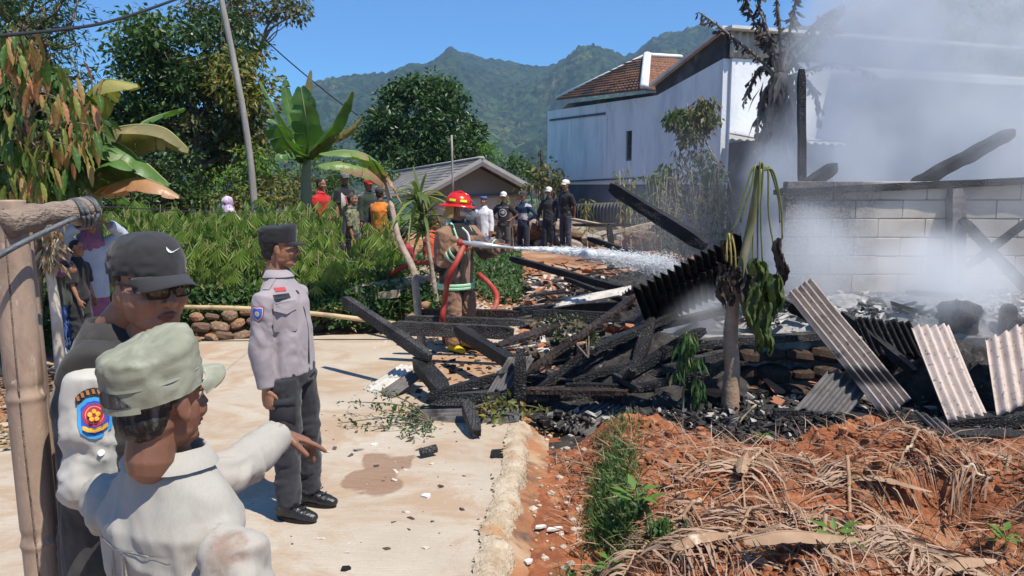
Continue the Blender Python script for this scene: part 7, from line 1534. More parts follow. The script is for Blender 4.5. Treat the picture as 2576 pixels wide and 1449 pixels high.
# ---------------- foreground posts, log and hose ----------------
M['bamboo'] = pm('old_bamboo', (.40, .29, .215), (.30, .215, .16), 5, .5, .12, 50, stretch=(2, 2, .8), c3=(.22, .155, .12), s3=4, thr=(.54, .68), c4_=(.46, .38, .31), s4=22, thr4=(.62, .68))
def bamboo(name, a, b_, r, label, nodes, cat='post', split=None):
    a, b_ = A(*a), A(*b_); t = np.linspace(0, 1, 240); P_ = a+(b_-a)*t[:, None]; rr = np.full(240, r)
    for q in nodes: rr = rr+r*.08*np.exp(-((t-q)/.007)**2)-r*.06*np.exp(-((t-q-.02)/.008)**2)
    o = obj(name, MB().add(*loft(P_, rr, n=22)).mesh(name, M['bamboo']), label=label, cat=cat); o.data.polygons.foreach_set('use_smooth', [True]*len(o.data.polygons)); return o
Yp = 2.0
tp, bt = W(14, 505, Yp+.05), W(112, 1449, Yp)
bamboo('bamboo_post', bt+(bt-tp)*.35, tp, .046, 'thick weathered bamboo post at the left edge holding up a log', (.33, .62))
sd_ = nrm(np.cross(nrm(tp-bt), A(0, 1, 0))); obj('split', MB().add(*tube([tp+A(0, 0, -.02)-A(0, .0425, 0)-sd_*.02, (tp+bt)/2-A(0, .0450, 0)-sd_*.012, bt-A(0, .0450, 0)-sd_*.016], .0022, 5, 20)).mesh('split', M['bark']), bpy.data.objects['bamboo_post'])
tp2, bt2 = W(52, 560, Yp+.16), W(148, 1449, Yp+.10)
o = bamboo('bamboo_post', bt2+(bt2-tp2)*.35, tp2, .026, 'thinner grey pole bound behind the thick bamboo post', (.5,))
# cross log with a sawn end
la, lb_ = W(10, 567, Yp+.0), W(232, 533, 2.25)
def log_r(t): return .034+.004*math.sin(t*9)+.003*math.sin(t*23+1)
t = np.linspace(0, 1, 40); P_ = la+(lb_-la)*t[:, None]+A(0, 0, 1)*(.012*np.sin(t*3.2))[:, None]
V, F = loft(P_, [log_r(q) for q in t], n=24); 
V = V+(.0035*fbm(V*A(26, 26, 60), 4, 3))[:, None]*nrm(A(0, 0, 1))
lg = obj('cross_log', mesh('cross_log', V, F, pm('weathered_log', (.30, .23, .18), (.15, .11, .085), 9, .85, 1., 60, stretch=(.5, 1, 1.6), c3=(.5, .45, .38), s3=7, thr=(.58, .66))), label='weathered round log with a sawn end resting on the thick bamboo post', cat='log')
def endgrain():
    m, t, b, o = _nt('sawn_end'); N = NB(t); v = N.coord(); w = N.n('TexWave', wave_type='RINGS', rings_direction='SPHERICAL'); mp = N.n('Mapping'); mp.inputs['Location'].default_value = tuple(-lb_); N.l(v, mp.inputs[0]); w.inputs['Scale'].default_value = 70; w.inputs['Distortion'].default_value = 3; N.l(mp.outputs[0], w.inputs[0])
    N.l(N.mix(w.outputs[1], (.42, .33, .22), (.28, .2, .14)), b.inputs['Base Color']); b.inputs['Roughness'].default_value = .9; return m
dd = nrm(lb_-la); V, F = loft([lb_+dd*.0005, lb_+dd*.004], [.034, .033], n=24); obj('sawn_end', mesh('sawn_end', V, F, endgrain(), False), lg)
wire_m = pm('grey_cable', (.12, .13, .14), (.08, .085, .09), 20, .45, .3, 90)
cb = MB(); cb.add(*tube([W(-60, 680, 1.9), W(30, 625, 1.95), W(120, 580, 2.05), W(190, 548, 2.12)], .0075, 8, 30)); obj('cable', cb.mesh('cable', wire_m), label='grey cable running from the left edge to the end of the log', cat='cable')
cw = MB()
for q in (.80, .825, .85, .9, .93):
    c_ = la+(lb_-la)*q; s_, u_, _ = frame(dd); rr = .040; cw.add(*loft([c_+s_*math.cos(a)*rr+u_*math.sin(a)*rr*1.05+dd*.012*math.sin(a+q*30) for a in np.linspace(0, 6.28, 24)], .005, n=6))
obj('cable_wrap', cw.mesh('cable_wrap', wire_m), bpy.data.objects['cable'], kind='stuff')
obj('fence_wire', MB().add(*tube([W(250, 520, 2.28), W(600, 535, 6), W(760, 530, 9)], .0022, 5, 20)).mesh('fence_wire', M['wire']), label='thin dark wire stretched from the log towards the crops', cat='wire')
# slim white stick with dry stalks
Yk = 7.4; b = gz(W(152, 915, Yk)); st = obj('fence_stake', MB().add(*tube([b-A(0, 0, .05), W(140, 780, Yk), W(122, 660, Yk), W(118, 560, Yk)], [.055, .045, .04], 10, 20)).mesh('fence_stake', pm('whitish_stake', (.58, .52, .44), (.4, .34, .27), 6, .8, .4, 30)), label='slim whitish stake with dry leaves tied round its top, before the children', cat='stake')
C_ = np.array([W(random.gauss(128, 9), random.uniform(560, 660), Yk-.05) for _ in range(16)]); V, F = clump_leaves(C_, 9, .07, .14, NARROW, 1.6, .2); obj('dry_wrapping', mesh('dry_wrapping', V, F, LM['dry'], False), st, kind='stuff')
# utility pole and cables
Yk = 15.0; b = gz(W(640, 600, Yk)); up_p = [b, W(640, 520, Yk), W(615, 300, Yk), W(555, -10, Yk), W(535, -110, Yk)]
obj('utility_pole', MB().add(*tube(up_p, [.075, .05], 12, 24)).mesh('utility_pole', M['pole']), label='tall pale leaning utility pole rising out of the crops', cat='pole')
obj('overhead_cable', MB().add(*tube([W(-20, 92, 6), W(150, 75, 7), W(260, 58, 8), W(360, 28, 9), W(470, -12, 10)], .016, 6, 40)).mesh('overhead_cable', M['wire']), label='twisted overhead cable crossing the top left sky', cat='cable')
obj('overhead_cable', MB().add(*tube([W(545, -60, 15), W(620, 45, 16), W(700, 130, 17), W(835, 243, 19), W(900, 290, 21)], .014, 6, 40)).mesh('overhead_cable', M['wire']), label='overhead cable falling right from the utility pole', cat='cable')
# ---- hose, nozzle and water
hose_m = pm('red_hose', (.44, .05, .035), (.34, .04, .03), 12, .5, .3, 200, c3=(.35, .12, .08), s3=6)
hY = 8.25
hp_ = [W(1168, 618, 8.15), W(1148, 660, 8.0), W(1128, 700, 8.0), W(1118, 760, 8.15), W(1112, 812, 8.2), G(1120, 860, .04), G(1165, 858, .04), W(1185, 778, 9.4)]
hs_ = MB().add(*tube([W(1176, 616, 8.15)]+hp_[:6], .031, 12, 60)); ho = obj('fire_hose', hs_.mesh('fire_hose', hose_m), label='red fire hose hanging from the nozzle and snaking behind the firefighter', cat='hose')
obj('hose_length', MB().add(*tube([W(1190, 790, 9.2), W(1238, 782, 9.2), W(1250, 745, 9.4), W(1232, 715, 9.7), W(1205, 690, 9.9)], .033, 10, 30)).mesh('hose_length', hose_m), ho)
obj('hose_length', MB().add(*tube([W(980, 692, 10.2), W(1015, 672, 10.1), W(1060, 660, 10.0), W(1105, 670, 9.9), W(1150, 690, 9.8)], .033, 10, 30)).mesh('hose_length', hose_m), ho)
nz0, nz1 = W(1158, 610, 8.14), W(1292, 624, 8.1); dn2 = nrm(nz1-nz0)
nz = obj('hose_nozzle', MB().add(*loft([nz0, nz0+dn2*.12, nz0+dn2*.13, nz0+(nz1-nz0)*.6, nz0+(nz1-nz0)*.62, nz1], [.026, .026, .034, .028, .022, .014], n=16)).mesh('hose_nozzle', pm('steel_nozzle', (.6, .6, .6), (.5, .5, .5), 5, .3, metal=.5)), label='silver branch pipe nozzle held by the firefighter', cat='nozzle')
obj('coupling', MB().add(*loft([nz0-dn2*.03, nz0+dn2*.02], [.04, .036], n=16)).mesh('coupling', hose_m), nz); obj('valve_lever', MB().add(*tube([nz0+dn2*.1, nz0+dn2*.08+A(0, 0, .10), nz0+dn2*.02+A(0, 0, .16)], [.014, .010], 8, 10)).mesh('valve_lever', pm('white_lever', (.7, .68, .64))), nz)
def water_mat():
    m, t, b, o = _nt('water_spray'); b.inputs['Base Color'].default_value = (.9, .92, .94, 1); b.inputs['Roughness'].default_value = .3; return m
wm2 = water_mat(); j0, j1 = nz1, W(1695, 668, 9.3); jm = (j0+j1)/2+A(0, 0, .05)
core = curve([j0, j0*.6+j1*.4+A(0, 0, .035), j1], 50)[:36]; rr = np.interp(np.linspace(0, 1, len(core)), [0, .5, 1], [.010, .022, .030])*(1+.2*rng.normal(size=len(core)))
jt = obj('water_jet', MB().add(*loft(core, np.abs(rr), n=10)).mesh('water_jet', wm2), label='white jet of water shooting from the nozzle towards the heap', cat='water jet')
n = 17000; t = rng.random(n)**.6; full = curve([j0, j0*.6+j1*.4+A(0, 0, .035), j1], 80); c_ = np.array([np.interp(t, np.linspace(0, 1, len(full)), full[:, k]) for k in range(3)]).T; sp_ = .007+.055*t**1.5
off = rng.normal(size=(n, 3))*sp_[:, None]; off[:, 2] -= np.abs(rng.normal(size=n))*.04*t**2; c_ = c_+off; dj = nrm(j1-j0)
V0, F0 = ell((0, 0, 0), (1, 1, 1), n=5); sx = .008+.02*rng.random(n); st_ = .0014+.0020*rng.random(n)*t; V = V0[None, :, 0:1]*st_[:, None, None]*A(0, 1, 0)+V0[None, :, 1:2]*st_[:, None, None]*A(0, 0, 1)+V0[None, :, 2:3]*sx[:, None, None]*nrm(dj+A(0, 0, -.1)); V = V+c_[:, None]; m_ = len(V0)
obj('water_droplets', mesh('water_droplets', V.reshape(-1, 3), [(f[None]+(np.arange(n)*m_)[:, None, None]).reshape(-1, f.shape[1]) for f in F0], wm2), jt, kind='stuff')
cf = full[::4]; V, F = loft(cf, np.interp(np.linspace(0, 1, len(cf)), [0, .3, 1], [.014, .04, .10]), n=14, cap='flat'); mm_ = bpy.data.materials.new('water_mist'); mm_.use_nodes = True; t_ = mm_.node_tree; t_.nodes.clear(); NM = NB(t_); pv = NM.n('VolumePrincipled'); pv.inputs['Color'].default_value = (.97, .98, 1, 1); mo_ = NM.n('OutputMaterial')
vv_ = NM.coord((.5, 2.5, 2.5)); NM.l(NM.math('MULTIPLY', NM.ramp(NM.noise(vv_, 6, 4, .65), .42, .62), 7.0), pv.inputs['Density']); NM.l(pv.outputs[0], mo_.inputs['Volume']); obj('spray_mist', mesh('spray_mist', V, F, mm_), jt, kind='stuff')
# ---- papaya stump with wilted leaves
Yk = 6.1; b = gz(W(1838, 1008, Yk)); b[2] = -.02; e = empty('papaya_plant', tuple(b), 'wilted papaya with a bare brown trunk and limp hanging leaves', 'papaya plant'); mw = Matrix.Translation(-Vector(tuple(b)))
pap = pm('papaya_trunk', (.40, .27, .18), (.30, .19, .12), 6, .6, .4, 40, stretch=(1, 1, 2), c3=(.2, .13, .09), s3=5, thr=(.6, .7)); papg = pm('papaya_green_stem', (.13, .15, .06), (.2, .19, .10), 6, .5, c3=(.24, .2, .13), s3=5)
tk = curve([b-A(0, 0, .1), W(1838, 985, Yk), W(1842, 930, Yk), W(1838, 850, Yk), W(1843, 780, Yk), W(1850, 715, Yk)], 50); rr = np.interp(np.linspace(0, 1, len(tk)), [0, .12, .3, .6, 1], [.035, .075, .062, .058, .045]); rr = rr*(1+.05*np.sin(np.arange(len(tk))*2.1)**8)
obj('trunk', MB().add(*loft(tk, rr, n=18)).mesh('trunk', pap), e, mw=mw)
obj('upper_stem', MB().add(*tube([W(1852, 725, Yk), W(1868, 660, Yk+.02), W(1885, 580, Yk+.04), W(1900, 500, Yk), W(1912, 425, Yk)], [.035, .03], 12, 24)).mesh('upper_stem', papg), e, mw=mw)
pet = pm('wilted_stalk', (.09, .12, .03), (.17, .16, .06), 8, .45); wilt = leafmat('wilted_leaf', (.05, .085, .025), (.10, .13, .04), None, .15, .5); wdead = leafmat('dead_leaf', (.03, .025, .02), (.08, .06, .045), None, .1, .8)
def hang_leaf(p, L, w, mt, seed):     # a limp folded leaf hanging straight down
    R_ = np.random.default_rng(seed); n_ = 14; m_ = 13; V = []
    for i in range(n_):
        t_ = i/(n_-1); ww = w*math.sin(math.pi*min(1, t_*.86+.10))**.6
        for j in range(m_):
            a = (j/(m_-1)-.5)*2; fold = .45+.2*math.sin(a*7+t_*3+seed); ang = a*2.3+.3*math.sin(t_*5+seed)
            V.append(p+A(math.sin(ang)*ww*fold*1.3+.02*math.sin(t_*6+seed), math.cos(ang)*ww*.5, -L*t_+.03*math.sin(a*8+seed)*t_))
    V = np.array(V); V = V+.008*rng.normal(size=V.shape)*.6; return mesh('leaf', V, gridF(n_, m_), mt)
top = W(1912, 425, Yk)
def petiole(pts, r=.008): return MB().add(*tube([W(*q) for q in pts], [r*1.2, r*.8], 7, 24))
for i, (pts, lf_) in enumerate((([(1912, 425, Yk), (1893, 425, Yk-.05), (1870, 500, Yk-.1), (1842, 585, Yk-.12)], None), ([(1912, 425, Yk), (1900, 418, Yk-.06), (1890, 470, Yk-.1), (1862, 560, Yk-.12)], None),
        ([(1915, 425, Yk), (1912, 415, Yk-.05), (1906, 540, Yk-.08), (1906, 665, Yk-.1)], (1908, 655, .30, .10)), ([(1915, 425, Yk), (1920, 418, Yk-.06), (1914, 540, Yk-.1), (1918, 660, Yk-.12)], (1925, 690, .34, .12)),
        ([(1918, 428, Yk), (1932, 430, Yk), (1934, 540, Yk-.02), (1950, 640, Yk-.05)], (1945, 690, .36, .11)), ([(1918, 428, Yk), (1945, 432, Yk), (1965, 520, Yk), (1968, 600, Yk)], (1962, 600, .28, .055)),
        ([(1916, 430, Yk), (1936, 424, Yk+.05), (1958, 500, Yk+.05), (1962, 560, Yk+.05)], None), ([(1914, 430, Yk), (1900, 430, Yk+.05), (1895, 560, Yk+.05), (1893, 700, Yk)], (1888, 730, .30, .07)))):
    po = obj('leaf_stalk', petiole(pts).mesh('leaf_stalk', pet), e, mw=mw)
    if lf_: obj('leaf', hang_leaf(W(lf_[0], lf_[1], Yk-.1), lf_[2], lf_[3], wdead if i in (5,) else wilt, i*3+1), e, mw=mw)
for (x, y, L_, w_, k_) in ((1895, 720, .30, .075, 0), (1925, 760, .38, .085, 0), (1955, 700, .26, .09, 0), (1912, 800, .26, .07, 0), (1880, 690, .2, .07, 1), (1972, 640, .25, .05, 1), (1936, 800, .28, .05, 0), (1905, 650, .22, .09, 0)): obj('leaf', hang_leaf(W(x, y, Yk-.12+random.uniform(-.05, .05)), L_, w_, wdead if k_ else wilt, int(x+y)), e, mw=mw)
for i in range(4):   # the withered left head
    x0 = 1822+i*4; obj('leaf_stalk', petiole([(1850, 720, Yk), (1838, 640, Yk-.02), (x0+4, 588, Yk-.04), (x0-4+i*6, 625, Yk-.08), (x0-4+i*7, 650+i*9, Yk-.08)], .008).mesh('leaf_stalk', pm('yellow_stalk', (.26, .21, .05), (.18, .13, .05), 8, .6) if i == 0 else M['ystalk']), e, mw=mw) if i else M.setdefault('ystalk', pm('yellow_stalk', (.38, .32, .08), (.28, .22, .08), 8, .6))
for (x, y, L_) in ((1832, 690, .2), (1852, 660, .18), (1818, 700, .22), (1868, 700, .15), (1838, 720, .14), (1826, 605, .14), (1840, 640, .2), (1815, 660, .16)): obj('leaf', hang_leaf(W(x, y, Yk-.06), L_, .045, wdead, x), e, mw=mw)
# small wilted cassava shrub left of it
Yk = 6.0; b = gz(W(1718, 1010, Yk)); e = empty('wilted_shrub', tuple(b), 'small limp green shrub hanging its leaves left of the papaya trunk', 'shrub'); mw = Matrix.Translation(-Vector(tuple(b)))
obj('stem', MB().add(*tube([b, W(1722, 920, Yk), W(1728, 835, Yk)], [.012, .006], 6, 10)).mesh('stem', papg), e, mw=mw)
C_ = np.array([W(1728+random.gauss(0, 9)*(1+(y-830)/120), y, Yk+random.uniform(-.06, .06)) for y in (838, 845, 855, 865, 880, 890, 905, 920, 935, 955, 975, 995, 860, 875, 900)]); V, F = clump_leaves(C_, 16, .05, .10, NARROW, 2.5, .2); obj('foliage', mesh('foliage', V, F, LM['weed'], False), e, mw=mw, kind='stuff')
# fallen leafy branches lying before the heap
def fallen(base, tips, label, mk, size=.05, per=9):
    e = empty('fallen_branch', tuple(W(*base)), label, 'branch'); mw = Matrix.Translation(-Vector(e.location)); mb = MB(); C = []
    for tpx in tips:
        a, b2 = W(*base), W(*tpx); m1 = (a+b2)/2+A(random.gauss(0, .05), random.gauss(0, .05), .05); mb.add(*tube([a, m1, b2], [.009, .003], 5, 10))
        for t_ in np.linspace(.3, 1, 7): C.append(a+(b2-a)*t_+A(0, 0, .05*math.sin(3.1*t_))+rng.normal(size=3)*.02)
    obj('twigs', mb.mesh('twigs', M['bark']), e, mw=mw, kind='stuff'); V, F = clump_leaves(np.array(C), per, .07, size, LEAF, .4, .5); obj('leaves', mesh('leaves', V, F, LM[mk], False), e, mw=mw, kind='stuff')
fallen((1090, 1060, 5.85), [(880, 1010, 6.1), (850, 1065, 5.8), (930, 1085, 5.7), (980, 1040, 5.9), (940, 980, 6.3), (1010, 1105, 5.5), (1060, 1110, 5.5)], 'fallen leafy twigs spread on the road left of the front beam', 'weed', .042, 7)
fallen((1480, 900, 6.4), [(1330, 800, 7.0), (1400, 790, 7.0), (1450, 800, 6.9), (1360, 840, 6.8), (1500, 830, 6.8)], 'scorched leafy branch on top of the heap under the slanting plank', 'olive', .042, 10)
fallen((1180, 1030, 6.0), [(1300, 1020, 6.0), (1250, 1050, 5.9), (1380, 1035, 6.0)], 'yellowing leafy twig beside the front beam end', 'yellow', .07, 5)
thing_mesh('stick', MB().add(*tube([G(1838, 1085, -.02), G(1870, 1050, .08), W(1902, 1018, 5.75)], [.012, .009], 6, 8)), M['bamboo_dry'], 'bare curved stick lying on the soot before the papaya', 'stick')
# ---- garden bed: dry palm fronds, straw, seedlings, weeds
strawm = pm('dry_frond', (.30, .185, .12), (.44, .32, .23), .8, .75, island='c3', c3=(.25, .15, .085), thr=(.68, .7), spec=.3)
strawm2 = pm('dry_banana_blade', (.36, .24, .15), (.25, .155, .09), 6, .7, c3=(.6, .5, .38), s3=5, stretch=(1, 1, 1))
def frond(base, tip, label, n_=46, L=.34, w=.018, seed=0, bend=.12, sweep=.7):
    R_ = np.random.default_rng(seed); a, b2 = G(base[0], base[1], .12), G(tip[0], tip[1], .1); side = nrm(np.cross(b2-a, A(0, 0, 1)))
    m1 = (a+b2)/2+side*bend; C = curve([a, m1, b2], 60); C[:, 2] = [field_z(p[0], p[1])+.05+.04*math.sin(i*.11+seed) for i, p in enumerate(C)]
    e = empty('palm_frond', tuple(a), label, 'palm frond', 'dry fronds mulching the red garden bed'); mw = Matrix.Translation(-Vector(tuple(a)))
    obj('midrib', MB().add(*loft(C, np.linspace(.014, .004, len(C)), n=7)).mesh('midrib', strawm2), e, mw=mw)
    T = np.gradient(C, axis=0); V = []; F = []
    for s_ in (-1, 1):
        for i in range(n_):
            k_ = int(2+(len(C)-4)*i/n_+R_.integers(0, 2)); p = C[k_]; t_ = nrm(T[k_]); sd = nrm(np.cross(t_, A(0, 0, 1)))*s_; d = nrm(sd*1+t_*(sweep+R_.normal()*.12)); ll = L*(.45+.55*math.sin(math.pi*(.15+.75*i/n_)))*(.8+.4*R_.random()); ww = w*.5*(.5+.9*R_.random())
            m_ = 6; bb = len(V); tw = R_.normal()*.8; h0 = .015+.05*R_.random()
            for j in range(m_):
                q = j/(m_-1); c_ = p+d*ll*q+sd*.0+A(0, 0, 0); g_ = field_z(c_[0], c_[1]); c_[2] = max(g_+.012, p[2]*(1-q)+(g_+.012)*q+h0*math.sin(q*3.1)); wn = ww*(1-q)**.5*(.6 if j == 0 else 1); x_ = nrm(np.cross(d, A(0, 0, 1))); an = tw*(.5+q)
                o_ = x_*math.cos(an)*wn/2+A(0, 0, 1)*math.sin(an)*wn/2; V += [c_-o_, c_+o_]
            F += [[bb+2*j, bb+2*j+1, bb+2*j+3, bb+2*j+2] for j in range(m_-1)]
    obj('leaflets', mesh('leaflets', V, np.array(F), strawm, False), e, mw=mw, kind='stuff')
frond((1930, 1130), (1905, 1300), 'dry palm frond at the upper middle of the red bed, left of the planting hole', 34, .36, .03, 1)
frond((2130, 1160), (2330, 1440), 'long dry palm frond curving down the right middle of the bed', 56, .42, .03, 2, .10)
frond((1900, 1290), (1660, 1449), 'dry palm frond low in the bed left of the middle, fanned leaflets', 46, .36, .03, 3, -.1)
frond((2240, 1300), (2420, 1460), 'dry palm frond at the bottom right of the bed', 40, .36, .03, 4, .05)
frond((2080, 1300), (1960, 1470), 'dry palm frond at the bottom middle of the bed', 40, .36, .028, 5, -.06)
frond((2350, 1120), (2200, 1230), 'half buried dry palm frond under the broken sheet corner', 34, .30, .026, 6, .05)
frond((2150, 1250), (1960, 1330), 'dry palm frond lying across the middle of the bed', 40, .40, .03, 7, .05)
frond((1760, 1300), (1560, 1449), 'dry palm frond near the green weeds at the left side of the bed', 36, .30, .025, 8, .05)
frond((2090, 1200), (2000, 1140), 'short dry palm frond at the back of the bed', 26, .32, .028, 9, .03)
frond((2500, 1200), (2380, 1200), 'dry palm frond on the right hand mound of the bed', 26, .26, .022, 10, .03)
# broad dead banana blades
for i, (x, y, a, L, w, lb2) in enumerate(((2010, 1440, .1, .55, .12, 'broad folded dead leaf at the bottom middle of the bed'), (2110, 1290, -.25, .5, .1, 'broad dead leaf right of the middle planting hole'), (1770, 1395, .5, .4, .09, 'broad dead leaf low on the left of the bed'), (1870, 1200, 1.2, .42, .08, 'dark folded dead leaf left of the upper frond'), (2240, 1190, -.4, .45, .08, 'broad dead leaf behind the long curving frond'), (2430, 1420, .4, .4, .09, 'broad dead leaf at the bottom right of the bed'))):
    p = G(x, y, .12); p[2] = field_z(p[0], p[1])+.07; d = A(math.cos(a), math.sin(a), 0)
    mb_, mr_ = banana_leaf([p-d*L/2, p-d*L*.1+A(0, 0, .03), p+d*L/2-A(0, 0, .02)], w*.62, strawm2, .5, seed=i, tear=.9, n=22); o = obj('dead_leaf', mb_.mesh('dead_leaf', strawm2), label=lb2, cat='dead leaf'); obj('midrib', mr_.mesh('midrib', strawm2), o)
n = 9000; xs = .55+rng.random(n)**.85*4.7; ys = 2.3+rng.random(n)*3.05; dens_ = fbm(np.c_[xs*1.1, ys*1.1, 0*xs], 3, 77)+rng.normal(size=n)*.25-.5*sm(4.6, 5.6, ys); kp = (dens_ > .22)*(xs-road_edge_x(ys) > .95); xs, ys = xs[kp], ys[kp]; zs = field_h(xs, ys)
D_ = rdir(len(xs)); D_[:, 2] = np.abs(D_[:, 2])*.22-.02; V, F = scatter((BLADE[0]*A(.5, 1, 1), BLADE[1]), np.c_[xs, ys, zs+.012+.02*rng.random(len(xs))], D_, rdir(len(xs))*.7+A(0, 0, 1), .09+.2*rng.random(len(xs)))
V3 = V.reshape(len(xs), -1, 3); wid = (V3-V3.mean(1, keepdims=True)); 
obj('straw', mesh('straw', V, F, strawm, False), kind='stuff', label='straw and dead leaf strips mulching the red bed')
STRAW = (A(-.012, 0, 0, .012, 0, 0, .012, .5, .05, -.012, .5, .05, 0, 1, 0).reshape(-1, 3), [np.array([[0, 1, 2, 3]]), np.array([[3, 2, 4]])])
n = 9000; xs = .3+rng.random(n)*5; ys = 2.2+rng.random(n)*3.15; zs = field_h(xs, ys); D_ = rdir(n); D_[:, 2] = np.abs(D_[:, 2])*.3; V, F = scatter(STRAW, np.c_[xs, ys, zs+.008], D_, rdir(n)+A(0, 0, 1), .07+.2*rng.random(n)); obj('straw', mesh('straw', V, F, strawm, False), kind='stuff', label='thin dry stalks over the red bed')
# grass and weeds on the left rim of the bed
n = 5200; cx2 = []
for (x, y, sx_, sy_, k_) in ((1548, 1195, 26, 36, 1300), (1535, 1262, 28, 34, 1300), (1560, 1318, 34, 18, 600), (1560, 1095, 30, 12, 120), (1530, 1400, 26, 14, 350), (1650, 1380, 30, 10, 250), (1425, 1395, 14, 8, 60)):
    for _ in range(k_): q = G(random.gauss(x, sx_), min(1449, random.gauss(y, sy_)), .05); cx2.append(q[:2])
cx2 = np.array(cx2); zs = field_h(cx2[:, 0], cx2[:, 1]); n = len(cx2); D_ = rdir(n)*.6+A(0, 0, .9); GR = (A(-.03, 0, 0, .03, 0, 0, .02, .55, .06, -.02, .55, .06, 0, 1, .22).reshape(-1, 3), [np.array([[0, 1, 2, 3]]), np.array([[3, 2, 4]])])
V, F = scatter(GR, np.c_[cx2, zs], D_, rdir(n), .05+.08*rng.random(n)); obj('grass', mesh('grass', V, F, leafmat('grass_blade', (.06, .13, .03), (.12, .2, .05), (.3, .28, .12), .3, .5, (.85, .87)), False), kind='stuff', label='green grass tufts on the left rim of the bed')
V, F = scatter(LEAF, np.c_[cx2, zs+.02+.05*rng.random(n)][::3], D_[::3]*A(1, 1, .4), rdir(n)[::3]*.4+A(0, 0, 1), .03+.03*rng.random(n)[::3]); obj('weeds', mesh('weeds', V, F, LM['weed'], False), kind='stuff', label='small leafy weeds among the grass')
for i, (x, y, k_, s_, lb2) in enumerate(((1600, 1310, 9, .11, 'bright green broad leaved seedling on the left rim of the bed'), (2095, 1425, 12, .085, 'fresh green seedling at the bottom middle of the bed'), (2530, 1330, 12, .075, 'green seedling at the right edge of the bed'), (1540, 1415, 7, .08, 'low green seedling near the bottom of the rim'), (2140, 1400, 7, .07, 'small seedling just right of the bottom middle one'), (1915, 1085, 12, .06, 'pale green weed standing in the soot at the back of the bed'), (2000, 1390, 6, .05, 'tiny seedling between two fronds'), (2480, 1380, 5, .06, 'tiny seedling left of the right edge one'))):
    p = G(x, y, .08); p[2] = field_z(p[0], p[1]); e = empty('seedling', tuple(p), lb2, 'seedling'); hh = s_*1.6; obj('stem', MB().add(*tube([A(0, 0, 0), A(.01, 0, hh*.5), A(0, .01, hh)], [.004, .003], 5, 6)).mesh('stem', papg), e)
    for q in range(k_):
        a = q*2.4+i; el_ = random.uniform(-.1, .7); L_ = s_*random.uniform(.7, 1.1); d = A(math.cos(a)*math.cos(el_), math.sin(a)*math.cos(el_), math.sin(el_)); V, F = scatter(LEAF, [A(0, 0, hh*(.5+.5*q/k_))+d*.3*L_], np.array([d]), np.array([[0, 0, 1.]]), [L_*1.2]); obj('leaf', mesh('leaf', V, F, LM['bright']), e)
# clods
n = 2600; xs = .3+rng.random(n)*5; ys = 2.3+rng.random(n)*3.2; V0, F0 = ell((0, 0, 0), (1, 1, .8), n=7); s_ = .008+.035*rng.random(n)**3; V = V0[None]*s_[:, None, None]*(.75+.5*rng.random((n, len(V0), 3)))+np.c_[xs, ys, field_h(xs, ys)+s_*.3][:, None]
obj('clods', mesh('clods', V.reshape(-1, 3), [(f[None]+(np.arange(n)*len(V0))[:, None, None]).reshape(-1, f.shape[1]) for f in F0], M['soil'], False), kind='stuff', label='loose clods of red clay')
n = 170; ys = 2.9+rng.random(n)*3.0; xs = road_edge_x(ys)+.05+rng.random(n)*.45; V = V0[None]*(s_[:n]*.8)[:, None, None]*(.75+.5*rng.random((n, len(V0), 3)))+np.c_[xs, ys, field_h(xs, ys)+.003][:, None]
obj('pebbles', mesh('pebbles', V.reshape(-1, 3), [(f[None]+(np.arange(n)*len(V0))[:, None, None]).reshape(-1, f.shape[1]) for f in F0], M['gravel'], False), kind='stuff', label='pebbles on the red strip beside the road')
# dry leaves at the left edge of the road
n = 900; q = np.array([G(random.uniform(0, 260), random.uniform(930, 1130), 0)[:2] for _ in range(n)]); D_ = rdir(n)*A(1, 1, .25); V, F = scatter(LEAF, np.c_[q, terrain(q[:, 0], q[:, 1])+.03], D_, rdir(n)*.5+A(0, 0, 1), .05+.07*rng.random(n)); obj('leaf_litter', mesh('leaf_litter', V, F, LM['dry'], False), kind='stuff', label='dry leaves littering the soil at the left')
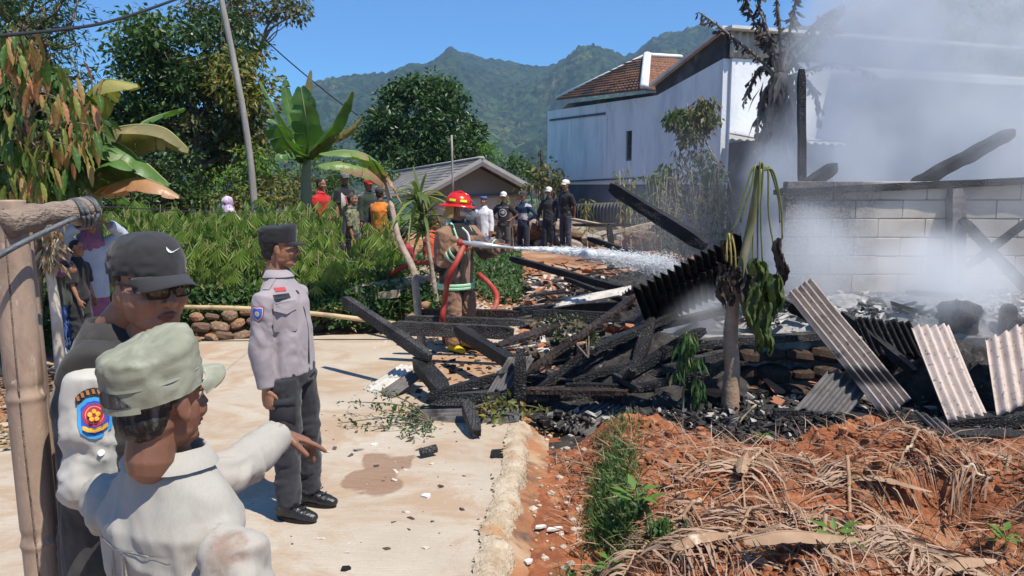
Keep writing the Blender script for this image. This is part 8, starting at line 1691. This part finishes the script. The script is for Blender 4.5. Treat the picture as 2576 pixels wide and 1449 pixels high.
# ---------------- smoke and haze ----------------
def smoke(name, label, lo, hi, build, step=.5):
    c_ = (A(*lo)+A(*hi))/2; V, F = boxVF(c_, A(*hi)-A(*lo)); m = bpy.data.materials.new(name); m.use_nodes = True; t = m.node_tree; t.nodes.clear(); o = t.nodes.new('ShaderNodeOutputMaterial'); N = NB(t)
    pv = N.n('VolumePrincipled'); pv.inputs['Color'].default_value = (.93, .96, 1.0, 1); pv.inputs['Anisotropy'].default_value = .1; pv.inputs['Density Attribute'].default_value = ''
    N.l(build(N), pv.inputs['Density']); N.l(pv.outputs[0], o.inputs['Volume']); 
    return obj(name, mesh(name, V, F, m, False), kind='stuff', label=label)
def main_smoke(N):
    v = N.coord(); s = N.n('SeparateXYZ'); N.l(v, s.inputs[0]); x, y, z = s.outputs
    n1 = N.noise(N.coord((1, .6, .8), (0, .35, 0)), .5, 6, .55, .4); n2 = N.noise(v, 1.7, 4, .6, .6)
    # plume leans to the right as it rises; its left side is ragged
    e = N.math('ADD', N.math('SUBTRACT', x, N.math('ADD', N.math('MULTIPLY', y, .33), N.math('ADD', -.35, N.math('MULTIPLY', z, .22)))), N.math('MULTIPLY', N.math('SUBTRACT', n1, .5), 3.4))
    g = N.ramp(N.math('MULTIPLY', e, .5), .0, .55)
    d = N.math('MULTIPLY', g, N.ramp(N.math('ADD', N.math('MULTIPLY', n1, .55), N.math('MULTIPLY', n2, .45)), .44, .57))
    front = N.ramp(N.math('MULTIPLY', N.math('SUBTRACT', y, 6.9), .35), .02, .75)    # thin before the wall, thick behind it
    top = N.ramp(z, .0, 1.0) if False else N.math('SUBTRACT', 1.0, N.ramp(N.math('MULTIPLY', z, .1), .55, .82))
    return N.math('MULTIPLY', N.math('MULTIPLY', d, front), N.math('MULTIPLY', top, .82))
smoke('smoke', 'pale blue grey smoke rising to the right from the burnt house', (2.2, 6.9, .5), (13, 14.5, 9.0), main_smoke)
def veil(N):
    v = N.coord(); s = N.n('SeparateXYZ'); N.l(v, s.inputs[0]); x, y, z = s.outputs; n1 = N.noise(v, .8, 5, .6, .6); n2 = N.noise(v, 2.6, 4, .6)
    zz = N.math('SUBTRACT', 1.0, N.ramp(N.math('MULTIPLY', z, .25), .15, .75))
    xx = N.math('MULTIPLY', N.ramp(N.math('MULTIPLY', N.math('SUBTRACT', x, .9), .3), .1, .6), N.math('SUBTRACT', 1, N.ramp(N.math('MULTIPLY', N.math('SUBTRACT', x, 4.2), .5), .1, .9)))
    yy = N.math('MULTIPLY', N.ramp(N.math('MULTIPLY', N.math('SUBTRACT', y, 7.7), .4), .0, .5), N.math('SUBTRACT', 1, N.ramp(N.math('MULTIPLY', N.math('SUBTRACT', y, 13), .3), .2, .9)))
    d = N.math('MULTIPLY', N.ramp(N.math('ADD', N.math('MULTIPLY', n1, .65), N.math('MULTIPLY', n2, .35)), .42, .62), N.math('MULTIPLY', xx, yy)); return N.math('MULTIPLY', N.math('MULTIPLY', d, zz), .13)
smoke('smoke_veil', 'thin bluish smoke drifting before the reeds and white house', (.9, 7.7, .1), (6.4, 16.4, 3.6), veil)
def puff(cx_, cy_, cz_, r, k):
    def f(N):
        v = N.coord(); dd = N.n('VectorMath', operation='DISTANCE'); wv = N.n('TexNoise'); wv.inputs['Scale'].default_value = 1.6; wv.inputs['Detail'].default_value = 5; N.l(v, wv.inputs['Vector']); s_ = N.n('VectorMath', operation='SCALE'); N.l(wv.outputs['Color'], s_.inputs[0]); s_.inputs['Scale'].default_value = r*1.1
        a = N.n('VectorMath', operation='ADD'); N.l(v, a.inputs[0]); N.l(s_.outputs[0], a.inputs[1]); N.l(a.outputs[0], dd.inputs[0]); dd.inputs[1].default_value = (cx_+r*.55, cy_+r*.55, cz_+r*.55)
        return N.math('MULTIPLY', N.math('SUBTRACT', 1, N.ramp(N.math('DIVIDE', dd.outputs['Value'], r), .15, .8)), k)
    return f
for nm, lab, (x, y, Yk), r, k in (('smoke_puff', 'small puff of smoke under the dark roof piece', (1745, 800, 7.2), .6, 2.6), ('smoke_puff', 'smoke puff rising from the ash at the right', (2380, 740, 7.2), .95, 3.0), ('smoke_puff', 'small smoke puff behind the papaya top', (1960, 440, 8.9), .55, 2.2), ('smoke_puff', 'wisp of smoke in front of the block wall', (2060, 660, 7.4), .8, 1.3)):
    c_ = W(x, y, Yk); smoke(nm, lab, c_-r, c_+r, puff(c_[0], c_[1], c_[2], r, k))
V, F = boxVF((0, 950, 130), (5200, 2100, 290)); m = bpy.data.materials.new('haze'); m.use_nodes = True; t = m.node_tree; t.nodes.clear(); o = t.nodes.new('ShaderNodeOutputMaterial'); pv = t.nodes.new('ShaderNodeVolumePrincipled')
pv.inputs['Color'].default_value = (.42, .62, 1, 1); pv.inputs['Density'].default_value = .00024; pv.inputs['Anisotropy'].default_value = .2; t.links.new(pv.outputs[0], o.inputs['Volume'])
V = V.copy(); V[:, 2] = np.where(V[:, 2] < 0, -20, 420); obj('haze', mesh('haze', V, F, m, False), kind='stuff', label='thin blue air between here and the mountain')
